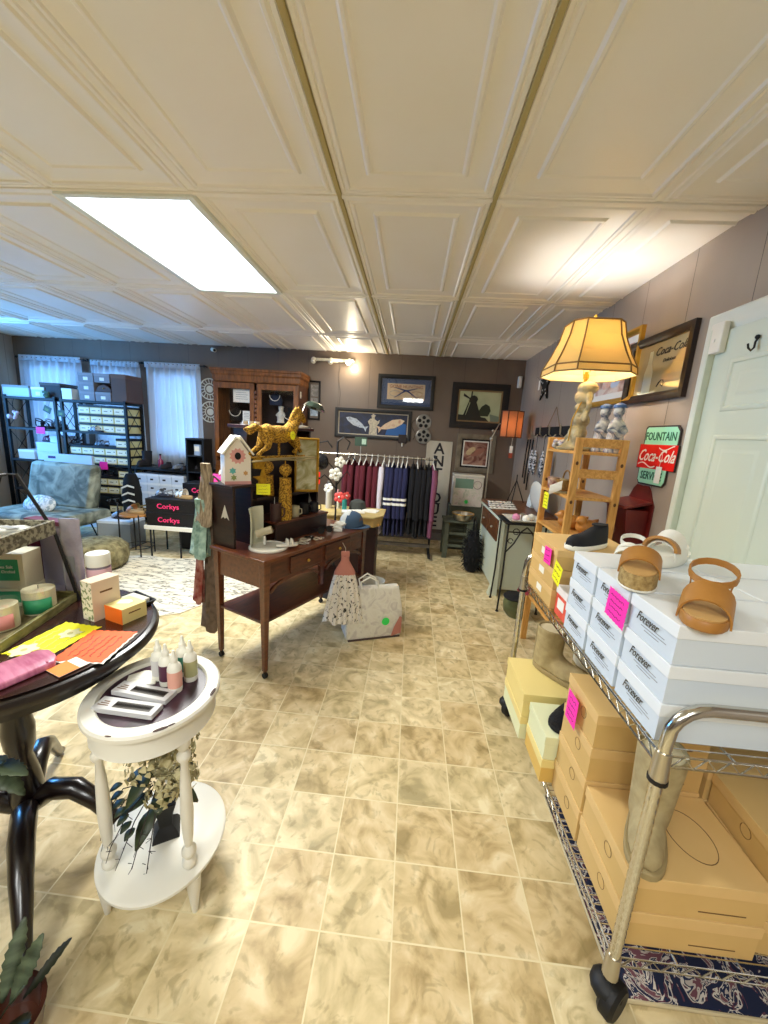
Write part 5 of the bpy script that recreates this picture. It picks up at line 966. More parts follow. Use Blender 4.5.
# jewellery stand on the near corner
t = thing('jewellery_stand', 'round cream display stand with upright back and a white rolled bracelet', 'display stand', cl(.165, .145, HT), R(10))
mb = MB(); mb.lathe([(.108, 0), (.112, .006), (.110, .014), (.100, .018), (.098, .012)], (0,0,0), 30); mb.build('tray', porc, t)
mb = MB(); mb.loft([[(r_*math.cos(a), r_*math.sin(a), z) for a in [R(118)+R(84)*j/10 for j in range(11)]]+[((r_-.006)*math.cos(a), (r_-.006)*math.sin(a), z) for a in [R(118)+R(84)*(10-j)/10 for j in range(11)]] for r_, z in ((.102, .014), (.098, .12), (.100, .20), (.108, .235))]); mb.build('upright_back', mat('ivory_plastic', '#c5c7b0', .35), t)
t = sandal('toe_sandal', 'small white strappy sandal lying on the round cream stand', cl(.17, .09, HT+.02), R(30), .13, .05, .012, porc, porc, bands=((.7, .012, .03), (.5, .012, .03)))
t = thing('rolled_bangle', 'cream cylinder bracelet on the round stand', 'bracelet', cl(.15, .16, HT+.085)); mb = MB(); mb.cyl((-.045,-.01,0), (.04,.012,.03), .022, n=16); mb.build('roll', mat('ivory_roll', '#b5aa8c', .5), t); mb = MB(); mb.cyl((0, 0, -.06), (0, 0, -.01), .008); mb.build('stem', porc, t)
# small things along the table front
for i, (u, v, m_, lb) in enumerate(((.36, .06, silver, 'silver chain bracelet'), (.42, .10, silver, 'silver charm bracelet'), (.50, .05, silver, 'silver link bracelet'), (.48, .11, black, 'black and silver cuff'))):
    t = thing('bracelet', lb + ' lying on the writing table', 'bracelet', cl(u, v, HT), .4*i, 'bracelets on the writing table'); mb = MB()
    mb.tube([((.032)*math.cos(2*PI*j/14), .022*math.sin(2*PI*j/14), .006+.003*math.sin(j*2)) for j in range(14)], .006, 6, closed=True); mb.build('chain', m_, t); mb = MB(); mb.cb((.034, 0, .006), (.016, .012, .008)); mb.build('clasp', porc, t)
t = thing('sunglasses_case', 'black folded sunglasses with open arms on the writing table', 'sunglasses', cl(.63, .10, HT), TH-.3); t.name = 'sunglasses'
for s in (-1, 1): mb = MB(); mb.prism(ell(s*.033, 0, .028, .022, 18), 0, .004); mb.build('lens', black, t, (0, 0, .03), (R(75), 0, 0))
mb = MB(); mb.tube([(-.065, 0, .045), (-.03, 0, .052), (0, 0, .045), (.03, 0, .052), (.065, 0, .045)], .004, 6); mb.build('frame', black, t)
for s in (-1, 1): mb = MB(); mb.tube([(s*.065, 0, .045), (s*.06, .07, .03), (s*.055, .12, .006)], .003, 6); mb.build('arm', black, t)
t = thing('white_cloth_pile', 'small heap of folded white cards near the far end of the writing table', 'cards', cl(.78, .10, HT), TH+.5); t.name = 'folded_cards'
for i, (dx, dy, dz, a) in enumerate(((0,0,.008,.1), (.01,.02,.024,.5), (.035,-.01,.04,-.4))): mb = MB(); mb.cb((dx, dy, dz), (.10-.015*i, .06, .014), (.12*i, .0, a)); mb.build('card', paper, t, bev=.002)
# trucker cap
t = thing('baseball_cap', 'blue and white trucker cap with round tan patch on the table corner', 'cap', cl(.945, .10, HT), TH-R(85))
mb = MB(); prof = [(.085, 0), (.086, .03), (.080, .065), (.060, .095), (.030, .112), (.004, .116)]; mb.mi = 0
nn = 24; rings = [[(r_*math.cos(2*PI*j/nn), r_*1.12*math.sin(2*PI*j/nn), z) for j in range(nn)] for r_, z in prof]; mb.loft(rings)
o = mb.build('crown', [mat('denim_blue', '#3c5570', .85), mat('white_mesh', '#cfd0c8', .8)], t)
for p in o.data.polygons:
    if p.center.x < .006: p.material_index = 1
mb = MB(); 
br_ = []
for r_, z in ((1.0, .004), (1.75, -.004+.012)): br_.append([(.083*r_*math.cos(a)*(1 if r_ == 1 else 1.06), .085*(1+.12*(r_-1))*math.sin(a)*1.06, z+.012*math.cos(a*1)-.006) for a in [R(-80)+R(160)*i/16 for i in range(17)]])
mb.loft(br_, closed=False); mb.build('brim', _M['denim_blue'], t, solid=.003)
mb = MB(); mb.prism(ell(0, 0, .024, .024, 18), 0, .002); mb.build('patch', mat('tan_patch', '#6a5248', .7), t, (.079, 0, .055), (R(90), 0, R(90)))
mb = MB(); mb.sph((0,0,.117), .006, 8); mb.build('button', _M['denim_blue'], t)
# white bucket and garbage under
t = thing('white_bucket', 'white round pail on the floor behind the writing table leg', 'bucket', (-.24, 3.02, 0)); mb = MB(); mb.lathe([(.085, 0), (.10, .20), (.104, .205), (.096, .205), (.082, .01)], (0,0,0), 24); mb.build('pail', mat('grey_white_plastic', '#b9b3a2', .4), t); mb = MB(); mb.tube([(.1*math.cos(PI*i/10), 0, .2-.06*math.sin(PI*i/10)) for i in range(11)], .003, 5); mb.build('handle', silver, t)
# dress and shopping bag in front
t = thing('childs_dress', "small child's dress with pink bodice and spotted skirt hanging at the table", 'dress', (-.385, 2.40, 0), R(12))
pk = mat('dusty_rose_cloth', '#b5776a', .85); spot = mat('spotted_cloth', '#ded8cc', .85, col2='#33302c', scale=55, lo=.60, hi=.63, detail=2)
mb = MB(); mb.loft([[(w_*math.cos(2*PI*j/24), .022*math.sin(2*PI*j/24), z) for j in range(24)] for w_, z in ((.072, .475), (.070, .50), (.048, .54), (.028, .575), (.026, .61))]); mb.build('bodice', pk, t)
rings = []
for k in range(8):
    v = k/7; z = .48-.33*v; w_ = .07+.07*v**.8; rings.append([(w_*math.cos(2*PI*j/48), (.028+.035*v)*math.sin(2*PI*j/48)*(1+.35*math.sin(j*1.57+v)), z+.012*v*math.sin(j*.7)) for j in range(48)])
mb = MB(); mb.loft(rings); mb.build('skirt', spot, t)
mb = MB(); mb.box(-.028, .028, -.012, .012, .605, .640); mb.build('neck_loop', pk, t, bev=.004); mb = MB(); mb.tube([(0,0,.63), (0,.0,.66), (-.02,.03,.69)], .003, 5); mb.build('hanger_hook', silver, t)
t = thing('quilted_bag', 'white floral quilted bag with pink side panel standing on the floor', 'bag', (-.195, 2.52, 0), R(22))
qm = pic_mat('faded_floral', ['#b8a8a0', '#d3cfc0', '#dcd9cc', '#c3bdb4', '#cfcabb'], 12)
mb = MB(); mb.loft([[(x*w_, y*d_, z) for x, y in ((-1,-1),(1,-1),(1,1),(-1,1))] for w_, d_, z in ((.195, .075, 0), (.205, .085, .03), (.205, .07, .20), (.185, .03, .355), (.18, .012, .37))]); mb.build('bag_body', qm, t, bev=.012)
mb = MB(); mb.loft([[(.207, -.07, z), (.209, .03, z), (.180, -.088+.01*k, z)] for k, z in enumerate((.03, .12))]); mb.prism([(.13, .005), (.205, .005), (.205, .16), (.185, .17), (.15, .08)], .086, .088); 
mb = MB(); mb.prism([(.12, .012), (.195, .03), (.195, .15), (.18, .16), (.14, .08)], 0, .002); mb.build('pink_panel', pk, t, (0, -.0865, 0), (R(90), 0, 0))
mb = MB(); mb.box(-.19, .19, -.088, .088, 0, .012); mb.build('base_trim', mat('dark_trim', '#4a3a36', .7), t, bev=.004)
for s in (-1, 1): mb = MB(); mb.tube([(-.09+.0, s*.02, .35), (-.10, s*.03, .41), (-.04, s*.035, .445), (.02, s*.03, .41), (.03, s*.02, .355)], .006, 6); mb.build('handle', white, t)
mb = MB(); mb.prism(ell(0, 0, .028, .028, 20), 0, .0015); mb.build('green_sticker', greenp, t, (.075, -.0885, .13), (R(88), 0, 0))
# cream cloth covered table behind
t = thing('cloth_covered_table', 'light wooden table with papers behind the organiser, seen past the cap', 'table', (-.62, 3.32, 0))
lw = mat('light_tan_wood', '#a3874c', .5, col2='#b89a5c', scale=6)
mb = MB(); mb.prism([(-.42, -.16), (.34, -.16), (.40, -.06), (.40, .22), (-.42, .22)], .62, .70); mb.build('table_top', lw, t, bev=.004)
mb = MB(); mb.prism([(-.44, -.175), (.35, -.175), (.42, -.065), (.42, .235), (-.44, .235)], .70, .715); mb.build('top_board', mat('pale_top', '#b8a268', .5), t, bev=.002)
mb = MB(); mb.box(-.10, .36, -.08, .20, 0, .62); mb.build('pedestal', mat('dark_red_brown', '#2c120f', .5), t, bev=.003)
mb = MB(); mb.box(-.14, .38, -.10, .21, .0, .03); mb.build('plinth', _M['dark_red_brown'], t)
TZ = .715; bx, by = -.62, 3.32
for i, (x, y, a, lb) in enumerate(((.14, .0, .2, 'loose white sheet near the edge of the light wooden table'), (.26, .08, -.2, 'white folded sheet at the corner of the light wooden table'))):
    tt = thing('paper_sheet', lb, 'paper', (bx+x, by+y, TZ), a); mb = MB(); mb.box(-.10, .10, -.06, .06, 0, .006); mb.build('sheet', paper, tt); mb = MB(); mb.cb((.02, .0, .009), (.13, .09, .006), (0, 0, .3)); mb.build('top_sheet', paper, tt)
def bottle(label, loc, r, h, m, cap, name='bottle', neck=.4, lab_=None, cat='bottle', group=None, nozzle=False, rz=0):
    t = thing(name, label, cat, loc, rz, group); mb = MB(); mb.lathe([(r*.95, 0), (r, h*.04), (r, h*.62), (r*.85, h*.70), (r*neck, h*.76), (r*neck, h*.80)], (0,0,0), 20); mb.build('bottle_body', m, t)
    mb = MB(); mb.lathe([(r*.52, h*.79), (r*.52, h*.88)]+([(r*.32, h*.92), (r*.22, h*1.05), (r*.15, h*1.08)] if nozzle else [(r*.5, h*.98)]), (0,0,0), 14); mb.build('cap', cap, t)
    if lab_: mb = MB(); mb.lathe([(r*1.012, h*.14), (r*1.012, h*.56)], (0,0,0), 20, cap=False); mb.build('bottle_label', lab_, t)
    return t
teal = mat('teal_plastic', '#2f8f8a', .3)
bottle('teal plastic bottle on the light wooden table', (bx+.05, by+.06, TZ), .022, .15, teal, white); bottle('clear white capped bottle beside the teal one', (bx-.02, by+.10, TZ), .02, .18, white, mat('pink_cap', '#d9a0a8', .4)); bottle('tall white bottle farther back on the light wooden table', (bx-.10, by+.08, TZ), .028, .26, mat('offwhite_plastic', '#b5b0a4', .4), silver)
# grey cap on the table
t = thing('knit_cap', 'dark grey baseball cap on the light wooden table', 'cap', (bx+.16, by+.14, TZ), R(-40)); mb = MB(); gc = mat('grey_felt', '#3c3f3b', .9); mb.lathe([(.08, 0), (.08, .03), (.065, .07), (.03, .09), (.004, .093)], (0,0,0), 18); mb.build('crown', gc, t); mb = MB(); mb.prism([(.06,-.06), (.12,-.045), (.145,0), (.12,.045), (.06,.06)], 0, .006); mb.build('brim', gc, t)
# jewellery tree with black mannequin-like forms, hats, red tag
t = thing('jewellery_tree', 'black wire accessory stand hung with white and red flowers behind the table', 'accessory stand', (-.60, 3.12, 0))
mb = MB(); mb.lathe([(.11, 0), (.11, .012), (.02, .03)], (0,0,0), 20); mb.build('base', black, t); mb = MB(); mb.cyl((0,0,.02), (0,0,1.33), .008); mb.build('pole', black, t)
for i, (dx, dz, z) in enumerate(((.12, .10, 1.18), (-.12, .10, 1.16), (.09, .12, 1.05), (-.10, .09, 1.02))): mb = MB(); mb.tube([(0, 0, z-.08), (dx*.6, -.01, z), (dx, -.02, z+dz*.4), (dx*1.25, -.02, z+dz*.1)], .005, 6); mb.build('arm', black, t)
mb = MB(); mb.tube([(.0,0,1.33), (.05,0,1.37), (.1,0,1.33), (.08,0,1.27)], .006, 6); mb.build('top_hook', black, t)
def flower(label, loc, r, m, rot, cat='flower hair clip', group=None):
    t = thing('fabric_flower', label, cat, loc, rot=rot, group=group)
    for k in range(5): mb = MB(); mb.sph((r*.55*math.cos(2*PI*k/5), r*.55*math.sin(2*PI*k/5), 0), r*.42, 8, (1, 1, .3)); mb.build('petal', m, t)
    mb = MB(); mb.sph((0, 0, .006), r*.22, 8); mb.build('flower_centre', porc, t)
flower('white fabric flower on the black stand, upper', (-.57, 3.08, 1.17), .05, porc, (R(80),0,R(10))); flower('white fabric flower on the black stand, lower one', (-.66, 3.09, .95), .045, porc, (R(70),0,R(-10))); flower('coral red fabric flower on the black stand', (-.56, 3.05, .885), .05, mat('coral_red', '#d5473f', .6), (R(75),0,0)); flower('coral red fabric flower beside the other coral one', (-.50, 3.06, .90), .035, _M['coral_red'], (R(80),0,.4))
flower('white ruffled flower in the middle of the black stand', (-.60, 3.06, 1.07), .06, porc, (R(85),0,.1))
t = thing('hat_form', 'glossy black cap shaped purse hung on the accessory stand', 'purse', (-.74, 3.10, 1.16)); mb = MB(); mb.sph((0,0,0), .075, 14, (1, .7, .95)); mb.build('purse_body', mat('black_patent', '#16181c', .2), t); mb = MB(); mb.tube([(-.05,0,.05), (-.02,0,.15), (.06,0,.17), (.1,0,.12)], .006, 6); mb.build('strap', black, t)
t = thing('red_card_tag', 'bright red square tag below the black purse', 'price tag', (-.76, 3.06, 1.03), rot=(R(90), 0, R(5))); mb = MB(); mb.box(-.035, .035, -.05, .05, 0, .002); mb.build('tag_card', mat('bright_red', '#ea2f20', .5), t); mb = MB(); mb.tube([(0,.045,.002), (.0,.08,0)], .0012, 4); mb.build('string', black, t)
t = thing('desk_lamp', 'dark green banker style lamp shade on a bent arm above the organiser', 'desk lamp', cl(.70, .38, HT+.70), TH)
mb = MB(); mb.lathe([(.05, 0), (.05, .01), (.012, .02)], (0,0,0), 18); mb.build('base', silver, t); mb = MB(); mb.tube([(0,0,.01), (-.01,0,.10), (.03,0,.17), (.09,-.01,.19)], .005, 6); mb.build('arm', silver, t)
mb = MB(); mb.lathe([(.012, .05), (.05, .035), (.075, 0), (.07, 0), (.045, .028)], (0,0,0), 10, sx=1.25); mb.build('lamp_shade', mat('dark_green_glass', '#26352c', .2, coat=.6), t, (.11, -.01, .14), (R(8), R(12), 0), smooth=False)
t = thing('green_frame_card', 'small green photo card clipped to the clothes rail', 'card', (-.58, 4.40, 1.31), rot=(R(90), 0, 0)); mb = MB(); mb.box(-.07, .07, -.05, .05, 0, .004); mb.build('card', mat('dark_green_card', '#2f4a38', .5), t); mb = MB(); mb.box(.01, .06, -.03, .03, .004, .005); mb.build('photo', pic_mat('pale_green_photo', ['#7fae8a', '#d3e0d3'], 20), t); mb = MB(); mb.cyl((0,-.05,.002), (0,-.14,.002), .004); mb.build('clip', silver, t)
# ------------------------------------------------------------------ black shelving with shoe boxes (back left)
SHX = [('black metal shelving unit with crossed side braces filled with yellow shoe boxes', -4.50, -3.62, 'right'), ('black metal shelving unit in the corner holding pale boxes and sandals', -5.27, -4.56, 'left')]
SF, SB = 4.72, 5.04
LV = [.06, .42, .81, 1.215, 1.60]
for lb, x0, x1, _ in SHX:
    t = thing('metal_shelving', lb, 'shelving unit', ((x0+x1)/2, (SF+SB)/2, 0)); hx = (x1-x0)/2; hy = (SB-SF)/2
    for x in (-hx, hx-.03):
        for y in (-hy, hy-.03): mb = MB(); mb.box(x, x+.03, y, y+.03, 0, 1.62); mb.build('post', black, t)
    for z in LV: mb = MB(); mb.box(-hx, hx, -hy-.005, hy, z-.03, z); mb.build('shelf_board', mat('black_board', '#0c0c0e', .6), t, bev=.002)
    for s in (-hx+.015, hx-.015):
        for a, b in zip(LV, LV[1:]):
            mb = MB(); mb.cyl((s, -hy+.02, a), (s, hy-.02, b-.03), .004, n=5); mb.build('cross_brace', black, t); mb = MB(); mb.cyl((s, hy-.02, a), (s, -hy+.02, b-.03), .004, n=5); mb.build('cross_brace', black, t)
ylw = mat('pale_yellow_card', '#e3d693', .6, col2='#d9c982', scale=5); blid = mat('black_card_lid', '#141318', .6)
end_l = mat('cream_label', '#f0ecd0', .6)
proto = None; bw_, bd_, bh_ = .155, .27, .112
def ybox(x, z, lb):
    global proto
    if proto is None:
        t = thing('yellow_shoe_box', lb, 'box', (x, 4.885, z), 0, 'yellow shoe boxes with black lids')
        mb = MB(); mb.box(-bw_/2+.002, bw_/2-.002, -bd_/2, bd_/2, 0, bh_-.03); mb.build('box_body', ylw, t); mb = MB(); mb.box(-bw_/2, bw_/2, -bd_/2-.003, bd_/2, bh_-.030, bh_-.001); mb.build('lid', blid, t)
        mb = MB(); mb.box(-.068, .068, -bd_/2-.001, -bd_/2, .010, .072); s = mb.build('sticker', end_l, t); mb = MB(); mb.box(-.05, .0, -bd_/2-.0018, -bd_/2-.001, .036, .043); mb.build('print', ink, s); mb = MB(); mb.box(.04, .052, -bd_/2-.0018, -bd_/2-.001, .04, .052); mb.build('print', ink, s)
        proto = t; return t
    return copy_tree(proto, (x, 4.885, z), 0, lb)
xr = -3.655-bw_/2
rowname = ['lowest', 'second', 'top']; bay = {0: 'bottom bay', 1: 'third bay down', 2: 'second bay down', 3: 'top bay'}
colname = ['outer end', 'second from the outer end', 'third from the outer end', 'fourth from the outer end', 'fifth from the outer end']
SKIP = {(2, 2, 2), (2, 2, 1), (1, 2, 1), (1, 2, 2), (2, 2, 3), (2, 2, 4), (0, 2, 0), (0, 2, 1), (0, 2, 2), (0, 1, 2), (1, 2, 3)}
for b, nc, nr in ((3, 4, 3), (2, 5, 3), (1, 4, 3), (0, 3, 3)):
    for c in range(nc):
        for r_ in range(nr):
            if (b, r_, c) in SKIP: continue
            ybox(xr-c*(bw_+.004), LV[b]+r_*bh_, 'yellow shoe box, %s, %s row, %s' % (bay[b], rowname[r_], colname[c]))
dks = mat('dark_sandal_sole', '#241f24', .7); gst = mat('grey_glitter', '#5d6068', .4, col2='#8d96a0', scale=60)
for lb, x, z, rz, st in (('dark strappy sandal on the stacked boxes of the second bay, outer one', -4.02, LV[2]+2*bh_, R(170), gst), ('dark strappy sandal on the stacked boxes of the second bay, inner one', -4.35, LV[2]+2*bh_, R(175), dks), ('black sandal below the pink note on the shelving', -3.99, LV[1]+2*bh_, R(172), black_m), ('black sandal at the inner end of the third bay', -4.17, LV[1]+2*bh_, R(165), black_m), ('black and white striped sandal on the bottom bay', -3.93, LV[0]+2*bh_, R(170), gst)):
    sandal('sandal', lb, (x+.06, 4.80, z+.001), rz, .22, .08, .02, dks, st, bands=((.7, .03, .04), (.5, .03, .05)), ankle=.04)
t = sandal('sandal', 'silver and black sandal standing in front of the top bay boxes', (-3.95, 4.735, LV[3]+.001), R(178), .22, .03*1.6, .02, dks, gst, bands=((.7, .03, .04), (.5, .03, .05)))
note('neon pink note on the shelf edge of the yellow box shelving', (-3.97, SF-.012, LV[1]+.37), 0, .11, .10, pinkp, seed=21, rot=FACE['-Y'], scal=False, txt=pinkp)
note('neon pink note on the shelf edge of the corner shelving unit', (-4.79, SF-.012, 1.19), 0, .12, .085, pinkp, seed=22, rot=FACE['-Y'], scal=False, txt=pinkp)
# grey and brown boxes on top
gbx = mat('grey_card', '#77757a', .6, col2='#858389', scale=5); glid = mat('grey_card_lid', '#8d8b90', .6); bro = mat('brown_card_side', '#5b4030', .7)
def gl(t, w, d, h): mb = MB(); mb.box(-.03, .03, -d/2-.0012, -d/2, h*.2, h*.55); mb.build('sticker', paper, t)
for r_ in range(3):
    shoebox('grey shoe box on the shelving top, inner column, %s row' % rn[r_], (-4.13, 4.88, 1.602+r_*.112), 0, .20, .30, .11, gbx, glid, 'grey shoe boxes on the shelving top', lab=gl)
    if r_ != 1: shoebox('grey shoe box on the shelving top, outer column, %s level' % rn[r_], (-3.915, 4.88, 1.602+r_*.112), 0, .20, .30, .11, gbx, glid, 'grey shoe boxes on the shelving top', lab=gl)
    else:
        shoebox('grey shoe box on the shelving top, outer column, set back in the middle', (-3.915, 4.95, 1.602+.112), 0, .20, .16, .11, gbx, glid, lab=None)
        t = thing('brown_clutch', 'brown domed purse wedged between the grey shoe boxes', 'purse', (-3.91, 4.79, 1.714)); mb = MB(); mb.prism([(-.10,0),(.10,0),(.10,.03),(.07,.07),(.0,.095),(-.07,.07),(-.10,.03)], -.05, .05); mb.build('purse_body', mat('chestnut', '#4a2c1a', .6), t, rot=(R(90),0,0), bev=.006); mb = MB(); mb.sph((0,-.055,.045), .008, 8); mb.build('clasp', gold, t)
shoebox('large plain brown box on the shelving top, beside the curtain', (-3.70, 4.88, 1.602), 0, .19, .30, .336, bro, mat('brown_card_lid', '#6b4c38', .7), lidh=.05)
shoebox('small white box on the shelving top beside the dark bag', (-4.38, 4.80, 1.602), 0, .13, .18, .13, white, white, lab=None)
t = thing('dark_bag', 'dark brown lidded carton at the inner end of the shelving top', 'carton', (-4.62, 4.88, 1.602)); mb = MB(); mb.box(-.15, .12, -.13, .13, 0, .16); mb.build('carton_body', mat('umber_card', '#2b211f', .7), t); mb = MB(); mb.box(-.155, .125, -.135, .135, .16, .19); mb.build('lid', mat('grey_brown_card', '#4f4744', .7), t, bev=.002)
t = thing('green_ornament', 'small dark green camouflage ornament in front of the dark carton', 'ornament', (-4.66, 4.715, 1.602)); mb = MB(); mb.sph((0,0,.03), .03, 8, (1.6,.9,1)); mb.sph((.03,0,.06), .02, 8); mb.build('body', mat('camo_green', '#26382a', .7, col2='#4a6a48', scale=30), t, remesh=.006); mb = MB(); mb.cb((-.01, -.02, .07), (.05, .004, .03)); mb.build('leaf', mat('camo_leaf', '#3a5a40', .7), t)
# pale boxes at the corner shelving
pb = mat('pale_grey_card', '#b9c2cc', .6); bb = mat('blue_white_card', '#c9dcf0', .55)
for i, (x, w_, h_, z, lb, m1, m2, y) in enumerate(((-5.10, .36, .14, 1.602, 'long white shoe box with lifted lid, nearest the wall corner on top', pb, glid, 4.87), (-4.80, .17, .13, 1.602, 'white marked shoe box on the corner unit top, beside the long one', pb, white, 4.87),
        (-5.05, .22, .12, LV[2], 'white lidded shoe box alone on the middle shelf of the corner unit', mat('warm_white_card', '#cfc8bd', .6), white, 4.86), (-4.74, .33-.02, .12, LV[2]+.11, 'wide pale blue shoe box on two smaller ones, corner unit', bb, bb, 4.86), (-4.82, .15, .11, LV[2], 'small pale blue shoe box under the wide one, inner side', bb, bb, 4.86), (-4.66, .15, .11, LV[2], 'small pale shoe box under the wide one, outer side', pb, bb, 4.86), (-4.66, .15, .09, LV[2]+.23, 'small pale blue box on top of the wide pale blue box', bb, bb, 4.90))):
    shoebox(lb, (x, y, z), 0, w_, .26, h_-.002, m1, m2, lab=gl if i in (1, 5) else None)
for i, (x, lb) in enumerate(((-4.86, 'dark sandal with high ankle strap by the pink note, nearest the braces'), (-4.72, 'pale strapped sandal in the middle of the corner unit'), (-4.60, 'dark sandal with white trim beside the outer post of the corner unit'))):
    sandal('ankle_strap_sandal', lb, (x, 4.74, LV[3]+.001), R(98), .20, .075, .03, dks, [dks, gst, gst][i], bands=((.7, .05, .05),), ankle=.085)
sandal('strappy_sandal', 'purple strappy sandal on the pale blue shoe box', (-4.78, 4.86, LV[2]+.229), R(175), .16, .07, .02, dks, mat('purple_strap', '#6a2f58', .5), bands=((.7, .03, .05), (.5, .03, .06)), ankle=.04)
t = thing('flower_bunch', 'small bunch of pink and white fabric flowers hanging on the corner unit', 'flowers', (-5.14, 4.71, 1.36)); mb = MB(); rnd = random.Random(4)
for k in range(10): mb.sph((rnd.uniform(-.07, .07), rnd.uniform(-.02, .0), rnd.uniform(-.05, .06)), .024, 6)
mb.build('blossom', pic_mat('blossom_print', ['#2a2530', '#c9a0b4', '#d8d8e4', '#3a3040'], 30), t, remesh=.008); mb = MB(); mb.tube([(0,0,.05), (.01,0,.16), (0,.03,.22)], .003, 5); mb.build('stem', black, t)
for i, (x, z) in enumerate(((-4.66, 1.46), (-4.48, 1.42))):
    t = thing('dangling_card', 'dark green diamond price card hanging from the shelving, %s the post' % ['inside', 'on'][i], 'price card', (x, SF-.015, z), rot=(R(90), R(25*(1-i)), 0)); mb = MB(); mb.box(-.05, .05, -.04, .04, 0, .003); mb.build('card', mat('dark_green_card2', '#223a2c', .6), t); mb = MB(); mb.tube([(0,.04,.002), (0,.12,.0), (0,.16,.01)], .0015, 4); mb.build('string', black, t); mb = MB(); mb.box(-.03, .02, -.02, .01, .003, .004); mb.build('print', mat('green_gold_print', '#6a7a3a', .6), t)
# low black bench under the free curtain with white boxes
t = thing('low_display_table', 'long low black table under the curtain carrying shoes', 'table', (-3.0, 4.86, 0)); mb = MB(); mb.box(-.56, .42, -.20, .20, .78, .81); mb.build('table_top', black, t, bev=.003)
for x in (-.54, .39):
    for y in (-.18, .16): mb = MB(); mb.box(x, x+.025, y, y+.025, 0, .78); mb.build('leg', black, t)
mb = MB(); mb.box(-.54, .40, -.18, .18, .26, .28); mb.build('lower_shelf', black, t)
def wl2(t, w, d, h): mb = MB(); mb.box(-.04, .0, -d/2-.0012, -d/2, h*.3, h*.5); mb.build('sticker', ink, t)
for c in range(4):
    for r_ in range(4):
        shoebox('small white shoe box under the low black table, %s from the shelving, %s layer' % (onames[c], ['bottom', 'second', 'third', 'upper'][r_]), (-3.44+.165*c, 4.80, .28+r_*.112), 0, .155, .28, .11, card_w, wb_lid, 'white shoe boxes under the low black table', lab=wl2)
sn = mat('black_velvet', '#18171d', .8)
for i, (x, lb, m_, h) in enumerate(((-3.43, 'black ankle boot on the low table beside the shelving', sn, .2), (-2.72, 'dark grey tall boot on the low table at the curtain edge', mat('grey_velvet', '#4a4a52', .8), .3), )):
    boot(lb, (x, 4.86, .81), R(-100), L=.22, W=.08, H_=h, up=m_, sole=black_m)
t = thing('red_bottle', 'small magenta bottle standing on the low black table', 'bottle', (-3.27, 4.82, .81)); mb = MB(); mb.lathe([(.03, 0), (.032, .08), (.012, .11), (.01, .15)], (0,0,0), 14); mb.build('bottle_body', mat('magenta_glass', '#8d1f4a', .3), t); mb = MB(); mb.lathe([(.013, .15), (.013, .17)], (0,0,0), 10); mb.build('cap', black, t)
for i, (x, c_) in enumerate(((-3.10, dks), (-2.93, gst), (-2.82, dks))): shoe('loafer', 'dark low shoe on the low black table, %s from the magenta bottle' % onames[i], (x, 4.78, .81), R(-95), .2, .075, .06, c_, black_m, 'dark shoes on the low table')
# tall shoe tower
t = thing('display_case', 'narrow black display tower holding small boxes between curtain and cabinet', 'display stand', (-2.62, 4.62, 0)); mb = MB()
mb.box(-.12, -.10, -.10, .10, 0, 1.22); mb.build('side_panel', black, t); mb = MB(); mb.box(.09, .11, -.10, .10, 0, 1.22); mb.build('side_panel', black, t); mb = MB(); mb.box(-.10, .09, .09, .10, 0, 1.22); mb.build('back_panel', black, t)
for z in (.05, .5, .8, 1.0, 1.20): mb = MB(); mb.box(-.10, .09, -.10, .09, z, z+.015); mb.build('shelf_board', black, t)
t = thing('blue_carton', 'pale blue and white small carton in the narrow display tower', 'carton', (-2.62, 4.58, 1.015)); mb = MB(); mb.box(-.035, .035, -.02, .02, 0, .13); mb.build('carton_body', mat('pale_blue_card', '#9db6d6', .5), t); mb = MB(); mb.box(-.03, .03, -.021, -.02, .05, .11); mb.build('label_panel', paper, t)
# white boxes with pink label between tower and birdhouse
st3 = thing('storage_crate', 'plain dark crate behind the writing table under the pink edged box', 'crate', (-1.82, 3.72, 0), R(6)); mb = MB(); mb.box(-.20, .20, -.14, .14, 0, .66); mb.build('crate_body', dark_wood, st3, bev=.003); mb = MB(); mb.box(-.21, .21, -.15, .15, .66, .679); mb.build('crate_top', dark_wood, st3, bev=.002)
shoebox('white shoe box with hot pink lid edge behind the birdhouse', (-1.82, 3.72, .98-.30), R(6), .42, .30, .22, card_w, mat('pink_edge', '#f0409c', .5), lidh=.06)
t = sandal('espadrille', 'pale espadrille on the pink edged shoe box', (-1.72, 3.72, .902), R(170), .22, .08, .03, jute, porc, bands=((.7, .08, .05),), ankle=.05)
# black boxes on a white bench
bench = thing('white_bench', 'low white bench with black metal legs under the black shoe boxes', 'bench', (-2.33, 3.80, 0)); mb = MB(); mb.box(-.37, .42, -.15, .17, .30, .345); mb.build('bench_top', white, bench, bev=.004)
for x in (-.32, -.0, .38):
    for y in (-.12, .14): mb = MB(); mb.cyl((x, y, 0), (x, y, .30), .009); mb.build('leg', black, bench)
pkink = mat('pink_ink', '#ff3d7d', .5)
def corky(t, w, d, h): text('Corkys', .072, pkink, t, (-.02, -d/2-.0035, h*.46), '-Y', bold=.001, sx=1.1)
for k in range(2): shoebox('black shoe box with pink script, %s of two on the white bench' % ['lower', 'upper'][k], (-2.42, 3.80, .345+k*.142), R(2), .50, .27, .140, black_card, black_card, 'black shoe boxes on the white bench', lab=corky, lidh=.05)
st2 = thing('box_plinth', 'low black plinth behind the bench carrying one more black shoe box', 'plinth', (-2.26, 4.12, 0)); mb = MB(); mb.box(-.26, .28, -.13, .13, 0, .60); mb.build('plinth_body', black, st2, bev=.003); mb = MB(); mb.box(-.27, .29, -.14, .14, .60, .615); mb.build('plinth_top', black, st2)
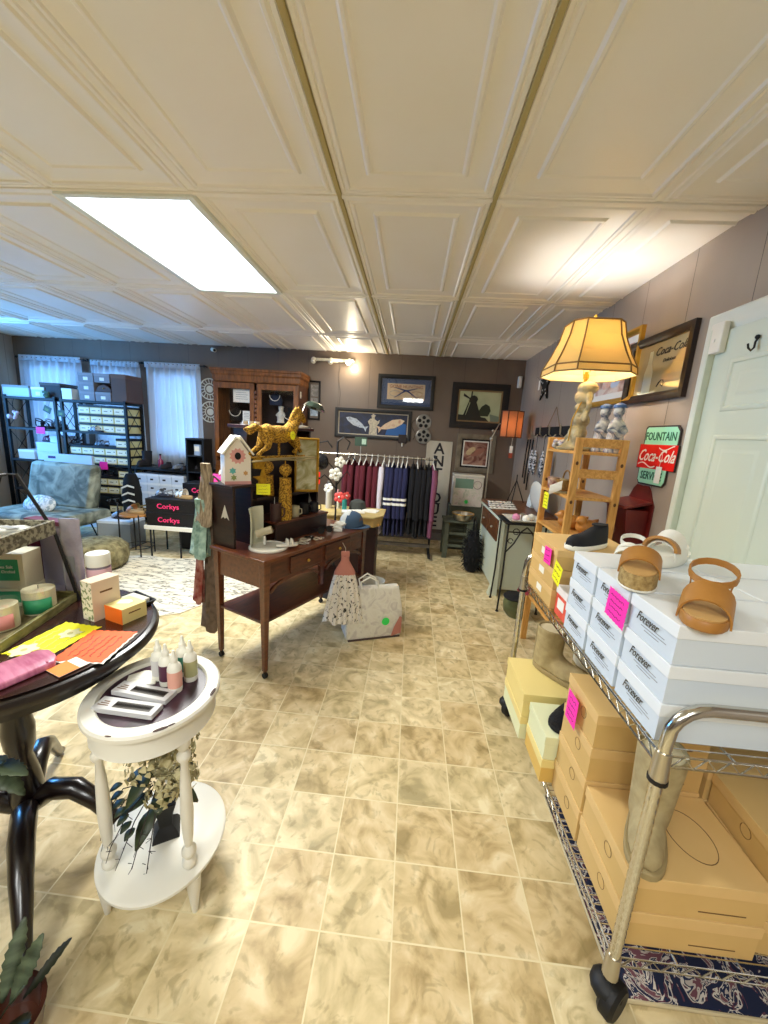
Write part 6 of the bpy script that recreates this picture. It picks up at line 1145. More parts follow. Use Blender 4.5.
shoebox('black shoe box with pink script standing behind and above the bench', (-2.24, 4.12, .615), R(2), .46, .25, .14, black_card, black_card, lab=corky, lidh=.05)
sandal('cork_sandal', 'cream slide with crossed straps on the farther black shoe box', (-2.08, 4.12, .756), R(175), .25, .09, .03, mat('cork_sole', '#a8895a', .7), porc, bands=((.72, .05, .05), (.5, .05, .055)), ankle=.045)
sandal('cork_sandal', 'white and tan cork sandal on the upper black box of the bench', (-2.23, 3.76, .628), R(165), .22, .085, .03, _M['cork_sole'], porc, bands=((.72, .04, .05), (.5, .04, .06)))
sandal('cork_sandal', 'grey embellished sandal on the upper black box of the bench', (-2.47, 3.80, .628), R(170), .21, .08, .02, dks, gst, bands=((.72, .04, .05),), ankle=.05)
# standing patterned bag between
t = thing('black_white_bag', 'black bag with white stripes hanging at the shelving end', 'bag', (-3.45, 4.50, .0)); mb = MB(); mb.loft([[(a*math.cos(2*PI*j/16), .06*math.sin(2*PI*j/16), z) for j in range(16)] for a, z in ((.08, .22), (.12, .26), (.125, .5), (.09, .68), (.05, .74))]); mb.build('bag_body', black_m, t)
for k in range(3): mb = MB(); mb.strip([(-.09, -.065, .38+.09*k), (0, -.072, .42+.09*k), (.08, -.065, .40+.09*k)], (0,0,1), .022, .004); mb.build('white_stripe', paper, t)
mb = MB(); mb.tube([(-.03,0,.73), (0,0,.80), (.03,0,.73)], .006, 6); mb.build('handle', black_m, t); mb = MB(); mb.cyl((0,0,0), (0,0,.24), .02); mb.lathe([(.09, 0), (.09, .012)], (0,0,0), 16); mb.build('stand_foot', black, t)
# wire side table with sandals
t = thing('wire_side_table', 'small side table with black wire legs carrying brown sandals', 'side table', (-2.83, 3.72, 0)); mb = MB(); mb.lathe([(.145, .425), (.15, .43), (.15, .44), (.145, .445)], (0,0,0), 26); mb.build('table_top', mat('amber_wood', '#a9773a', .5, col2='#8d5f2c', scale=8), t)
for k in range(4): a = PI/4+k*PI/2; mb = MB(); mb.cyl((.155*math.cos(a), .155*math.sin(a), 0), (.15*math.cos(a), .15*math.sin(a), .45+(.12 if k == 2 else 0)), .007); mb.build('leg', black, t)
mb = MB(); mb.tube([(.152*math.cos(2*PI*i/24), .152*math.sin(2*PI*i/24), .09) for i in range(24)], .005, 5, closed=True); mb.tube([(.152, 0, .09), (-.152, 0, .09)], .004, 5); mb.tube([(0, .152, .09), (0, -.152, .09)], .004, 5); mb.build('stretcher', black, t)
br_l = mat('cognac', '#8b5a30', .5, col2='#a06e3e', scale=20)
sandal('strap_sandal', 'brown sandal with pink bow on the wire side table', (-2.72, 3.70, .446), R(170), .22, .085, .03, _M['cork_sole'], br_l, bands=((.7, .06, .05),)); sandal('strap_sandal', 'olive brown sandal at the back of the wire side table', (-2.75, 3.80, .446), R(175), .21, .08, .025, _M['cork_sole'], mat('olive_leather', '#6b6036', .6), bands=((.7, .05, .05),), ankle=.05)
t = sandal('striped_sandal', 'black and white striped slide beside the wire side table, on a white box', (-3.10, 3.98, .30), R(175), .22, .09, .03, dks, gst, bands=((.7, .08, .05),))
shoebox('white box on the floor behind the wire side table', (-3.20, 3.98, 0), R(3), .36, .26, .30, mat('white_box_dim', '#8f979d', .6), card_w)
# ------------------------------------------------------------------ armless velvet chair, cushion, pouf, hide
vel = mat('blue_grey_velvet', '#565c50', .75, col2='#9ea493', scale=5, lo=.38, hi=.62, distort=1.2)
t = thing('slipper_chair', 'wide armless blue-grey velvet chair with black hairpin legs', 'chair', (-4.02, 3.88, 0), R(-6))
def cushion(x0, x1, y0, y1, z0, z1, r=.05): mb = MB(); mb.box(x0, x1, y0, y1, z0, z1); return mb
mb = cushion(-.44, .58, -.36, .30, .24, .38); mb.build('seat', vel, t, bev=.045)
mb = MB(); mb.loft([[(-.45, y0, z), (.42, y0, z), (.42, y1, z), (-.45, y1, z)] for y0, y1, z in ((.14, .30, .36), (.20, .35, .60), (.26, .38, .86))]); mb.build('backrest', vel, t, bev=.04)
for x, s in ((-.36, -1), (.38, 1)):
    for y in (-.28, .22): mb = MB(); mb.tube([(x-.05, y, .245), (x+s*.03, y+(-.03 if y < 0 else .03), 0), (x+.06, y, .245)], .008, 6); mb.build('leg', black, t)
mb = MB(); mb.sph((0,0,0), 1, 18, (.20, .06, .11)); c = thing('throw_pillow', 'silvery white patterned small pillow lying on the velvet chair', 'pillow', (-3.98, 3.80, .44), rot=(R(-30), 0, R(-6))); mb.build('pillow_body', mat('silver_pattern', '#9fb0b8', .6, col2='#e3e8ea', scale=35, lo=.45, hi=.55), c); mb = MB(); mb.tube([(.196*math.cos(2*PI*i/24), 0, .106*math.sin(2*PI*i/24)) for i in range(24)], .004, 5, closed=True); mb.build('piping', porc, c)
c = thing('folded_sheet', 'folded pale blue cardboard sheets standing behind the velvet chair back', 'cardboard', (-4.28, 4.56, .0)); mb = MB(); mb.box(-.34, .30, -.02, .02, 0, .92); mb.build('sheet', bb, c, bev=.002); mb = MB(); mb.box(-.28, -.18, -.0215, -.02, .86, .89); mb.build('purple_print', mat('purple_ink', '#4a2f6a', .6), c)
t = thing('fur_pouf', 'round olive-brown fur pouf on the floor in front of the velvet chair', 'pouf', (-2.93, 3.28, 0)); fur = mat('olive_fur', '#5b5334', 1, col2='#8f8660', scale=22, bump=1, bscale=70)
mb = MB(); n = 40; rnd = random.Random(9)
mb.loft([[(r_*(1+.04*math.sin(j*2.3+k))*math.cos(2*PI*j/n), r_*(1+.04*math.sin(j*3.1+k*2))*math.sin(2*PI*j/n), z) for j in range(n)] for k, (r_, z) in enumerate(((.20, 0), (.255, .04), (.275, .12), (.265, .20), (.21, .255), (.10, .275), (.02, .28)))]); mb.build('pouf_body', fur, t); mb = MB(); mb.sph((0,0,.28), .02, 8, (1,1,.4)); mb.build('button', fur, t)
hide = mat('cowhide', '#ddd5be', .85, col2='#ddd5be', scale=6, stretch=(1.2, 4.5, 1), detail=10, distort=.8)
r_ = [n for n in hide.node_tree.nodes if n.type == 'VALTORGB'][0]; r_.color_ramp.elements[0].position = .50
for p, cc in ((.545, '#a39c88'), (.565, '#5f5a4e'), (.59, '#8f8875'), (.62, '#ddd5be')): q = r_.color_ramp.elements.new(p); q.color = lin(cc)
t = thing('cowhide_rug', 'irregular white and grey brindle cowhide rug on the tile floor', 'rug', (-2.15, 3.15, 0), R(0))
ang = [i*2*PI/40 for i in range(40)]; P = []
for i, a in enumerate(ang): k = 1+.10*math.sin(3*a+.5)+.07*math.sin(5*a+1)+.05*math.sin(9*a); P.append((.95*k*math.cos(a)+.05, .62*k*math.sin(a)-.02))
mb = MB(); mb.prism(P, .0005, .006); mb.build('hide', hide, t)
mb = MB(); mb.tube([(x, y, .004) for x, y in P], .005, 5, closed=True); mb.build('edge_fur', mat('hide_edge', '#cfc6ae', .9), t)
# ------------------------------------------------------------------ round dark pedestal table
RX, RY, RR_, RZ = -1.15, .98, .37, .76
mah = mat('black_brown_wood', '#0c0605', .3, col2='#150a08', scale=6, coat=.3); mtop = mat('mahogany_top', '#240c09', .25, col2='#34130d', scale=4, stretch=(1,6,1), coat=.5)
t = thing('pedestal_table', 'round dark wood pedestal table with thick rounded rim and curved legs', 'table', (RX, RY, 0))
mb = MB(); mb.lathe([(RR_-.02, RZ-.045), (RR_-.003, RZ-.038), (RR_, RZ-.024), (RR_-.006, RZ-.010), (RR_-.016, RZ-.006)], (0,0,0), 72); mb.build('table_rim', mah, t)
mb = MB(); mb.lathe([(RR_-.03, RZ-.012), (RR_-.018, RZ-.001), (RR_-.03, RZ)], (0,0,0), 72); mb.build('table_top', mtop, t)
mb = MB(); mb.lathe([(RR_-.06, RZ-.09), (RR_-.05, RZ-.05), (RR_-.03, RZ-.044)], (0,0,0), 60); mb.build('apron', mah, t)
mb = MB(); mb.lathe([(.09, RZ-.09), (.04, RZ-.12), (.026, .62), (.032, .5), (.044, .42), (.040, .36), (.028, .32), (.040, .25), (.048, .17), (.04, .11), (.012, .09)], (-.05,0,0), 28); mb.build('column', mah, t)
for a in (R(2), R(-46), R(122), R(215)):
    ca, sa = math.cos(a), math.sin(a); k_ = 1.34 if abs(a-R(-46)) < .01 else 1.0; P = [(.03*k_, .14), (.09*k_, .195), (.17*k_, .205), (.24*k_, .16), (.30*k_, .085), (.34*k_, .028), (.37*k_, .016)]; mb = MB()
    mb.tube([(r_*ca-.05, r_*sa, z) for r_, z in P], [.030, .034, .032, .027, .020, .016, .014], 12); mb.build('leg', mah, t)
TT = RZ
# two tier tray
rimm = mat('aged_bamboo', '#5e5a2c', .5, col2='#8f8a54', scale=30, stretch=(1,1,3)); rimg = mat('grey_carved_wood', '#8c8872', .7, col2='#4d4838', scale=70, lo=.45, hi=.55)
yy = Vector((-1.20, 1.16)); td = math.atan2(.36, .0) ; ta = R(78)
ux, uy = math.cos(R(62)), math.sin(R(62))
t = thing('two_tier_tray', 'two tier rectangular wooden tray with black metal A-frame handles', 'tray stand', (-1.27, .98, TT), R(13)); tf = t
def tray(x0, x1, y0, y1, z, h, m, nm):
    mb = MB(); mb.box(x0, x1, y0, y1, z, z+.008); o = mb.build(nm, mat('tray_floor', '#8a7f5e', .6), t)
    for a, b, c, d in ((x0, x1, y0-.012, y0), (x0, x1, y1, y1+.012), (x0-.012, x0, y0-.012, y1+.012), (x1, x1+.012, y0-.012, y1+.012)): mb = MB(); mb.box(a, b, c, d, z, z+h); mb.build('tray_edge', m, t, bev=.002)
tray(-.16, .14, -.22, .21, 0, .030, rimm, 'lower_tray'); tray(-.10, .10, -.19, .185, .25, .050, rimg, 'upper_tray')
for y in (-.205, .205):
    mb = MB(); mb.tube([(.155, y, .0), (.105, y*.97, .26), (.022, y*.9, .455), (-.022, y*.9, .455), (-.105, y*.97, .26), (-.165, y, .0)], .0055, 6); mb.build('handle_frame', black, t)
mb = MB(); mb.cyl((0, -.17, .455), (0, .17, .455), .0055); mb.build('top_bar', black, t)
def tl(x, y, z=0): c_, s_ = math.cos(R(13)), math.sin(R(13)); return (-1.27+x*c_-y*s_, .98+x*s_+y*c_, TT+z)
def candle(label, loc, m, lm, r=.036, h=.075):
    t = thing('jar_candle', label, 'candle', loc); mb = MB(); mb.lathe([(r*.9, 0), (r, .006), (r, h), (r*.93, h), (r*.93, .008)], (0,0,0), 26, cap=False); mb.build('glass_jar', glass, t)
    mb = MB(); mb.lathe([(r*.9, .004), (r*.9, h*.86)], (0,0,0), 26); mb.build('wax', m, t); mb = MB(); mb.cyl((0,0,h*.86), (0,0,h*.98), .001, n=5); mb.build('wick', ink, t)
    mb = MB(); a0 = R(-100); mb.loft([[(r*1.01*math.cos(a0+R(95)*j/10), r*1.01*math.sin(a0+R(95)*j/10), z) for j in range(11)] for z in (h*.12, h*.62)], closed=False); mb.build('jar_label', lm, t, solid=.0006); return t
waxw = mat('cream_wax', '#e3dcb8', .5); gl_ = mat('green_label', '#2f9a6a', .5); pl_ = mat('salmon_label', '#e89a92', .5)
candle('jar candle with green label on the lower tray', (-1.195, 1.10, TT+.009), waxw, gl_, .048, .095); candle('jar candle with salmon pink label on the lower tray', (-1.205, .985, TT+.009), waxw, pl_, .048, .088)
def carton(label, loc, rz, w, d, h, m, lm, lab_txt=None, name='candle_box'):
    t = thing(name, label, 'box', loc, rz); mb = MB(); mb.box(-w/2, w/2, -d/2, d/2, 0, h); mb.build('box_body', m, t, bev=.001)
    mb = MB(); mb.box(-w*.36, w*.36, -d/2-.0008, -d/2, h*.22, h*.84); p = mb.build('label_panel', lm, t)
    if lab_txt:
        for i, s in enumerate(lab_txt): text(s, .0145, paper, t, (0, -d/2-.0012, h*(.62-.14*i)), '-Y')
    return t
crm = mat('cream_box', '#dcd6bb', .5)
carton('cream candle box with green label on the lower tray, upper of its pair', (-1.325, 1.155, TT+.075), R(12), .105, .085, .12, crm, gl_, ['Sea Salt', '& Orchid']); carton('cream candle box with green label under the other green labelled box', (-1.325, 1.155, TT+.009), R(14), .108, .088, .065, crm, gl_)
carton('cream candle box with salmon label beside the green labelled boxes', (-1.345, 1.03, TT+.009), R(12), .085, .085, .15, crm, pl_)
# papers and wrapped soaps on the upper tray
for i, (x, y, a) in enumerate(((.03, .11, 1.3), (-.02, .04, -.2), (.03, -.05, 1.5), (-.01, -.12, .1))):
    t = thing('wrapped_packet', 'pale folded paper packet in the upper tray, %s from the far end' % onames[i], 'packet', tl(x, y, .2585), a, 'paper packets in the upper tray'); mb = MB(); mb.cb((0, 0, .018), (.12, .065, .034), (0, R(6), 0)); mb.build('packet_body', mat('pale_wrap', '#c9ccc6', .5, col2='#e9ebe6', scale=12), t, bev=.008); mb = MB(); mb.cb((0, 0, .037), (.03, .066, .001), (0, R(6), 0)); mb.build('paper_band', porc, t)
# maroon frame and clear bag behind
t = thing('maroon_box', 'open maroon and grey gift box standing behind the tiered tray', 'box', (-1.40, 1.36, 0)); t.rotation_euler = (0,0,R(-8)); mar = mat('maroon_card', '#5b1d38', .5)
mb = MB(); mb.box(-.08, .08, .016, .02, TT, 1.02); mb.box(-.08, .08, -.02, .016, TT, TT+.01); mb.build('box_body', mat('grey_lilac_card', '#8f8592', .5), t, bev=.002); mb = MB()
for a, b, c, d in ((-.09, .09, 1.02, 1.035), (-.09, -.08, TT, 1.02), (.08, .09, TT, 1.02)): mb = MB(); mb.box(a, b, -.022, .022, c, d); mb.build('maroon_edge', mar, t)
t.location = (-1.315, 1.285, 0)
t = thing('cellophane_bag', 'clear cellophane bag with grey lilac contents beside the tiered tray', 'bag', (-1.20, 1.245, TT), R(10)); mb = MB(); mb.loft([[(a*math.cos(2*PI*j/14), b*math.sin(2*PI*j/14), z) for j in range(14)] for a, b, z in ((.034, .016, 0), (.036, .018, .06), (.036, .016, .20), (.034, .012, .26), (.036, .006, .295))]); mb.build('bag_body', mat('lilac_film', '#8c8590', .15, col2='#a9a3ab', scale=20, coat=.7), t); mb = MB(); mb.box(-.02, .016, -.0185, -.0175, .10, .16); mb.build('bag_label', _M['grey_print'], t)
t = thing('pink_jar', 'pink jar with white screw lid behind the patterned box', 'jar', (-1.095, 1.235, TT)); t.scale = (1.17,)*3; mb = MB(); mb.lathe([(.029, 0), (.031, .008), (.031, .105), (.027, .115)], (0,0,0), 24); mb.build('jar_body', mat('lilac_glass', '#8a7d8c', .2, coat=.5), t); mb = MB(); mb.lathe([(.032, .115), (.032, .15), (.030, .153)], (0,0,0), 24); mb.build('lid', white, t); mb = MB(); mb.lathe([(.0318, .07), (.0318, .108)], (0,0,0), 24, cap=False); mb.build('pink_band', mat('pale_pink', '#e3b9c6', .5), t)
# patterned box and orange box
t = thing('leaf_print_box', 'cream box with green leaf printed edge standing on the round table', 'box', (-1.0, 1.128, TT), R(-17)); mb = MB(); mb.box(-.026, .026, -.045, .045, 0, .135); mb.build('box_body', mat('blush_box', '#d8c6ab', .5), t, bev=.0012)
mb = MB(); mb.box(-.0255, .0255, -.0456, -.045, .002, .133); mb.build('leaf_print', mat('leaf_print', '#e8e2cf', .6, col2='#7c8a5c', scale=85, lo=.53, hi=.56), t); mb = MB(); mb.box(.026, .0266, -.02, .02, .092, .098); mb.build('small_print', mk, t)
t = thing('orange_carton', 'small orange and yellow carton lying on the round table edge', 'box', (-.918, 1.13, TT), R(-18)); mb = MB(); mb.box(-.042, .042, -.042, .042, 0, .052); mb.build('box_body', mat('yellow_orange_card', '#dccb84', .5), t, bev=.001); 
mb = MB(); mb.box(-.042, .042, -.0428, -.042, .0, .052); mb.build('orange_side', mat('deep_orange', '#e9701f', .5), t); mb = MB(); mb.box(.042, .0427, -.02, .02, .03, .034); mb.build('small_print', mk, t)
t = thing('white_label_card', 'small white sticker card on top of the orange carton', 'card', (-.925, 1.135, TT+.0522), R(20)); mb = MB(); mb.prism([(-.02,-.012), (.016,-.016), (.024,0), (.014,.014), (-.016,.014)], 0, .0012); mb.build('card', paper, t); mb = MB(); mb.box(-.01, .01, -.002, .0, .0012, .0016); mb.build('print', _M['grey_print'], t)
t = thing('black_tray', 'small black rimmed tray with folded cloth at the far edge of the round table', 'tray', (-.965, 1.235, TT), R(-25)); mb = MB(); mb.loft([[(-a, -b, z), (a, -b, z), (a, b, z), (-a, b, z)] for a, b, z in ((.055, .032, 0), (.065, .04, .016), (.06, .036, .016), (.052, .03, .004))]); mb.build('tray_body', black, t); mb = MB(); mb.cb((0,0,.014), (.09, .05, .014), (0,0,.1)); mb.build('cloth', porc, t, bev=.004)
# scalloped cards
def card(label, loc, rz, w, h, m, marks, txt=ink, name='scalloped_card', lines=4):
    return note(label, loc, 0, w, h, m, lines=lines, seed=marks, rot=(0, 0, rz), scal=True, name=name, cat='card', txt=txt)
card('neon yellow scalloped card lying on the round table', (-1.015, .965, TT+.0005), R(86), .19, .13, yellowp, 31, txt=mat('faded_ink', '#b9b77a', .6))
card('neon orange scalloped card with handwriting on the round table', (-.875, .955, TT+.0022), R(96), .165, .135, mat('neon_orange_paper', '#ff6222', .6), 32, txt=mat('red_ink', '#a8342a', .6), lines=5)
for dx, dy, r_ in ((-1.045, .90, .035), (-1.0, 1.0, .03)):
    fl_o = thing('paper_flower', 'pale printed flower shape on the neon yellow card, %s one' % ('near' if dy < .95 else 'far'), 'paper cutout', (dx, dy, TT+.0028), .3); mb = MB(); mb.prism([((r_ if i % 4 < 2 else r_*.75)*math.cos(2*PI*i/24), (r_ if i % 4 < 2 else r_*.75)*math.sin(2*PI*i/24)) for i in range(24)], 0, .0006); mb.build('cutout', mat('pale_cutout', '#e4e6b8', .6), fl_o); mb = MB(); mb.prism(ell(0,0,.008,.008,10), .0006, .001); mb.build('flower_centre', mat('faded_ink', '#b9b77a', .6), fl_o)
t = card('white scalloped card under the orange one at the table rim', (-.868, .950, TT+.0005), R(97), .165, .135, paper, 33, lines=2)
t = thing('pink_envelope', 'glossy pink ribbed pouch lying on the near edge of the round table', 'pouch', (-.985, .775, TT), R(66)); mb = MB()
mb.loft([[(x, y*k_, z) for x, y in ((-.11,-.05),(.0,-.055),(.10,-.05),(.115,-.02),(.115,.03),(.10,.05),(0,.055),(-.11,.05))] for k_, z in ((1, .001), (1.03, .008), (.98, .018), (.6, .022))]); mb.build('pouch_body', mat('pink_film', '#b05a7c', .3, col2='#cf83a0', scale=14, stretch=(6,1,1), coat=.4), t, bev=.003); mb = MB(); mb.box(.085, .088, -.045, .045, .016, .021); mb.build('seal', mat('pink_seal', '#b8607e', .4), t)
t = thing('orange_square_card', 'small white and orange square card overlapping the table rim', 'card', (-.865, .848, TT+.0036), R(70)); mb = MB(); mb.prism([(-.035,-.03), (.035,-.03), (.035,.03), (-.035,.03)], 0, .001); mb.build('card', paper, t); mb = MB(); mb.prism([(-.035,-.03), (.012,-.03), (.012,.03), (-.035,.03)], .001, .0015); mb.build('orange_print', mat('soft_orange', '#f08c3a', .6), t)
# ------------------------------------------------------------------ white distressed accent table
ox, oy, oz = -.680, .918, .665
dw_ = mat('distressed_white', '#dcd9cc', .45); chip = mat('chipped_paint', '#3a2018', .7)
t = thing('accent_table', 'small oval white distressed accent table with turned legs and lower shelf', 'side table', (ox, oy, 0), R(20))
ax, ay = .172, .185
def oval(k, z, n=56): return [(ax*k*math.cos(2*PI*j/n), ay*k*math.sin(2*PI*j/n), z) for j in range(n)]
mb = MB(); mb.loft([oval(.97, oz-.016), oval(1.0, oz-.012), oval(1.0, oz-.002), oval(.97, oz+.003), oval(.80, oz+.003), oval(.775, oz-.002), oval(.77, oz-.010), oval(.70, oz-.012)], cap=False); mb.add(oval(.70, oz-.012)+oval(.97, oz-.016), []) ; mb.build('top_rim', dw_, t)
mb = MB(); mb.loft([oval(.78, oz-.014), oval(.78, oz-.006)]); mb.build('inset_top', mat('plum_inset', '#2a1420', .3, col2='#6b4058', scale=5, lo=.5, hi=.75), t)
mb = MB(); mb.loft([oval(.89, oz-.085), oval(.915, oz-.080), oval(.90, oz-.074), oval(.90, oz-.016)]); mb.build('apron', dw_, t)
lz = .155; mb = MB(); mb.loft([oval(.96, lz-.018), oval(1.02, lz-.012), oval(1.02, lz-.004), oval(.98, lz)]); mb.build('lower_shelf', dw_, t)
for a in (R(205), R(-48), R(95), R(150)):
    if a == R(150): continue
    x, y = ax*.80*math.cos(a), ay*.82*math.sin(a); mb = MB()
    mb.lathe([(.014, lz), (.020, lz+.012), (.020, lz+.022), (.012, lz+.034), (.020, lz+.050), (.020, lz+.060), (.010, lz+.076), (.014, lz+.11), (.0175, lz+.19), (.014, lz+.29), (.009, lz+.355), (.018, lz+.372), (.018, lz+.382), (.010, lz+.395), (.019, lz+.412), (.019, oz-.08)], (x, y, 0), 18); g = mb.build('turned_leg', dw_, t)
    mb = MB(); mb.lathe([(.008, 0), (.017, .08), (.020, .115), (.020, lz-.017)], (x*1.12, y*1.12, 0), 14); mb.build('foot', dw_, t)
for a, z, s in ((R(-70), oz+.0022, .012), (R(-62), oz+.0022, .007), (R(-15), oz+.0022, .012), (R(-110), oz+.0022, .006)):
    mb = MB(); x, y = ax*.96*math.cos(a), ay*.96*math.sin(a); mb.prism([(x+s*1.5*math.cos(b)*math.sin(a)*-1+s*.4*math.sin(b)*math.cos(a), y+s*1.5*math.cos(b)*math.cos(a)+s*.4*math.sin(b)*math.sin(a)) for b in [2*PI*i/9 for i in range(9)]], z, z+.0012); mb.build('paint_chip', chip, t)
# lash boxes
for i, (x, y, z, a) in enumerate(((-.700, .838, oz-.005, -2), (-.698, .888, oz-.005, -6))):
    t = thing('lash_box', 'slim white cosmetics box with dark window, %s on the white table' % ['nearer', 'farther'][i], 'cosmetics box', (x, y+.012*i, z), R(a), 'slim cosmetics boxes'); mb = MB(); mb.box(-.085, .085, -.023, .023, 0, .014); mb.build('box_body', mat('cool_white_card', '#c9c9c9', .45), t, bev=.001)
    mb = MB(); mb.box(-.035, .07, -.012, .010, .014, .0146); mb.build('window', mat('window_dark', '#4a443c', .3), t)
    mb = MB()
    pts = []
    for k in range(24): pts += [(-.033+.0043*k, -.008, .0152), (-.0315+.0043*k, .007, .0152)]
    mb.tube(pts, .0009, 4); mb.build('lash_strip', ink, t); 
    for q in range(3): mb = MB(); mb.box(-.078+.004*q, -.048-.003*q, -.010+.007*q, -.007+.007*q, .014, .0145); mb.build('small_print', mk, t)
t = thing('white_pouch', 'folded white paper pouch behind the slim cosmetics boxes', 'pouch', (-.745, .955, oz-.005), R(25)); mb = MB(); mb.prism([(-.04,-.03), (.04,-.03), (.04,.03), (0,.045), (-.04,.03)], 0, .006); mb.build('pouch_body', white, t, bev=.002); mb = MB(); mb.prism([(-.03,.005), (.03,.005), (0,.035)], .006, .0072); mb.build('flap', paper, t)
bs = [(-.668, .955, 'maroon_label', '#54283e', 'white dropper bottle with dark purple label, front of the group'), (-.626, .930, 'peach_label', '#e6a996', 'white dropper bottle with peach label, nearest the table rim'), (-.705, .975, 'plain_label', '#d4d2cf', 'white dropper bottle with grey printed label, farthest left of the group'), (-.648, 1.005, 'teal_label', '#3f8f7a', 'white dropper bottle with teal label at the back'), (-.612, .985, 'olive_label', '#a8a878', 'white dropper bottle with olive label at the back')]
for x, y, n_, c_, lb in bs: bottle(lb, (x, y, oz-.005), .019, .118, white, white, name='dropper_bottle', neck=.45, lab_=mat(n_, c_, .5), nozzle=True)
# artificial plant on the lower shelf
t = thing('dried_arrangement', 'dried hydrangea and leaf arrangement in a tilted square black vase', 'flower arrangement', (ox+.0, oy+.01, lz), R(30)); mb = MB(); mb.loft([[(x*w_, y*w_, z) for x, y in ((-1,-1),(1,-1),(1,1),(-1,1))] for w_, z in ((.038, 0), (.030, .02), (.018, .035), (.022, .08), (.032, .12))]); mb.build('vase', black, t, bev=.002)
rnd = random.Random(3)
hyd = mat('dried_hydrangea', '#8f8558', .8, col2='#c9bf94', scale=25); lf = mat('dark_leaf', '#232b17', .5, col2='#3a4526', scale=20)
def leaf_mb(mb, p, d, L, W, curl=.2):
    p = Vector(p); d = Vector(d).normalized(); s = d.cross(Vector((0,0,1))); s = s.normalized() if s.length > .01 else Vector((1,0,0)); n_ = s.cross(d)
    vs = []; K = 6
    for i in range(K+1):
        t_ = i/K; c = p+d*L*t_-n_*0+Vector((0,0,-curl*L*t_*t_)); w_ = W*math.sin(PI*min(max(t_, .04), .97))**.8/2
        vs += [tuple(c-s*w_+n_*w_*.3), tuple(c), tuple(c+s*w_+n_*w_*.3)]
    fs = []
    for i in range(K): a = i*3; fs += [(a, a+1, a+4, a+3), (a+1, a+2, a+5, a+4)]
    mb.add(vs, fs)
mb = MB()
for c_ in ((.03, -.02, .235, .062), (-.03, .0, .26, .065), (.04, .04, .27, .06), (-.01, .05, .22, .05), (.0, -.04, .19, .045), (.055, -.01, .19, .04)):
    for k in range(70):
        a = rnd.uniform(0, 2*PI); ph = math.acos(rnd.uniform(-1, 1)); n_ = Vector((math.sin(ph)*math.cos(a), math.sin(ph)*math.sin(a), math.cos(ph))); p = Vector(c_[:3])+n_*c_[3]*rnd.uniform(.75, 1.05)
        u = n_.orthogonal().normalized(); v = n_.cross(u); r_ = .011*rnd.uniform(.7, 1.2); b_ = rnd.uniform(0, 1)
        mb.add([tuple(p+u*r_*math.cos(b_+q*PI/3)*(1 if q % 2 else .75)+v*r_*math.sin(b_+q*PI/3)*(1 if q % 2 else .75)+n_*.003*(q % 2)) for q in range(6)], [(0,1,2,3,4,5)])
o = mb.build('flower_head', hyd, t, smooth=False, solid=.0006); o['kind'] = 'stuff'
for k, (a, z, L_) in enumerate(((R(200), .16, .085), (R(235), .13, .09), (R(170), .22, .07), (R(-20), .15, .07), (R(20), .20, .06), (R(215), .24, .08), (R(265), .17, .06))):
    mb = MB(); leaf_mb(mb, (.03*math.cos(a), .03*math.sin(a), z), (math.cos(a), math.sin(a), .25-.5*(k % 2)), L_, .048, .4); mb.build('leaf', lf, t, solid=.0008)
mb = MB()
for k in range(6):
    a = R(185+14*k); P = [(.03*math.cos(a), .03*math.sin(a), .20), (.10*math.cos(a), .10*math.sin(a), .21-.02*k), (.15*math.cos(a), .15*math.sin(a), .14-.02*k), (.165*math.cos(a), .165*math.sin(a), .06)]
    mb = MB(); mb.tube(P, [.002, .0016, .0012, .0008], 5); 
    for j in range(6): q = Vector(P[1]).lerp(Vector(P[2] if j < 3 else P[3]), (j % 3)/3+.1); mb.cyl(tuple(q), tuple(q+Vector((rnd.uniform(-.02,.02), rnd.uniform(-.02,.02), -.012))), .0008, n=4)
    mb.build('twig', mat('dark_twig', '#2a1e18', .8), t)
for k in range(7):
    a = R(190+6*k); mb = MB(); leaf_mb(mb, (.10*math.cos(a), .10*math.sin(a), .235-.018*k), (math.cos(a), math.sin(a), .0), .032, .024, .3); mb.build('round_leaf', lf, t, solid=.0008)
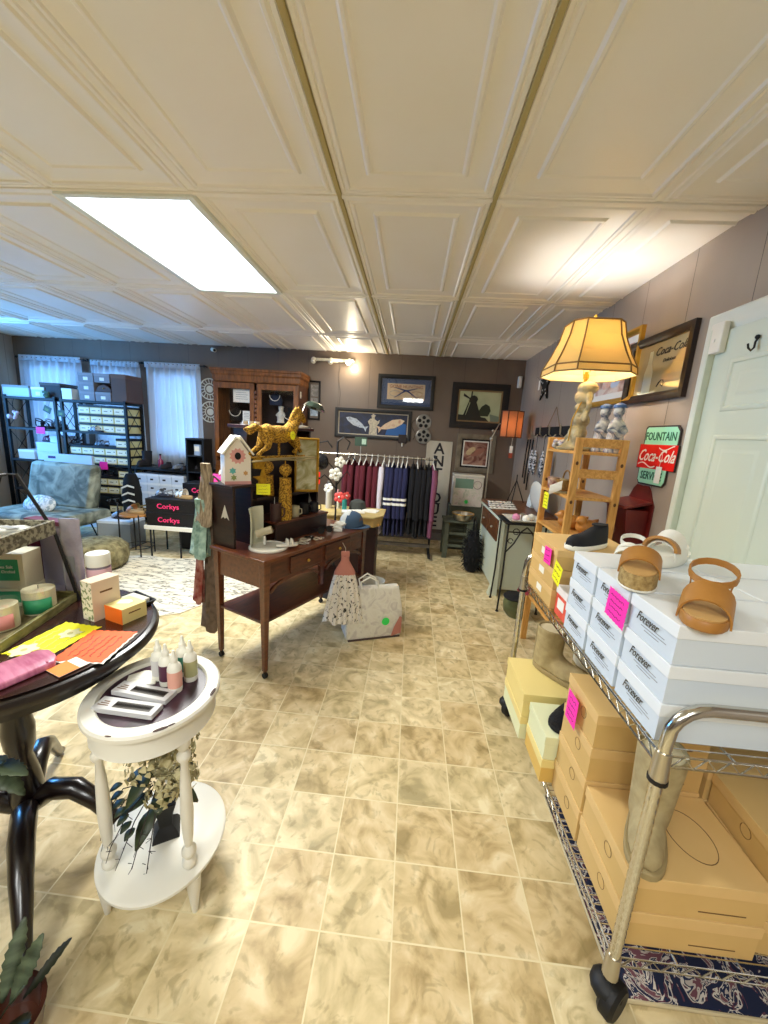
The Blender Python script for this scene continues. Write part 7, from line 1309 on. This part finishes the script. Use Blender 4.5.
# ------------------------------------------------------------------ floor plant, near corner
t = thing('potted_plant', 'silk plant with serrated green leaves in a brown pot under the pedestal table', 'plant', (-.815, .545, 0)); mb = MB(); mb.lathe([(.05, 0), (.065, .03), (.075, .09), (.078, .10), (.068, .10), (.06, .03)], (0,0,0), 24); mb.build('pot', mat('brown_pot', '#4a2416', .3, coat=.4), t)
lf2 = mat('silver_green_leaf', '#2c3624', .5, col2='#5a664c', scale=12, stretch=(1,1,4)); dk2 = mat('deep_green_leaf', '#10170c', .5, col2='#20290f', scale=14)
def serr(mb, p, d, L, W, curl):
    p = Vector(p); d = Vector(d).normalized(); s = d.cross(Vector((.15,.1,1))).normalized(); K = 16; vs = []
    for i in range(K+1):
        t_ = i/K; c = p+d*L*t_+Vector((0,0,-curl*L*t_*t_)); w_ = W/2*math.sin(PI*min(max(t_, .03), .985))**.7*(1 if i % 2 else .78); vs += [tuple(c-s*w_+Vector((0,0,.002))), tuple(c), tuple(c+s*w_+Vector((0,0,.002)))]
    fs = []
    for i in range(K): a = i*3; fs += [(a, a+1, a+4, a+3), (a+1, a+2, a+5, a+4)]
    mb.add(vs, fs)
for k, (p, d, L_, W_, c_, m_) in enumerate((((.02,.03,.10), (.55,.35,.85), .16, .04, .1, dk2), ((.0,.02,.10), (.2,.5,.9), .14, .045, .1, lf2), ((-.02,.02,.10), (-.1,.55,.9), .16, .04, .1, lf2), ((.02,-.02,.1), (.7,-.1,.8), .14, .045, .2, dk2), ((.0,.0,.1), (.5,.1,1), .12, .03, .2, lf2), ((-.02,.0,.1), (-.5,-.2,1), .14, .04, .3, dk2), ((0,0,.1), (.1,-.4,1), .13, .04, .3, lf2))):
    mb = MB(); serr(mb, p, d, L_, W_, c_); mb.build('leaf', m_, t, solid=.0012)
t = thing('leaf_spray', 'grey-green fabric leaf spray hanging below the round table top', 'leaf spray', (-1.04, .76, .53)); 
for k, (d, L_) in enumerate((((.9,-.15,.15), .15), ((.8,-.1,-.35), .13), ((.9,-.3,.5), .11), ((.3,-.4,-.6), .12))): mb = MB(); serr(mb, (.0,0,0), d, L_, .055, .15); mb.build('leaf', lf2, t, solid=.0012)
mb = MB(); mb.tube([(0,0,0), (-.03,.03,.1), (-.05,.06,.20)], .003, 5); mb.build('stem', mat('dark_twig', '#2a1e18', .8), t)
mb = MB(); mb.tube([(.0,0,-.01), (.03,-.02,-.04), (.03,-.02,-.09), (0,0,-.12), (-.03,.02,-.09)], .006, 8); mb.build('hanging_ring', black, t)
